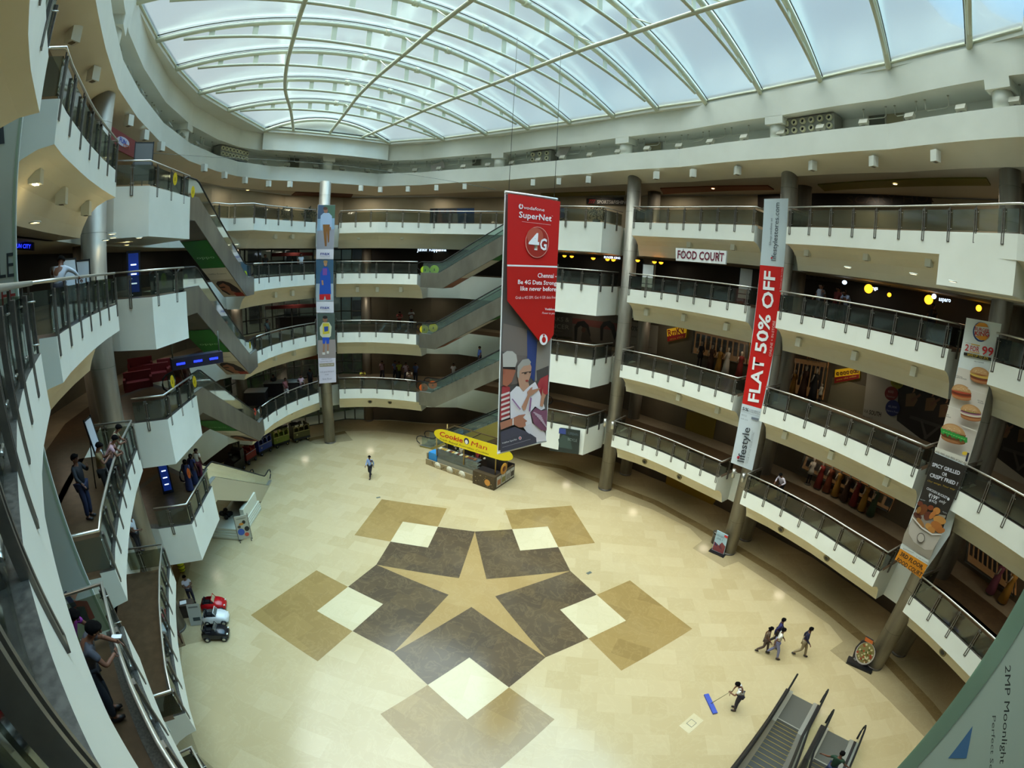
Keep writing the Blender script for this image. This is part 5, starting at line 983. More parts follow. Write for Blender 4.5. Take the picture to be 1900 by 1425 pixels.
def mannequin(px, z, col, label, hh=1.75, long_=True, s_off=1.0):
    p, _t = hit(px[0], px[1] - 4, offset(W, -.85, True), True)
    p.z = z - .02; a = math.atan2(-p.x, -p.y); t = thing('mannequin', label, 'mannequin', p, 'dressed shop mannequins', random.uniform(-.4, .4)); s = hh / 1.75; c = mat('cloth_' + col, CL_[col], .7); R = Matrix.Rotation(t.rotation_euler.z, 3, 'Z')
    q = lambda x, y, h: p + R @ Vector((x * s, y * s, h * s))
    m = MB(); m.lathe([(.0, 1.74 * s), (.07 * s, 1.70 * s), (.085 * s, 1.62 * s), (.06 * s, 1.52 * s), (.045 * s, 1.47 * s), (.05 * s, 1.42 * s)], p, m_man, 12); m.build('head', t)
    prof = [(.05, 1.45), (.17, 1.40), (.16, 1.2), (.12, 1.08), (.17, .92)] + ([(.2, .6), (.26, .08), (.0, .06)] if long_ else [(.2, .7), (.0, .7)])
    MB().lathe([(r * s, h * s) for r, h in prof], p, c, 14).build('dress', t)
    for sg in (-1, 1): MB().tube([q(sg * .17, 0, 1.38), q(sg * .24, .02, 1.12), q(sg * .2, .16, .95)], [.045 * s, .035 * s, .025 * s], c if sg > 0 else m_man, 8).build('arm', t)
    if not long_:
        for sg in (-1, 1): MB().tube([q(sg * .09, 0, .75), q(sg * .1, 0, .4), q(sg * .1, 0, .08)], [.07 * s, .05 * s, .04 * s], mat('cloth_black', CL_['black'], .7), 8).build('leg', t)
    MB().cyl(p, p + Vector((0, 0, .06)), .2 * s, M['post'], 16).build('base', t)
for i, (px, z, col, w, hh, lg) in enumerate([((1298, 676), 9.3, 'black', 'dark suited mannequin leftmost in the left second floor window', 1.8, False), ((1318, 680), 9.3, 'brown', 'brown dressed mannequin in the left second floor window', 1.75, True), ((1333, 683), 9.3, 'gold', 'gold dressed mannequin in the left second floor window', 1.7, True), ((1347, 686), 9.3, 'white', 'white skirted mannequin rightmost in the left second floor window', 1.8, True), ((1372, 692), 9.3, 'red', 'red dressed mannequin close to the left edge of the lifestyle banner', 1.75, True),
      ((1471, 722), 9.35, 'gold', 'short gold saree mannequin leftmost in the warm second floor window', 1.45, True), ((1489, 729), 9.35, 'brown', 'tall brown saree mannequin in the warm second floor window', 1.85, True), ((1508, 735), 9.35, 'black', 'black suited mannequin in the warm second floor window', 1.85, True), ((1521, 741), 9.35, 'white', 'small child mannequin at the right of the warm second floor window', 1.1, False),
      ((1503, 886), 4.62, 'white', 'white and black mannequin at the left end of the first floor window', 1.7, False), ((1521, 892), 4.62, 'red', 'red saree mannequin second in the first floor window', 1.7, True), ((1537, 900), 4.62, 'rust', 'rust saree mannequin third in the first floor window', 1.7, True), ((1553, 908), 4.62, 'gold', 'gold saree mannequin fourth in the first floor window', 1.7, True), ((1570, 917), 4.62, 'brown', 'brown saree mannequin fifth in the first floor window', 1.7, True), ((1587, 925), 4.62, 'red', 'dark red saree mannequin sixth in the first floor window', 1.7, True), ((1603, 934), 4.62, 'gold', 'yellow gold saree mannequin seventh in the first floor window', 1.7, True), ((1620, 943), 4.62, 'green', 'olive saree mannequin last in the first floor window', 1.7, True),
      ((1846, 1085), 4.62, 'pink', 'pink saree mannequin in the right edge first floor window', 1.7, True), ((1868, 1103), 4.62, 'gold', 'gold saree mannequin in the right edge first floor window', 1.7, True)]):
    mannequin(px, z, col, w, hh, lg)
# pendant lamps of the third floor restaurants
m_pend = mat('pendant_glow', 'ffb428', .4, 0, 2.2); m_blueg = mat('blue_sign_glow', '2438ff', .4, 0, 2.0); m_whiteg = mat('white_sign_glow', 'cfe6ff', .4, 0, 2.0)
for i, (x, y, r, hemi) in enumerate([(1048, 465, 3.6, 1), (1061.5, 465.5, 3.6, 1), (1101.5, 467.5, 4, 1), (1128, 469, 4, 1), (1139, 470, 4, 1), (1184, 473.5, 4, 1), (1215, 475.6, 4, 1), (1227.5, 475.6, 4, 1), (1614, 515, 7.5, 0), (1726.5, 529, 7.5, 0), (1650, 547, 3.6, 0), (1722, 557.5, 3.6, 0), (1820, 542, 5, 0)]):
    D_ = 31.5 if x < 1160 else 28.5 if x < 1300 else 24.0; p = dpt(x, y, D_); rr = r * D_ / 846 * 1.02; p.z = min(p.z, 16.0 - rr)
    t = thing('pendant_lamp', 'glowing amber %s pendant lamp on the third floor, %s from the left' % ('half dome' if hemi else 'globe', ORD[i]), 'pendant lamp', p, 'amber restaurant lamps on the third floor')
    m = MB(); m.lathe([(rr * math.cos(a) if abs(math.cos(a)) > 1e-3 else 0, rr * math.sin(a)) for a in [(-PI / 2 + (PI / 2 if hemi else PI) * k_ / 8) for k_ in range(9)]], p, m_pend, 16); m.build('shade', t)
    MB().cyl((p.x, p.y, p.z), (p.x, p.y, 16.12), .012, M['black'], 6).build('cord', t)
def glow_text(s, px, h, label, m_, D_=None, back=None, word='neon_sign'):
    L, R, T_ = px; A = dpt(*L, D_[0]); Bp = dpt(*R, D_[1]); t = thing(word, label, 'sign', A); F = Face(A.xy, Bp.xy, t, (0, 0, 1), .02)
    if back: F.slab(back[1], .05, pm(back[0]), 'board')
    F.k = 3; F.text(s, h, L, R, T_, m=m_, bold=.03); return F
glow_text('BURGER KING', ((1121, 479), (1151, 481), (1121, 475)), 'ffffff', 'small lit white burger shop sign on the third floor behind the column', m_whiteg, (32, 31.6), ('15120f', [(1117, 472), (1155, 474), (1155, 484), (1117, 482)]))
glow_text('Junior Kuppanna', ((774, 466), (828, 466), (774, 458.5)), 'ffffff', 'lit script restaurant sign on the third floor behind the rear escalators', m_whiteg, (39.5, 39.2), ('0f1512', [(768, 455), (832, 455), (832, 470), (768, 470)]))
glow_text('Chings', ((1607, 536), (1629, 538), (1608, 529.5)), 'ffffff', 'small pale script sign between the amber globe lamps', m_whiteg, (24.4, 24.2))
glow_text('asparo', ((1742, 558), (1764, 561), (1743, 550)), 'ffffff', 'small blue white lit sign right of the amber globe lamps', m_whiteg, (23.6, 23.5))
t = thing('neon_sign', 'round blue white lit logo on the third floor left of the globe lamps', 'sign', dpt(1567, 524, 24.4)); p = dpt(1567, 524, 24.4); MB().ball(p, .13, m_whiteg, 12, (1, 1, .8)).build('lamp', t)
t = thing('neon_sign', 'round pale blue crescent logo left of the small lit sign at right', 'sign', dpt(1733, 550, 23.7)); p = dpt(1733, 550, 23.7); MB().ball(p, .12, m_whiteg, 12).build('lamp', t)
glow_text('FUN CITY', ((29, 459.5), (58, 461), (29, 452)), '3044ff', 'blue lit games arcade sign on the third floor at the left edge', m_blueg, (16.2, 15.8), ('101026', [(24, 447), (62, 450), (62, 465), (24, 463)]))
# top left arcade sign (red board)
F = board([(191, 224), (262, 268), (263, 300), (213, 275)], '7c1f1f', 'shop_sign', 'dark red arcade shop fascia with a white and blue logo, top floor left', D=(18.6, 21.5), off=.2)
F.ell(228, 263, 13, 8, 'c9c4d4', rot=.6); F.flush('logo_plate'); F.text('FUN', '2446b0', (221, 262), (233, 270), (224, 255), bold=.06); F.text('CITY', 'c8622c', (228, 273), (240, 278), (231, 267), bold=.06)
F = wface((196, 300), (250, 330), 'shop_poster', 'dark shop entrance panel under the red arcade fascia', 'panel', D=(18.7, 20.6)); F.slab([(193, 228), (214, 275), (214, 345), (194, 330)], .1, pm('5a1616'), 'panel')
# poster wall behind the top back gallery, and standing boards
F = board([(798, 387), (880, 386), (880, 414), (797, 414)], '5a5a62', 'poster_board', 'wide collage poster with dark figures and a blue end on the top back floor', D=(39.0, 38.2))
F.poly([(848, 387), (880, 386), (880, 414), (848, 414)], '34507e'); F.poly([(798, 387), (812, 387), (816, 414), (797, 414)], '2b2a30')
for x, h in ((806, '1e1c22'), (816, '8a6a6a'), (826, '4a3a4a'), (836, '7a7078'), (845, 'a8a8b0')): F.ell(x, 392, 2.6, 3.2, '6a4a3e', 10); F.poly([(x - 4, 396), (x + 4, 396), (x + 5, 413), (x - 5, 413)], h)
F.flush('printed_figures')
F = board([(1039, 386), (1047, 386), (1047, 404), (1039, 404)], '2c3a7a', 'poster_board', 'narrow blue poster beside the red banner on the top floor', D=(33, 33))
def easel(px, D_, z, w, h, label, col='d9dad6', frame='black', tilt=.14, name='display_easel', ang=0.):
    p = dpt(*px, D_); p.z = z; a = math.atan2(p.y, p.x) - PI / 2 + ang; t = thing(name, label, 'display board', p, 'standing poster boards', a); R = Matrix.Rotation(a, 3, 'Z') @ Matrix.Rotation(-tilt, 3, 'X'); mf = M['black'] if frame == 'black' else M['post']
    MB().box(p + R @ Vector((0, 0, h * .58)), (w * .86, .02, h * .8), pm(col), R=R).build('poster', t)
    for sx in (-1, 1): MB().box(p + R @ Vector((sx * w * .45, -.0, h * .5)), (.04, .035, h), mf, R=R).build('frame_post', t)
    for hh in (.98, .3): MB().box(p + R @ Vector((0, .0, h * hh)), (w * .9, .035, .04), mf, R=R).build('cross_bar', t)
    R2 = Matrix.Rotation(a, 3, 'Z')
    MB().cyl(p + R @ Vector((0, .02, h * .9)), p + R2 @ Vector((0, .55, .01)), .018, mf, 6).build('rear_leg', t)
easel((1201, 520), 28.2, Z[3] - .1, .75, 1.75, 'white poster on a black easel on the third floor right of the column')
easel((1381, 545), 26.2, Z[3] - .1, .8, 2.1, 'tall white poster on a black easel beside the lifestyle banner')
easel((265, 310), 19.2, Z[4] - .1, .8, 1.9, 'black framed easel on the top floor landing at the left', col='6a6a68')
easel((150, 505), 13.6, Z[3] - .1, .55, 1.5, 'right one of two white boards beside the left third floor column', col='d4d8dc')
easel((138, 505), 13.0, Z[3] - .1, .5, 1.55, 'left one of two white boards beside the left third floor column', col='d4d8dc', ang=.7)
easel((183, 800), 13.6, Z[2] - .1, .5, 2.1, 'white board seen edge on behind the four onlookers', col='cfcfd2', ang=1.1)
easel((1024, 500), 30.4, Z[3] - .1, .9, 1.3, 'thin steel display frame on the landing behind the red banner', col='3a3a3e', frame='steel')
# billboard on the first floor landing face behind the kiosk
F = board([(1024, 791), (1076, 799), (1073, 843), (1019, 836)], '28302c', 'billboard', 'dark green event billboard fixed to the first floor landing behind the kiosk', D=(29.35, 28.42))
F.poly([(1030, 793), (1050, 796), (1050, 806), (1030, 803)], '3c4a86'); F.poly([(1036, 815), (1046, 806), (1058, 812), (1062, 834), (1038, 830)], '3a4a44'); F.flush('printed_shapes'); F.text('URBAN', '55666e', (1055, 806), (1073, 809), (1055, 801)); F.text('BICYCLE', '7c8a86', (1054, 817), (1071, 820), (1054, 812))
# greenery pots on the top back gallery
for x, y, lb in ((531, 390, 'left dark potted shrub on the top back gallery'), (574, 393, 'right dark potted shrub beside the poster column on the top floor'), (1105, 440, 'dark potted shrub on the top right landing')):
    p = dpt(x, y, 37.6 if x < 600 else 31); p.z = 17.95; t = thing('potted_shrub', lb, 'potted plant', p, 'potted shrubs'); MB().lathe([(.0, 0), (.22, 0), (.28, .45), (.24, .45), (0, .4)], p, M['gasket'], 14).build('pot', t); m = MB(); mg = mat('leaf_dark', '24301a', .6)
    for i in range(160): a = random.uniform(0, 2 * PI); r = random.uniform(.05, .62); h = .9 + random.uniform(-.5, .55) * (1 - r * .6); c = p + Vector((r * math.cos(a), r * math.sin(a), h)); u = Vector((random.gauss(0, 1), random.gauss(0, 1), random.gauss(0, 1))).normalized() * .1; v = u.orthogonal().normalized() * .04; m.poly([c - u, c + v, c + u, c - v], mg)
    o = m.build('foliage', t); o['kind'] = 'stuff'; MB().tube([p + Vector((0, 0, .4)), p + Vector((.02, 0, .9))], .03, mat('bark', '3a2c1c', .8), 6).build('stem', t)
# red canopies and dark counters of the back food stalls
m_can = mat('canopy_red', '5e1716', .7); m_cang = mat('canopy_green', '2e4a1c', .7)
for k, (x0, x1, y, D_, mm, lb) in enumerate([(504, 580, 473, 40.5, m_can, 'long dark red canopy beam in the third floor glazed end'), (492, 590, 571, 40.5, m_can, 'dark red canopy over the second floor tables at the back'), (500, 590, 668, 39.5, mat('canopy_orange', '8a4a1e', .7), 'orange canopy edge over the first floor counter at the back')]):
    A = dpt(x0, y, D_); Bp = dpt(x1, y, D_); Bp.z = A.z; d_ = Bp - A; t = thing('stall_canopy', lb, 'canopy', A); MB().box((A + Bp) / 2, (d_.length, .5, .28), mm, math.atan2(d_.y, d_.x)).build('valance', t)
    for f in (0, .5, 1): q = A.lerp(Bp, f); zf = [Z[3], Z[2], Z[1]][k] - .1; MB().cyl((q.x, q.y, zf), (q.x, q.y, q.z - .14), .05, M['gasket'], 8).build('post', t)
for k, (x, y, z, w, d_, h, lb) in enumerate([(528, 720, Z[1] - .1, 3.2, 1.0, 1.1, 'dark curved counter on the first back floor left of the poster column'), (476, 735, Z[1] - .1, 1.6, 1.2, 1.0, 'white topped display table on the first back floor'), (560, 620, Z[2] - .1, 4.5, .8, 1.0, 'row of dark cafe seating on the second back floor'), (545, 508, Z[3] - .1, 4.5, .8, 1.0, 'row of dark cafe seating on the third back floor')]):
    D_ = (36.8, 35.2, 41, 41)[k]; p = dpt(x, y, D_); p.z = z; t = thing('counter', lb, 'counter', p); MB().box(p + Vector((0, 0, h / 2)), (w, d_, h), pm('241a18'), .35).build('body', t); MB().box(p + Vector((0, 0, h + .02)), (w + .1, d_ + .1, .05), pm('8f8c84' if k < 2 else '2a2624'), .35).build('top', t)
# red sofas, blue floor sign and blue lit bar on the left second floor
m_sofa = mat('sofa_red', '6e1218', .6)
for i, (x, y) in enumerate([(258, 722), (291, 706), (318, 694), (262, 692)]):
    p = at(x, y, Z[2] - .1); t = thing('sofa', ['red sofa nearest the left second floor railing', 'middle red sofa on the left second floor', 'far red sofa on the left second floor', 'rear red sofa deep on the left second floor'][i], 'sofa', p, 'red sofas on the left second floor')
    R = Matrix.Rotation(.8, 3, 'Z'); MB().box(p + Vector((0, 0, .22)), (1.5, .7, .44), m_sofa, .8).build('seat', t); MB().box(p + R @ Vector((0, .35, .55)), (1.5, .2, .6), m_sofa, .8).build('backrest', t)
    for sx in (-1, 1): MB().box(p + R @ Vector((sx * .7, 0, .35)), (.14, .7, .5), m_sofa, .8).build('armrest', t)
def totem(px, z, label, D_=None, col='1c3fa8'):
    p = at(*px, z) if D_ is None else dpt(*px, D_); p.z = z; a = math.atan2(p.y, p.x) - PI / 2; t = thing('totem_sign', label, 'sign', p, None, a); R = Matrix.Rotation(a, 3, 'Z'); MB().box(p + Vector((0, 0, .04)), (.6, .4, .08), M['post'], a).build('base', t); MB().box(p + Vector((0, 0, .95)), (.55, .12, 1.75), pm('1a2230'), a).build('body', t); MB().box(p + R @ Vector((0, -.075, 1.0)), (.4, .02, 1.45), mat('totem_blue', col, .4, 0, .2), a).build('face', t)
    for h in (.6, .95, 1.3): MB().box(p + R @ Vector((0, -.09, h)), (.22, .01, .05), m_whiteg, a).build('lettering_bar', t)
totem((314, 918), Z[1] - .1, 'blue lit standing totem sign on the first floor left landing'); totem((250, 545), Z[3] - .1, 'blue standing totem sign on the third floor left landing', 19.5)
t = thing('lit_bulkhead', 'dark hanging bulkhead with three blue lit strips behind the left escalators', 'sign', dpt(365, 668, 21)); p = dpt(365, 668, 21.5)
MB().box(p, (2.4, .5, .5), pm('1a1a30'), .9).build('body', t)
R = Matrix.Rotation(.9, 3, 'Z')
for s_ in (-.8, 0, .75): MB().box(p + R @ Vector((s_, -.27, 0)), (.4, .03, .09), m_blueg, .9).build('light_strip', t)
for sx in (-1, 1): q = p + R @ Vector((sx * 1.1, 0, 0)); MB().cyl((q.x, q.y, q.z + .25), (q.x, q.y, 12.1), .03, M['gasket'], 6).build('hanger_rod', t)
# ------------------------------------------------------------------ things on the ground floor
def FR(p, a): R = Matrix.Rotation(a, 3, 'Z'); p = Vector(p); return lambda x, y, z=0.0: p + R @ Vector((x, y, z))
# kiosk
K0 = at(790, 861, 0); K1 = at(920, 908, 0); K2 = at(971, 870, 0); kd = (K1 - K0).normalized(); ka = math.atan2(kd.y, kd.x); KL = (K1 - K0).length; KW = 2.4
t = thing('kiosk', 'cookie kiosk with rounded yellow sign board and glass counters on the marble floor', 'kiosk', K0, None, ka); Kp = FR(K0, ka)
kw = pm('44351f'); kc = pm('8d7c5a'); kdk = pm('1f1612')
def kbox(x0, x1, y0, y1, z0, z1, m_, nm, par=None): c = Kp((x0 + x1) / 2, (y0 + y1) / 2, (z0 + z1) / 2); return MB().box(c, (x1 - x0, y1 - y0, z1 - z0), m_, ka).build(nm, par or t)
f1 = KL * .72
kbox(0, f1, 0, .12, 0, .45, kc, 'front_panel'); kbox(0, .12, .12, KW, 0, .9, kc, 'end_panel'); kbox(f1, KL, -.25, .1, 0, 1.0, kw, 'till_panel'); kbox(KL - .12, KL, .1, KW, 0, 1.0, kw, 'side_panel'); kbox(0, KL, KW - .1, KW, 0, 1.1, kdk, 'rear_panel')
kbox(f1 + .02, KL - .12, .1, .9, .85, .95, kdk, 'till_top'); kbox(.9, f1, .3, .85, .3, .8, pm('a39c86'), 'display_case'); kbox(.14, .9, .2, .9, .3, 1.0, pm('2f86c4'), 'ice_cream_cabinet')
g = MB(); g.box(Kp((.9 + f1) / 2, .3, 1.05), (f1 - .9, .02, .75), M['window'], ka); g.build('case_front_glass', t); g = MB(); g.box(Kp((.9 + f1) / 2, .58, 1.42), (f1 - .9, .56, .02), M['window'], ka); g.build('case_top_glass', t)
for sh in (.55, .85, 1.1):
    kbox(.95, f1 - .05, .36, .8, sh + .26, sh + .28, pm('c9c4ae'), 'shelf')
m = MB()
for sh in (.85, 1.15, 1.4):
    for i in range(14): m.box(Kp(1.05 + i * (f1 - 1.2) / 14, .55, sh + .03), (.2, .3, .07), pm(random.choice(['c9a24c', '8a5a2c', 'd8cfae', '6b3a1c', 'b8903a'])), ka)
o = m.build('baked_goods', t); o['kind'] = 'stuff'
for i, x in enumerate((1.2, 2.35, 3.5)): MB().lathe([(.0, .0), (.3, 0), (.3, .012), (0, .012)], Kp(x, -.005, .22), pm('cfc6ae'), 20, -Vector((-kd.y, kd.x, 0))).build('oval_badge', t)
for i in range(20): MB().ball(Kp(random.uniform(.1, f1), -.01, random.uniform(.06, .4)), .05, pm(random.choice(['b49a5c', '3f3018', '6b5630'])), 6, (1, .3, 1)).build('printed_biscuit', t)
for x, y in ((.9, .25), (3.45, .25), (KL - .3, KW - .6), (.4, KW - .3), (KL - .3, .3)):
    c = Kp(x, y, 0); MB().cyl((c.x, c.y, .9 if y < 1 else 0), (c.x, c.y, 2.75), .045, pm('a88a48'), 10).build('post', t)
kbox(KL - 1.5, KL - .14, 1.0, 1.6, 0, 1.9, kdk, 'coffee_cabinet'); kbox(1.0, KL - 1.6, KW - .5, KW - .12, 0, 2.0, pm('2a1d16'), 'rear_shelving')
m = MB()
for i in range(26): m.ball(Kp(random.uniform(1.1, KL - 1.8), KW - .6, random.uniform(.9, 1.95)), .1, pm(random.choice(['8a7a5c', '6b2c28', 'b8a888', '4a5a3c', 'c94a3c'])), 8)
o = m.build('stacked_goods', t); o['kind'] = 'stuff'
for i in range(5): kbox(KL - .95, KL - .35, -.22 + i * .0, -.2, .2 + i * .12, .26 + i * .12, pm('c9c6bc'), 'menu_strip')
MB().lathe([(0, 0), (.42, 0), (.42, .02), (0, .02)], Kp(KL + .01, .9, 1.25), pm('c98a2c'), 24, kd).build('round_logo_board', t); MB().lathe([(0, 0), (.2, 0), (.2, .012), (0, .012)], Kp(KL + .03, .9, 1.25), pm('6a3418'), 20, kd).build('logo_centre', t)
for y, c in ((.02, 'a8683c'), (.6, '7c7438'), (1.18, '8a847a'), (1.76, '3a3028')): MB().box(Kp(KL + .012, y + .3, .5), (.02, .5, .75), pm('b9b4a8'), ka).build('picture_panel', t); MB().box(Kp(KL + .03, y + .3, .45), (.012, .4, .4), pm(c), ka).build('printed_picture', t)
MB().lathe([(0, 0), (.25, 0), (.22, -.0), (0, .01)], Kp(KL - .55, -.27, .45), pm('c98a3c'), 20, -Vector((-kd.y, kd.x, 0))).build('printed_cup', t)
rk = random.Random(5)
for i in range(34): MB().ball(Kp(f1 + .1 + rk.uniform(0, KL - f1 - .25), -.255, rk.uniform(.08, .95)), .03, pm(rk.choice(['8d7c4c', '2a1f12', '6b5430', 'b8a878'])), 6, (1, .3, 1)).build('printed_bean', t)
# sign board: long rounded board along the front, leaning out a little
SP = [(-.45 + .55, 2.5), (-.3 + .55, 2.2)]
def sg(x, z, d=0): return Kp(x, -.15 - d, z)
W_ = KL + .6; pts = [(W_ - .8, 2.3)] ; n_ = 14; zc, hh = 2.9, .5
outl = [(.2 + 1.2 * (1 - math.cos(a)) if True else 0, zc + hh * math.sin(a)) for a in [PI / 2 * q / n_ - 0 for q in range(0, n_ + 1)]]
L_ = [(2.3 - 1.25 * math.cos(a), zc + hh * math.sin(a)) for a in [-PI / 2 + PI * q / 16 for q in range(17)]]; R_ = [(W_ - .5 + 1.25 * math.cos(a), zc - hh * math.sin(a)) for a in [-PI / 2 + PI * q / 16 for q in range(17)]]
ol = L_ + R_; m = MB(); m.poly([sg(x, z, .06) for x, z in ol], pm('e8cf14')); m.poly([sg(x, z, 0) for x, z in ol][::-1], pm('2a2a26')); n_ = len(ol)
for i in range(n_): a, b = ol[i], ol[(i + 1) % n_]; m.poly([sg(*a, .06), sg(*b, .06), sg(*b, 0), sg(*a, 0)], pm('2a2a26'))
sb = m.build('sign_board', t); Y_ = Vector((0, 0, 1))
text('lettering', 'Cookie', pm('c2281c'), t, sg(1.6, 3.0, .065), kd, Y_, .36, 2.1, ext=0, bold=.05, align='LEFT', shear=.15); text('lettering', 'Man', pm('c2281c'), t, sg(4.4, 3.0, .065), kd, Y_, .36, 1.35, ext=0, align='LEFT', shear=.15); text('lettering', 'Fresh Baked Australian Cookies', pm('6b5a10'), t, sg(1.6, 2.6, .065), kd, Y_, .14, 4.3, ext=0, align='LEFT', shear=.2)
MB().poly([sg(4.02 + .22 * math.cos(a), 3.04 + .24 * math.sin(a), .07) for a in [2 * PI * q / 18 for q in range(18)]], pm('2c2550')).poly([sg(4.02 + .13 * math.cos(a), 2.98 + .16 * math.sin(a), .075) for a in [2 * PI * q / 18 for q in range(18)]], pm('e8e4e0')).build('round_emblem', t)
for y_ in (.0, KW - .1): kbox(.9, KL + .2, y_, y_ + .06, 2.66, 2.74, pm('5c4a2c'), 'roof_beam')
for x_ in (.95, 3.4, KL - .1): kbox(x_, x_ + .06, .06, KW - .1, 2.66, 2.74, pm('5c4a2c'), 'cross_beam')
# toy train
cols = [('1c1a1a', 'black', 'small black toy locomotive at the head of the parked toy train'), ('7a1c1a', 'red', 'open red toy train wagon'), ('2c3c8a', 'blue', 'blue toy train carriage with arched windows'), ('6f7a1c', 'green', 'olive green toy train carriage with arched windows'), ('4a4216', 'yellow', 'dark yellow toy train wagon nearest the column')]
bp = [at(438, 874, 0), at(460, 857, 0), at(487, 840, 0), at(519, 826, 0), at(557, 816, 0)]
for i, (h, nm, lb) in enumerate(cols):
    p = bp[i]; d_ = (bp[min(i + 1, 4)] - bp[max(i - 1, 0)]); a = math.atan2(d_.y, d_.x); t = thing('train_wagon', lb, 'toy train', p, 'toy train parked under the left gallery', a); q = FR(p, a); c = mat('toy_' + nm, h, .35); L2 = (1.5, 1.4, 1.6, 1.6, 1.6)[i]; w_ = .95; tr = pm('b8a860') if nm in ('green', 'yellow') else pm('9a9aa8')
    MB().box(q(0, 0, .32), (L2, w_, .2), M['black'], a).build('chassis', t)
    if i in (0, 1):
        MB().box(q(0, 0, .68), (L2 * .95, w_, .55), c, a).build('body', t)
        if i == 0: MB().cyl(q(-.6, 0, 1.0), q(.4, 0, 1.0), .34, c, 16).build('boiler', t); MB().cyl(q(-.4, 0, 1.3), q(-.4, 0, 1.65), .11, c, 12, .16).build('chimney', t); MB().box(q(.55, 0, 1.25), (.5, .9, .7), c, a).build('cab', t)
        else:
            for x in (-.45, .1, .6): MB().box(q(x, 0, 1.05), (.1, w_ * .85, .35), c, a).build('seat_back', t)
            MB().box(q(0, -w_ / 2 - .012, .95), (L2 * .95, .02, .05), tr, a).build('trim_line', t)
    else:
        for sd in (-1, 1):
            m = MB(); y = sd * w_ / 2; L3 = L2 * .95; m.box(q(0, y, .68), (L3, .05, .5), c, a); m.build('side_lower', t)
            for x in (-L3 / 2 + .05, -L3 / 6, L3 / 6, L3 / 2 - .05): MB().box(q(x, y, 1.2), (.12, .05, .6), c, a).build('window_pillar', t)
            for x in (-L3 / 3, 0, L3 / 3): MB().tube([q(x + .2 * math.cos(b), y * 1.03, 1.25 + .2 * math.sin(b)) for b in [PI * k_ / 8 for k_ in range(9)]], .022, tr, 6).build('window_arch', t)
            MB().box(q(0, y * 1.05, .95), (L3, .02, .04), tr, a).build('trim_line', t)
            MB().lathe([(0, 0), (.09, 0), (0, .02)], q(-.45, y * 1.06, .7), tr, 12, (q(0, sd, 0) - q(0, 0, 0))).build('emblem', t)
        for x in (-L2 * .475, L2 * .475): MB().box(q(x, 0, .95), (.05, w_, 1.05), c, a).build('end_wall', t)
        if i < 4 or True:
            m = MB(); P = [(y * w_ * .62, 1.52 + .22 * (1 - (2 * y) ** 2)) for y in [k_ / 8 - .5 for k_ in range(9)]]; k0 = -L2 / 2 - .05; k1 = L2 / 2 + .05 if i < 4 else .2
            vs = [q(k0, y, z) for y, z in P] + [q(k1, y, z) for y, z in P]; m.add(vs, [[k_, k_ + 1, 10 + k_, 9 + k_] for k_ in range(8)], M['black'], True); m.poly([q(k0, y, z) for y, z in P], M['black']); m.poly([q(k1, y, z) for y, z in P][::-1], M['black']); m.poly([q(k0, P[0][0], P[0][1]), q(k1, P[0][0], P[0][1]), q(k1, P[-1][0], P[-1][1]), q(k0, P[-1][0], P[-1][1])], M['black']); m.build('roof', t)
    for x in (-L2 * .33, L2 * .33):
        for y in (-w_ / 2, w_ / 2): wh = MB().lathe([(0, -.03), (.15, -.03), (.15, .03), (0, .03)], q(x, y, .155), M['black'], 16, (q(0, 1, 0) - q(0, 0, 0))).build('wheel', t); MB().lathe([(0, -.034), (.07, -.036), (.0, -.045)], q(x, y, .155), tr, 12, (q(0, 1, 0) - q(0, 0, 0))).build('hub', wh)
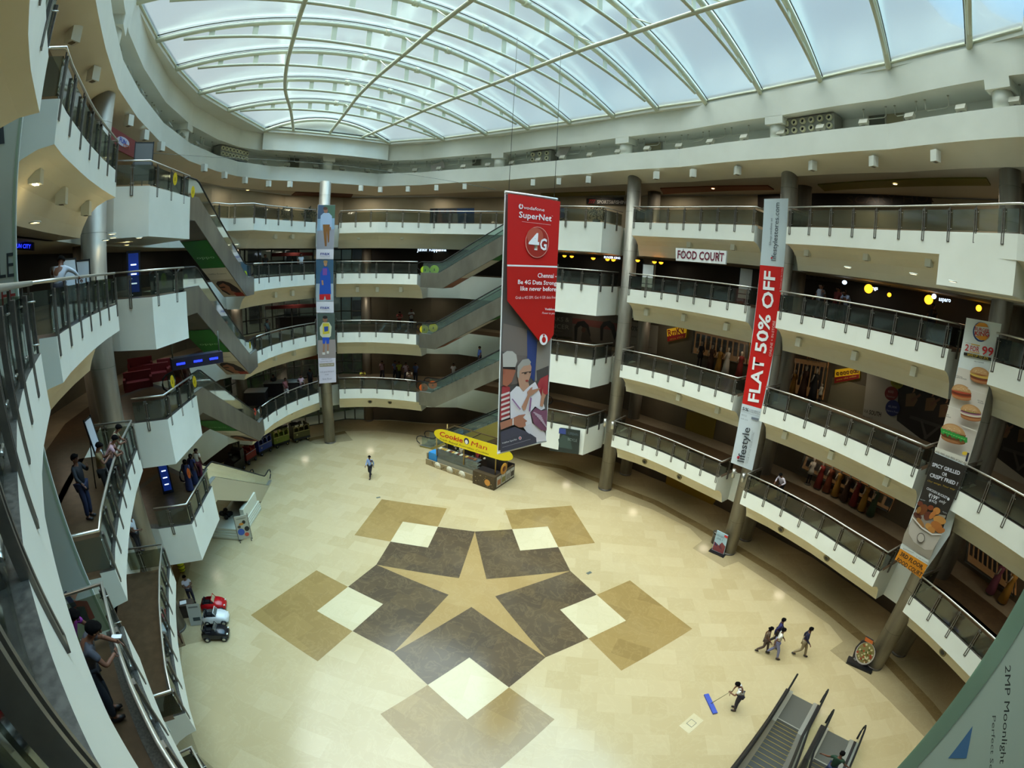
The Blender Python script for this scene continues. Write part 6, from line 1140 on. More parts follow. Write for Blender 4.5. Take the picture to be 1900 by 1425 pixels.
# toy cars
def toycar(c0, c1, px, col, label, dark=False, L_=1.25):
    p = at(*px, 0); r = at(px[0] + 20, px[1] - 1, 0) - p; a = math.atan2(r.y, r.x); t = thing('toy_car', label, 'toy car', p, 'toy cars parked on the marble floor', a); q = FR(p, a); c = mat('toycar_' + col, c0, .22)
    S = [(-.6, .30, .28), (-.58, .42, .32), (-.3, .5, .33), (.1, .5, .33), (.25, .48, .33), (.45, .42, .31), (.6, .32, .26), (.62, .2, .22)]
    m = MB(); rows = []
    for x, z, w in S: rows.append([q(x, -w, .14), q(x, -w * 1.02, z * .7), q(x, -w * .85, z), q(x, w * .85, z), q(x, w * 1.02, z * .7), q(x, w, .14)])
    vs = [v for r_ in rows for v in r_]; k = len(S); fs = [[i * 6 + j, i * 6 + j + 1, (i + 1) * 6 + j + 1, (i + 1) * 6 + j] for i in range(k - 1) for j in range(5) if not (j == 2 and i in (1, 2))]; m.add(vs, fs, c, True); m.poly(rows[0], c); m.poly(rows[-1][::-1], c)
    m.poly([q(-.58, -.25, .2), q(.12, -.25, .2), q(.12, .25, .2), q(-.58, .25, .2)], M['black']); m.build('body', t)
    for y in (-.13, .13): MB().box(q(-.32, y, .3), (.22, .2, .1), M['black'], a).box(q(-.45, y, .42), (.06, .2, .26), M['black'], a).build('seat', t)
    ws = MB(); ws.poly([q(.12, -.26, .48), q(.12, .26, .48), q(.02, .22, .7), q(.02, -.22, .7)], M['window']); ws.build('windscreen', t); MB().tube([q(.12, -.27, .48), q(.02, -.23, .71), q(.02, .23, .71), q(.12, .27, .48)], .016, c if not dark else M['black'], 6).build('windscreen_frame', t)
    if dark: MB().tube([q(-.5, -.27, .45), q(-.5, -.24, .72), q(-.5, .24, .72), q(-.5, .27, .45)], .02, M['black'], 6).build('roll_bar', t)
    MB().tube([q(.0 + .0 * k_, -.13 + .07 * math.cos(b), .44 + .07 * math.sin(b)) for k_, b in [(0, 2 * PI * j / 10) for j in range(11)]], .01, M['black'], 6).build('steering_wheel', t)
    for x in (-.38, .4):
        for y in (-.32, .32): wh = MB().lathe([(0, -.05), (.13, -.05), (.14, 0), (.13, .05), (0, .05)], q(x, y, .14), M['rubber'], 18, (q(0, 1, 0) - q(0, 0, 0))).build('wheel', t); MB().lathe([(0, -.056), (.075, -.054), (.075, -.05)], q(x, y, .14), M['rail'], 14, (q(0, 1 if y > 0 else 1, 0) - q(0, 0, 0))).build('hub', wh)
    for y in (-.2, .2): MB().ball(q(.58, y, .32), .055, pm('e0e0d8'), 10, (.6, 1, .8)).build('headlamp', t)
toycar('b0141a', 0, (399, 1128), 'red', 'red open toy car, rearmost of the three parked toy cars'); toycar('d8d8d4', 0, (403, 1152), 'white', 'white open toy car between the red and the black toy cars'); toycar('18181c', 0, (403, 1181), 'black', 'black toy jeep nearest the camera of the three toy cars', True)
# giraffe ride, desk, leaning board
p = Vector((-13.62, 10.75, 0)); t = thing('giraffe_ride', 'small brown giraffe shaped ride beside the toy car desk', 'ride toy', p); q = FR(p, 2.4); c = pm('4a2c20')
MB().tube([q(-.32, 0, .62), q(-.1, 0, .66), q(.2, 0, .7), q(.3, 0, .85), q(.36, 0, .98), q(.4, 0, 1.06), q(.54, 0, 1.0)], [.08, .13, .12, .075, .055, .065, .035], c, 10).build('body', t)
for x in (-.25, .2):
    for y in (-.1, .1): MB().cyl(q(x, y, .6), q(x, y, .04), .045, c, 8, .035).build('leg', t)
for y in (-.05, .05): MB().cyl(q(.38, y, 1.1), q(.36, y * 1.4, 1.2), .014, c, 6).build('horn', t)
MB().box(q(0, 0, .02), (.8, .4, .04), pm('6b5638'), 2.4).build('base', t)
p = at(353, 1140, 0); t = thing('desk', 'small brown desk with papers in front of the man in white', 'desk', p); q = FR(p, .5); MB().box(q(0, 0, .72), (.7, .5, .05), pm('4c3d30'), .5).build('top', t); MB().box(q(0, 0, .35), (.66, .46, .7), pm('40332a'), .5).build('body', t)
o = MB().box(q(-.12, -.02, .765), (.32, .24, .03), pm('dcdad6'), .7).build('paper_stack'); tag(o, 'white papers lying on the small brown desk', 'papers')
p = at(366, 1160, 0); t = thing('leaning_board', 'grey printed board with a dark jeep picture leaning by the desk', 'display board', p); R = Matrix.Rotation(.5, 3, 'Z') @ Matrix.Rotation(-.45, 3, 'X'); MB().box(p + R @ Vector((0, 0, .5)), (.62, .04, 1.0), pm('8e8a7c'), R=R).build('sheet', t)
MB().box(p + R @ Vector((.05, -.025, .3)), (.34, .01, .16), pm('2c3430'), R=R).build('printed_jeep', t); MB().box(p + R @ Vector((0, -.025, .86)), (.46, .01, .07), pm('5a564c'), R=R).build('printed_title', t); MB().cyl(p + R @ Vector((0, .03, .8)), p + Matrix.Rotation(.5, 3, 'Z') @ Vector((0, .62, .01)), .02, M['post'], 6).build('rear_leg', t)
p = at(339, 1060, 0); t = thing('inflatable_toy', 'small yellow striped inflatable toy on the brown floor band at the left', 'toy', p); MB().lathe([(.0, 0), (.16, .06), (.2, .3), (.17, .6), (.08, .8), (0, .86)], p, pm('c9cf1c'), 14).build('body', t); [MB().lathe([(.2, 0), (.203, .03), (.2, .05)], p + Vector((0, 0, z_)), pm('4a4a10'), 14).build('stripe', t) for z_ in (.2, .4)]
# stage platform with poster stand under the left escalator
m_pl = pm('cfcdb8'); p0 = at(392, 1000, 0); p1 = at(439, 1004, 0); d_ = (p1 - p0).normalized(); a = math.atan2(d_.y, d_.x); q = FR(p0, a); t = thing('stage_platform', 'white stepped stage platform in front of the left escalator foot', 'platform', p0, None, a)
for i in range(4): MB().box(q(1.0 + .0 * i, 1.9 + .03 * i, .09 + .15 * i), (2.0 - .04 * i, 3.6 - .06 * i, .13), m_pl, a).build('tier', t)
MB().box(q(1.75, 2.4, .95), (.25, 2.2, .75), m_pl, a).build('rear_block', t)
m = MB(); [m.ball(q(.5 + random.uniform(-.25, .25), 1.6 + random.uniform(-.3, .3), .72 + random.uniform(0, .25)), .16, pm('15151a'), 8) for i in range(9)]; o = m.build('cloth_heap'); tag(o, 'black heap of cloth lying on the white stage platform', 'cloth')
def stand(top, foot, w, h, col, label, a0=0., shapes=()):
    p = at(*foot, 0); a = math.atan2(p.y, p.x) - PI / 2 + a0; t = thing('poster_stand', label, 'poster stand', p, None, a); q = FR(p, a); R = Matrix.Rotation(a, 3, 'Z')
    MB().box(q(0, 0, .12 + h / 2), (w, .04, h), pm(col), a).build('panel', t)
    for sx in (-1, 1): MB().box(q(sx * w / 2, 0, (h + .2) / 2), (.04, .05, h + .2), M['post'], a).build('frame_post', t); MB().box(q(sx * w * .42, 0, .03), (.05, .45, .06), M['post'], a).build('foot', t)
    for i, (x, z, rx, rz, c) in enumerate(shapes): MB().poly([q(x + rx * math.cos(b), -.024 - .002 * i, z + rz * math.sin(b)) for b in [2 * PI * k_ / 18 for k_ in range(18)]], pm(c)).build('printed_shape', t)
    return t, q
stand(0, (456, 1002), .8, 1.5, 'b3b09e', 'poster stand with blue, orange and dark round shapes by the white platform', 0, [(0, 1.45, .3, .05, '8a8878'), (.12, 1.2, .1, .12, '2c2620'), (-.05, 1.1, .14, .08, 'c9822c'), (-.15, .6, .2, .22, '3c5aa8'), (.22, .75, .14, .16, '2a2420'), (.15, .38, .13, .13, 'c9523c'), (-.2, .95, .1, .08, '3a3028')])
# boards at the foot of the right columns
p = at(1331, 1026, 0); t = thing('poster_stand', 'pale blue poster board standing at the foot of the lifestyle column', 'poster stand', p); F = Face(at(1320.6, 1021, 0).xy, at(1343, 1031, 0).xy, t, (0, 0, 1), .01); F.slab([(1330.7, 984), (1351, 994), (1342.7, 1029), (1320.6, 1020)], .06, pm('9fb9c4')); F.k = 3
F.poly([(1326, 1004), (1334, 1012), (1340, 1006), (1346, 1014), (1342, 1028), (1321.5, 1019)], '7a3a3c'); F.poly([(1326, 1010), (1328, 1005), (1331, 1014)], '1c2450'); F.poly([(1334, 1016), (1336, 1008), (1340, 1020)], '5a2a3a'); F.poly([(1345, 992), (1351, 995), (1350, 999), (1344, 996)], 'c22c2c'); F.flush('printed_shapes'); F.text("LADIES & GENTS", '3c5260', (1329, 992), (1343, 999), (1330, 989)); F.text('LEVEL 2', '3c5260', (1330, 999), (1341, 1004), (1331, 996)); MB().box(F.p(1331.5, 1025.5), (1.0, .5, .06), M['black'], math.atan2(F.X.y, F.X.x)).build('base', t)
p = at(1594, 1236, 0); t = thing('poster_stand', 'bowl shaped food cut out stand on a black base at the burger column', 'poster stand', p); F = Face(at(1580, 1230, 0).xy, at(1607, 1242, 0).xy, t, (1560, 1000, .16842), .008)
F.slab([(275, 1075), (360, 1125), (350, 1165), (390, 1250), (350, 1340), (285, 1400), (120, 1320), (160, 1200), (225, 1130), (262, 1115)], .08, pm('2a2224')); F.k = 4; F.poly([(275, 1075), (358, 1125), (348, 1162), (262, 1118)], 'c9672c'); F.ell(270, 1260, 108, 126, 'c9c4c4', rot=.35); F.ell(272, 1252, 98, 116, '8d8250', rot=.35); F.flush('printed_bowl')
rnd = random.Random(3)
for i in range(46): b = rnd.uniform(0, 2 * PI); r = rnd.uniform(0, .92) ** .5; F.ell(272 + 92 * r * math.cos(b), 1252 + 108 * r * math.sin(b), rnd.uniform(7, 14), rnd.uniform(7, 14), rnd.choice(['d8cf9c', '6e7a2c', 'b0482c', '8a5a2c', 'e3dcb8', '4a5a24']), 8)
F.step = .0005; F.flush('printed_food'); F.text('burger lunch bowls', 'd8d8d8', (140, 1318), (240, 1385), (146, 1296)); MB().box(F.p(205, 1400) - Vector((0, 0, 0)) + F.n * -.05, (1.35, .5, .16), M['black'], math.atan2(F.X.y, F.X.x)).build('base', t)
p = at(1325, 1007, 0); t = thing('litter_bin', 'round grey litter bin half hidden behind the pale blue poster board', 'bin', p); MB().lathe([(0, 0), (.2, 0), (.22, .75), (.2, .8), (0, .8)], p, M['post'], 18).build('body', t); MB().lathe([(.225, .7), (.23, .75), (.225, .78)], p, M['black'], 18).build('rim', t)
for x, y, D_, lb in ((1122.5, 784, 27.9, 'left'), (1136.5, 789, 27.8, 'right'), (1361, 878, 23.9, 'left'), (1379, 886, 23.9, 'right')):
    p = dpt(x, y, D_); t = thing('wall_speaker', 'small grey tubular speaker on the %s side of the %s column above the ground floor' % (lb, 'lifestyle' if x > 1200 else 'landing'), 'speaker', p); MB().cyl(p - Vector((0, 0, .25)), p + Vector((0, 0, .25)), .1, M['rail'], 12).build('body', t); cp = Vector(CP['c3' if x > 1200 else 'c2']); b = Vector((cp.x, cp.y, p.z)); MB().cyl(p, p.lerp(b, .5), .02, M['post'], 6).build('bracket', t)
# thin cable strung across the void
o = MB().tube([dpt(210, 282, 22), dpt(400, 292, 26), dpt(630, 307, 33), dpt(800, 330, 31), dpt(920, 352, 29)], .012, M['gasket'], 5).build('cable'); tag(o, 'thin dark cable strung across the void from the top left landing', 'cable')
# ------------------------------------------------------------------ people
def skinmesh(nodes, edges, mm, level=1, root=0):
    me = bpy.data.meshes.new('b'); me.from_pydata([n[:3] for n in nodes], edges, []); o = bpy.data.objects.new('b', me); COL.objects.link(o)
    md = o.modifiers.new('s', 'SKIN'); sd = me.skin_vertices[0].data
    for i, n in enumerate(nodes): r = n[3]; sd[i].radius = (r, r) if not isinstance(r, tuple) else r; sd[i].use_root = (i == root)
    md.use_smooth_shade = True
    if level: sb = o.modifiers.new('u', 'SUBSURF'); sb.levels = level; sb.render_levels = level
    dg = bpy.context.evaluated_depsgraph_get(); out = bpy.data.meshes.new_from_object(o.evaluated_get(dg)); bpy.data.objects.remove(o); bpy.data.meshes.remove(me)
    return [v.co.copy() for v in out.vertices], [list(p.vertices) for p in out.polygons]
m_skin = mat('skin_brown', '6e4632', .55); m_hair = mat('hair_black', '0b0807', .95, 0, 0, .1); m_eye = mat('eye_dark', '0c0a0a', .3); m_lip = mat('lips', '6a3430', .5); m_shoe = mat('shoe_dark', '1a1614', .5)
def person(p, yaw, label, shirt, lower, pose=None, H=1.68, sleeve='short', skirt=False, group=None, hair='short', shoe='1a1614', lod=1, extra=None, phone=None):
    """p: point between the feet; yaw: heading, 0 = +Y; joints in the figure's own frame (x right, y forward)"""
    s = H / 1.70; R = Matrix.Rotation(yaw, 3, 'Z'); p = Vector(p); J = dict(pelvis=(0, 0, .93), belly=(0, .01, 1.08), chest=(0, .0, 1.28), neck=(0, .0, 1.44), head=(0, .02, 1.60), shL=(-.17, 0, 1.39), elL=(-.23, -.03, 1.12), wrL=(-.23, .06, .88), shR=(.17, 0, 1.39), elR=(.23, -.03, 1.12), wrR=(.23, .06, .88),
        hipL=(-.09, 0, .90), knL=(-.10, .02, .50), anL=(-.10, -.03, .09), hipR=(.09, 0, .90), knR=(.10, .02, .50), anR=(.10, -.03, .09))
    J.update(pose or {}); J = {k: Vector(v) * s for k, v in J.items()}
    t = thing('person', label, 'person', p, group, yaw)
    def build(nodes, edges, mm, nm, lv=None): v, f = skinmesh(nodes, edges, mm, lod if lv is None else lv); m = MB(); m.add([p + R @ q for q in v], f, mm, True); return m
    N_ = lambda k, r: (*J[k], r * s)
    hd = J['head']; nk = J['neck']; up = (hd - nk).normalized(); 
    def toe(k): a = J['an' + k]; return a + Vector((0, .13 * s, -.035 * s)), a + Vector((0, -.03 * s, -.03 * s))
    def hand(k):
        e, w = J['el' + k], J['wr' + k]; d = (w - e).normalized(); return w + d * .05 * s, w + d * .09 * s, d
    nodes = [N_('pelvis', .12), N_('belly', .115), N_('chest', .125), N_('neck', .052), (*(nk.lerp(hd, .35)), .05 * s), (*(hd - up * .03 * s), .085 * s), (*(hd + up * .05 * s), .088 * s)]
    edges = [(0, 1), (1, 2), (2, 3), (3, 4), (4, 5), (5, 6)]
    for k in 'LR':
        b = len(nodes); h1, h2, d = hand(k); nodes += [N_('sh' + k, .05), N_('el' + k, .038), N_('wr' + k, .026), (*h1, .034 * s)]; edges += [(2, b), (b, b + 1), (b + 1, b + 2), (b + 2, b + 3)]
        b = len(nodes); tt, hh = toe(k); nodes += [N_('hip' + k, .085), N_('kn' + k, .055), N_('an' + k, .038), (*tt, .03 * s)]; edges += [(0, b), (b, b + 1), (b + 1, b + 2), (b + 2, b + 3)]
    m = build(nodes, edges, m_skin, 'body')
    for k in 'LR':                                   # fingers and thumb
        h1, h2, d = hand(k); sd = d.cross(Vector((0, 1, .2))).normalized(); dn = d.cross(sd)
        for i, (ln, o_) in enumerate(((.07, -.028), (.08, -.01), (.075, .01), (.055, .027))):
            a = h1 + sd * o_ * s + d * .015 * s; b = a + d * ln * .55 * s + dn * .008 * s; c = b + d * ln * .4 * s + dn * .022 * s
            m.tube([p + R @ a, p + R @ b, p + R @ c], [.009 * s, .008 * s, .006 * s], m_skin, 6)
        a = h1 - d * .02 * s + sd * .03 * s; m.tube([p + R @ a, p + R @ (a + sd * .03 * s + d * .02 * s), p + R @ (a + sd * .035 * s + d * .05 * s)], [.011 * s, .009 * s, .007 * s], m_skin, 6)
    fw = (Vector((0, 1, 0)) - up * up.y).normalized(); rt = fw.cross(up)
    fc = lambda x, y, z: p + R @ (hd + (rt * x + fw * y + up * z) * s)
    m.tube([fc(0, .088, .03), fc(0, .105, .0), fc(0, .11, -.015), fc(0, .09, -.025)], [.008 * s, .012 * s, .014 * s, .006 * s], m_skin, 6)
    for sx in (-1, 1): m.ball(fc(sx * .085, .0, 0), .02 * s, m_skin, 8, (.5, 1, 1.5)); m.ball(fc(sx * .032, .08, .022), .011 * s, m_eye, 8)
    m.ball(fc(0, .083, -.05), .02 * s, m_lip, 8, (1.2, .5, .4))
    m.build('body', t)
    hm = MB(); v = []; n = 14
    prof = [(0, .115), (.045, .11), (.08, .08), (.1, .035), (.1, .0), (.092, -.03)] if hair == 'short' else [(0, .118), (.05, .112), (.085, .08), (.105, .03), (.105, -.03), (.1, -.08), (.07, -.14)]
    rows = []
    for r, h in prof:
        rows.append([])
        for j in range(n):
            a = 2 * PI * j / n; y = math.sin(a) * r; x = math.cos(a) * r; hh = h + (.05 if (y > .03 and h < .06) else 0); hh = max(hh, .045) if y > .045 and h < .06 else hh; rows[-1].append(fc(x, y * 1.05 - .012, hh))
    vs = [q for r_ in rows for q in r_]; hm.add(vs, [[i * n + j, i * n + (j + 1) % n, (i + 1) * n + (j + 1) % n, (i + 1) * n + j] for i in range(len(prof) - 1) for j in range(n)], m_hair, True)
    if hair == 'bun': hm.ball(fc(0, -.12, -.02), .05 * s, m_hair, 10)
    if hair == 'plait': hm.tube([fc(0, -.1, -.05), fc(0, -.13, -.2), fc(0, -.12, -.4)], [.035 * s, .028 * s, .012 * s], m_hair, 8)
    hm.build('hair', t)
    cs = mat('cloth_' + shirt, shirt, .75); cl = mat('cloth_' + lower, lower, .75)
    nodes = [(*(J['pelvis'] + Vector((0, 0, -.04 * s))), .14 * s), N_('belly', .132), N_('chest', .142), (*(J['chest'].lerp(J['neck'], .8)), .07 * s)]; edges = [(0, 1), (1, 2), (2, 3)]
    for k in 'LR':
        b = len(nodes); nodes += [N_('sh' + k, .066), (*(J['sh' + k].lerp(J['el' + k], .6 if sleeve == 'short' else 1)), (.058 if sleeve == 'short' else .05) * s)]; edges += [(2, b), (b, b + 1)]
        if sleeve == 'long': nodes.append((*(J['el' + k].lerp(J['wr' + k], .9)), .037 * s)); edges.append((b + 1, b + 2))
    build(nodes, edges, cs, 'shirt').build('shirt' if not skirt else 'blouse', t)
    if skirt:
        c = (J['anL'] + J['anR']) / 2; pv = J['pelvis']; P = [(.15, 1.0), (.19, .7), (.21, .35), (.24, 0)]; m = MB(); n = 16; vs = []
        for r, f in P:
            o_ = pv.lerp(Vector((c.x, c.y, .07 * s)), 1 - f) + Vector((0, 0, .06 * s * f)); vs += [p + R @ (o_ + Vector((math.cos(2 * PI * j / n) * r, math.sin(2 * PI * j / n) * r * .8, 0)) * s) for j in range(n)]
        m.add(vs, [[i * n + j, i * n + (j + 1) % n, (i + 1) * n + (j + 1) % n, (i + 1) * n + j] for i in range(3) for j in range(n)], cl, True); m.build('skirt', t)
    else:
        nodes = [N_('pelvis', .138)]; edges = []
        for k in 'LR': b = len(nodes); nodes += [N_('hip' + k, .102), N_('kn' + k, .073), (*(J['an' + k] + Vector((0, 0, .02 * s))), .06 * s)]; edges += [(0, b), (b, b + 1), (b + 1, b + 2)]
        build(nodes, edges, cl, 'trousers').build('trousers', t)
    sh = mat('shoe_' + shoe, shoe, .5)
    for k in 'LR': tt, hh = toe(k); q = lambda v_: p + R @ v_; MB().tube([q(hh + Vector((0, -.03 * s, 0))), q(hh), q(tt - Vector((0, .05 * s, 0))), q(tt + Vector((0, .02 * s, 0)))], [.03 * s, .045 * s, .045 * s, .022 * s], sh, 10).build('shoe', t)
    if phone: w = p + R @ (J['wr' + phone] + Vector((0, .08, .06)) * s); MB().box(w, (.075, .012, .15), M['black'], R=R @ Matrix.Rotation(.2, 3, 'X')).build('phone', t) if False else tag(MB().box(w, (.075, .012, .15), pm('d8d8dc'), R=R).build('mobile_phone'), 'small pale phone held by the ' + label.split(',')[0], 'phone')
    return t
def heading(a, b): d = Vector(b) - Vector(a); return math.atan2(-d.x, d.y)
walkA = dict(knL=(-.10, .2, .52), anL=(-.10, .30, .10), knR=(.10, .04, .50), anR=(.10, -.26, .14), elL=(-.22, -.14, 1.13), wrL=(-.22, -.12, .90), elR=(.22, .08, 1.13), wrR=(.21, .26, .98))
walkB = dict(knR=(.10, .2, .52), anR=(.10, .28, .10), knL=(-.10, .02, .50), anL=(-.10, -.24, .14), elR=(.22, -.14, 1.13), wrR=(.22, -.12, .90), elL=(-.22, .08, 1.13), wrL=(-.21, .24, .98))
leanrail = dict(chest=(0, .14, 1.24), belly=(0, .04, 1.06), neck=(0, .24, 1.36), head=(0, .33, 1.48), shL=(-.17, .19, 1.30), shR=(.17, .19, 1.30), elL=(-.24, .30, 1.08), elR=(.24, .30, 1.08), wrL=(-.08, .42, 1.07), wrR=(.08, .42, 1.07))
armsup = dict(elL=(-.24, .12, 1.16), wrL=(-.08, .30, 1.28), elR=(.24, .12, 1.16), wrR=(.08, .30, 1.28))
crossed = dict(elL=(-.24, .06, 1.14), wrL=(.06, .2, 1.17), elR=(.24, .06, 1.14), wrR=(-.06, .2, 1.12))
# ground floor
P0 = at(688, 886, 0); person(P0, heading(P0, at(640, 930, 0)), 'man in a light blue shirt and dark trousers walking alone across the marble', '8aa0c8', '17171f', walkA, 1.72, 'long')
P1 = at(1431, 1199, 0); hd_ = heading(P1, at(1330, 1145, 0)) + PI
dirr = heading(at(1486, 1215, 0), at(1560, 1240, 0))
person(P1, dirr, 'man in a dark blue shirt walking behind the other three on the right', '1c1c50', '2b2420', walkB, 1.74, 'long')
person(at(1411, 1210, 0), dirr, 'person in a brown patterned top walking at the left of the group', '5a4636', '4a3a30', walkA, 1.56, 'short', hair='bun')
person(at(1430, 1218, 0), dirr + .1, 'man in a white shirt and lilac grey trousers striding in the group', 'd0cdbf', '7f7fa0', walkB, 1.75, 'short')
person(at(1480, 1216, 0), dirr - .1, 'man in a dark navy shirt and khaki trousers walking ahead of the group', '1a1a34', '8a7a5c', walkA, 1.74, 'long')
P2_ = at(1361, 1316, 0); mp_ = at(1318, 1307, 0); person(P2_, heading(P2_, mp_), 'cleaner in white pushing a wide blue dust mop near the lower escalators', 'd2d0c8', '1e1a2c', dict(leanrail, wrL=(-.05, .46, 1.0), wrR=(.08, .4, .86)), 1.68, 'short')
t = thing('dust_mop', 'wide blue dust mop pushed by the cleaner', 'mop', mp_); dd = (mp_ - P2_).normalized(); hp = P2_ + dd * .45 + Vector((0, 0, 1.0)); MB().cyl(mp_ + Vector((0, 0, .06)), hp + (hp - mp_).normalized() * .15, .014, pm('8a8460'), 8).build('handle', t); MB().box(mp_ + Vector((0, 0, .04)), (1.0, .2, .07), pm('3448a0'), math.atan2(dd.y, dd.x) + PI / 2 + .5).build('mop_head', t)
person(at(352, 1128, 0) + Vector((0, .35, 0)), heading(at(352, 1128), at(372, 1160)), 'attendant in a white shirt standing at the toy car desk', 'c9c5cf', '2c2838', crossed, 1.7, 'short')
# man on the foreground escalator
f0, f1, L_, H_, hw_, un_ = ESG; xs = f0 + 1.0; hz_ = 1.0 * H_ / (f1 - f0); base = ESC(xs, .0, hz_ + .12); person(base, heading(ESC(L_, 0, 0), ESC(0, 0, 0)), 'man in a green shirt and jeans riding the right foreground escalator', '1c3a26', '2f3a58', dict(elL=(-.34, .1, 1.14), wrL=(-.52, .22, .98), elR=(.34, .1, 1.14), wrR=(.52, .22, .98), head=(0, .08, 1.57)), 1.66, 'short')
person(Kp(2.2, 1.6, 0), ka + PI, 'kiosk worker in a light cap and shirt behind the glass counter', 'a8987c', '2c2420', dict(wrL=(-.15, .25, 1.0), wrR=(.15, .25, 1.0)), 1.68, 'short'); person(Kp(3.6, 1.8, 0), ka + PI, 'kiosk worker in a red shirt behind the counter', '8a2420', '2c2420', None, 1.66)
# left galleries
def facing(p, tgt): return heading(p, tgt)
def rail_person(px, z, lab, sh, lo, pose, H=1.68, D_=None, tgt=(-1.4, 17.2, 0), dz=1.0, **k):
    p = at(*px, z + dz) if D_ is None else dpt(*px, D_); p.z = z - .1 + .012; return person(p, facing(p, tgt), lab, sh, lo, pose, H, **k)
rail_person((201, 800), Z[2], 'man in a pale olive shirt, farthest of four leaning on the second floor railing', '9a9478', '2a2622', leanrail, 1.7, dz=1.35)
rail_person((193, 820), Z[2], 'man in a pink shirt leaning on the second floor railing', 'b08a8e', '28242a', leanrail, 1.68, dz=1.35)
rail_person((183, 848), Z[2], 'man in an ochre shirt looking at his phone by the second floor railing', '6e5a34', '2a2420', dict(armsup, head=(0, .08, 1.56)), 1.7, dz=1.2)
p = at(170, 962, Z[2] - .1); person(p, facing(p, (3, 12, 0)), 'man in a dark hooded top and jeans resting one arm on the second floor railing', '1a1b20', '2a2f48', dict(elR=(.32, .12, 1.22), wrR=(.42, .34, 1.12), elL=(-.26, .14, 1.2), wrL=(-.10, .26, 1.36)), 1.72, 'long')
p = at(262, 1026, Z[1] - .1); person(p, facing(p, (-2, 16, 0)), 'man in a white shirt and dark trousers standing on the first floor left gallery', 'c2c4c6', '1c1c26', dict(elR=(.24, .14, 1.16), wrR=(.12, .32, 1.12)), 1.72, 'short')
p = dpt(108, 520, 11.6); p.z = Z[3] - .1; person(p, facing(p, (-14, 12, 0)), 'man in a white shirt leaning on the third floor railing with his back turned', 'b9bec8', '2a2a32', dict(leanrail, elR=(.36, .2, 1.2), wrR=(.44, .3, 1.06)), 1.66, 'long')
# couple on the nearest second floor gallery
pm_ = at(213, 1302, Z[2] - .1); v_ = at(160, 1290, Z[2] - .1)
pm_ = Vector((-5.27, 2.36, Z[2] - .088)); pw_ = Vector((-6.1, 2.72, Z[2] - .088))
person(pm_, facing(pm_, (-4.5, 3.3, 0)), 'man in a dark grey shirt leaning over the near second floor railing', '45454c', '22242c', dict(leanrail, elL=(-.3, .34, 1.1), wrL=(-.12, .52, 1.1)), 1.82, 'short', lod=2)
person(pw_, facing(pw_, (-4.9, 3.2, 0)), 'woman in a pink and olive saree beside the man at the near second floor railing', '8a2c86', '4c4a20', dict(leanrail, elR=(.3, .3, 1.12), wrR=(.16, .5, 1.12)), 1.58, 'short', skirt=True, hair='bun', lod=2)
o = MB().box(pm_ + Vector((.12, .62, 1.12)), (.16, .08, .012), pm('d8d8dc'), .5).build('mobile_phone'); tag(o, 'white phone held by the man at the near second floor railing', 'phone')
# groups at the heads of the left escalators
_nb = lambda k_: (Vector(PL[k_][2]) + Vector((-.87, -.2)))
for px, D_, z, sh, lo, lb, k in [((383, 700), 21.5, Z[2], '5a3a2c', '6b2c1c', 'woman in a brown and rust dress stepping onto the left second floor escalator', True), ((397, 697), 22.0, Z[2], '7a3a2c', '5a2c20', 'woman in a patterned red dress beside her at the left second floor escalator', True),
                             ((381, 852), 20.6, Z[1], '3a3f66', '34385c', 'person in a blue robe at the head of the left first floor escalator', True), ((389, 852), 21.0, Z[1], '31355a', '2c3050', 'person in dark blue at the head of the left first floor escalator', True), ((398, 846), 21.6, Z[1], 'c9b49a', '7a3040', 'person in a cream top at the head of the left first floor escalator', False)]:
    kk = Z.index(z); o_ = {383: (-.1, .2), 397: (-.25, .9), 381: (0, -.5), 389: (-.15, .15), 398: (-.3, .8)}[px[0]]; q_ = _nb(kk) + Vector(o_); p = Vector((q_.x, q_.y, z + (.0 if o_[1] < .1 else 0.0))); person(p, facing(p, (-16, 26, 0)), lb, sh, lo, None, 1.6, 'short', skirt=k, hair='plait' if k else 'short', lod=0)
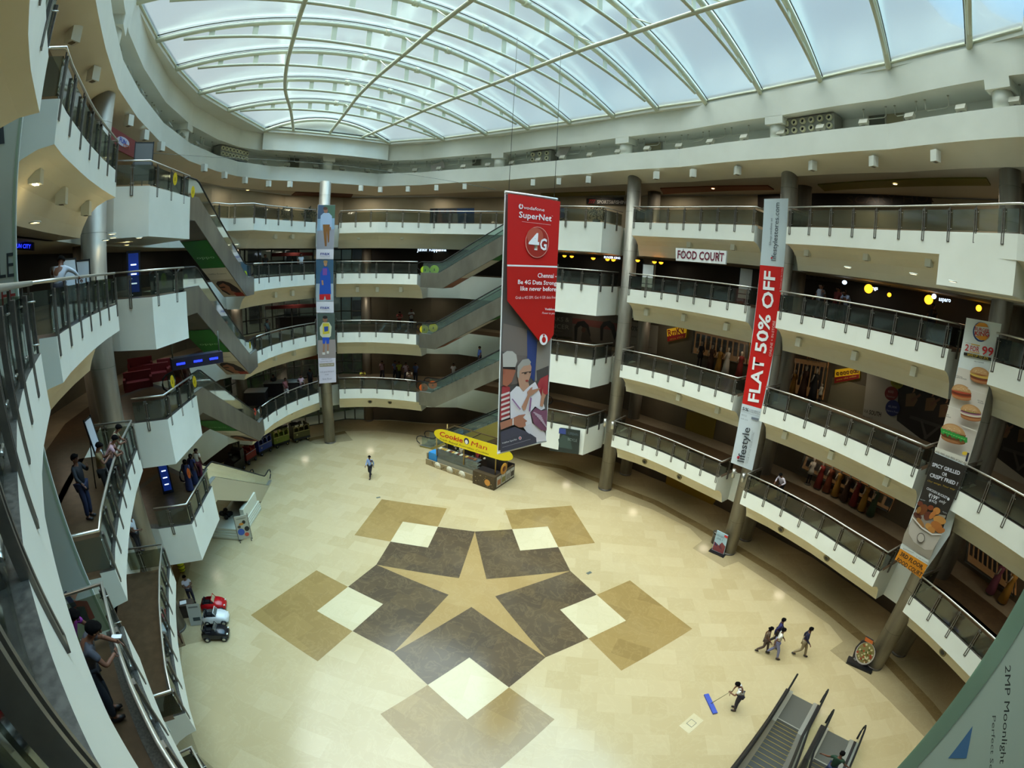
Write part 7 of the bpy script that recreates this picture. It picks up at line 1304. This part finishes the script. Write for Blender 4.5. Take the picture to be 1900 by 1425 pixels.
# back galleries
for px, D_, z, sh, lo, lb, ps in [((672, 697), 37.5, Z[1], 'b09a2c', '2a2420', 'person in a yellow top on the first back floor right of the poster column', leanrail), ((709, 692), 40.0, Z[1], 'b08a90', '3a2c34', 'person in a pink top walking on the first back floor', walkA), ((733, 692), 40.0, Z[1], '5c6480', '22242c', 'person in slate blue on the first back floor', walkA), ((740.5, 694), 39.6, Z[1], '8a8f2c', '2a2a22', 'person in olive yellow on the first back floor', walkB), ((753, 696), 39.2, Z[1], 'b09aa8', '3a3440', 'person in pale lilac on the first back floor', walkA),
                              ((759, 704), 37.2, Z[1], 'b39a80', '8a7a66', 'person in beige leaning on the first back floor railing', leanrail), ((771, 694), 39.0, Z[1], '4c5a80', '20222c', 'person in a blue shirt near the rear escalator foot', None), ((841, 696), 39.0, Z[1], 'c9c9cc', '20202c', 'man in a white shirt standing by the rear escalators on the first floor', None), ((740.5, 602), 38.5, Z[2], '8a2c24', '2c201c', 'person in red on the second back floor', leanrail), ((763, 598), 39.0, Z[2], 'b8b8b4', '1c1a1c', 'person in white raising both hands on the second back floor', armsup),
                              ((529, 704), 35.5, Z[1], '8c4a4a', 'b8a8a0', 'person in red and white on the first back floor left of the poster column', walkA), ((557.5, 697), 36.2, Z[1], 'b08a90', '4a3a40', 'person in a pink shirt walking on the first back floor left of the column', walkB), ((575, 694), 38.0, Z[1], '2c2c30', '1c1c20', 'person in black on the first back floor near the glazing', None), ((506, 690), 37.0, Z[1], '1c1c20', '1c1c20', 'person seated dark at the round first floor counter', None), ((496, 602), 34.5, Z[2], '3c4440', '2a2c28', 'person in dark green on the second back floor', walkA), ((558, 490), 36.5, Z[3], 'c2c4c8', '33343c', 'man in a white shirt on the third back floor by the poster column', None), ((492, 500), 35.5, Z[3], '2a2a2c', '242426', 'dark dressed person behind the third back floor railing', None),
                              ((1520, 568), 23.6, Z[3], '8a8c98', '26262c', 'person in grey behind the third floor glass railing at right', walkA), ((1553, 561), 24.2, Z[3], '7a2c2c', '2a2424', 'person in a red top at the third floor right railing', None), ((1573, 562), 23.0, Z[3], '9aa4c4', '2c3040', 'man in a pale blue shirt leaning at the third floor right railing', leanrail), ((1725, 615), 23.4, Z[3], '16182a', '14162a', 'dark dressed person walking behind the third floor railing at right', walkA)]:
    p = dpt(*px, D_); p.z = z - .088; person(p, facing(p, (-1.4, 17.2, 0)), lb, sh, lo, ps, 1.68, 'short', lod=0, group='people on the back galleries' if px[0] < 900 else None)
p = at(1447, 922, Z[1] - .1) ; p = dpt(1447, 912, 23.3); p.z = Z[1] - .088; person(p, facing(p, (0, 14, 0)), 'man in a pink and white striped shirt at the first floor right railing', 'c9bcc4', '18161a', dict(leanrail, elL=(-.3, .14, 1.12), elR=(.3, .14, 1.12), wrL=(-.2, .36, 1.0), wrR=(.2, .36, 1.0)), 1.7, 'long')
ride = at(889, 669, Z[1] + 3.4); p = dpt(889, 682, 34.6); person(p, 1.9, 'man in a blue shirt riding the rear escalator up from the first floor', '4c66b0', '1f2430', None, 1.68, 'short', lod=0)
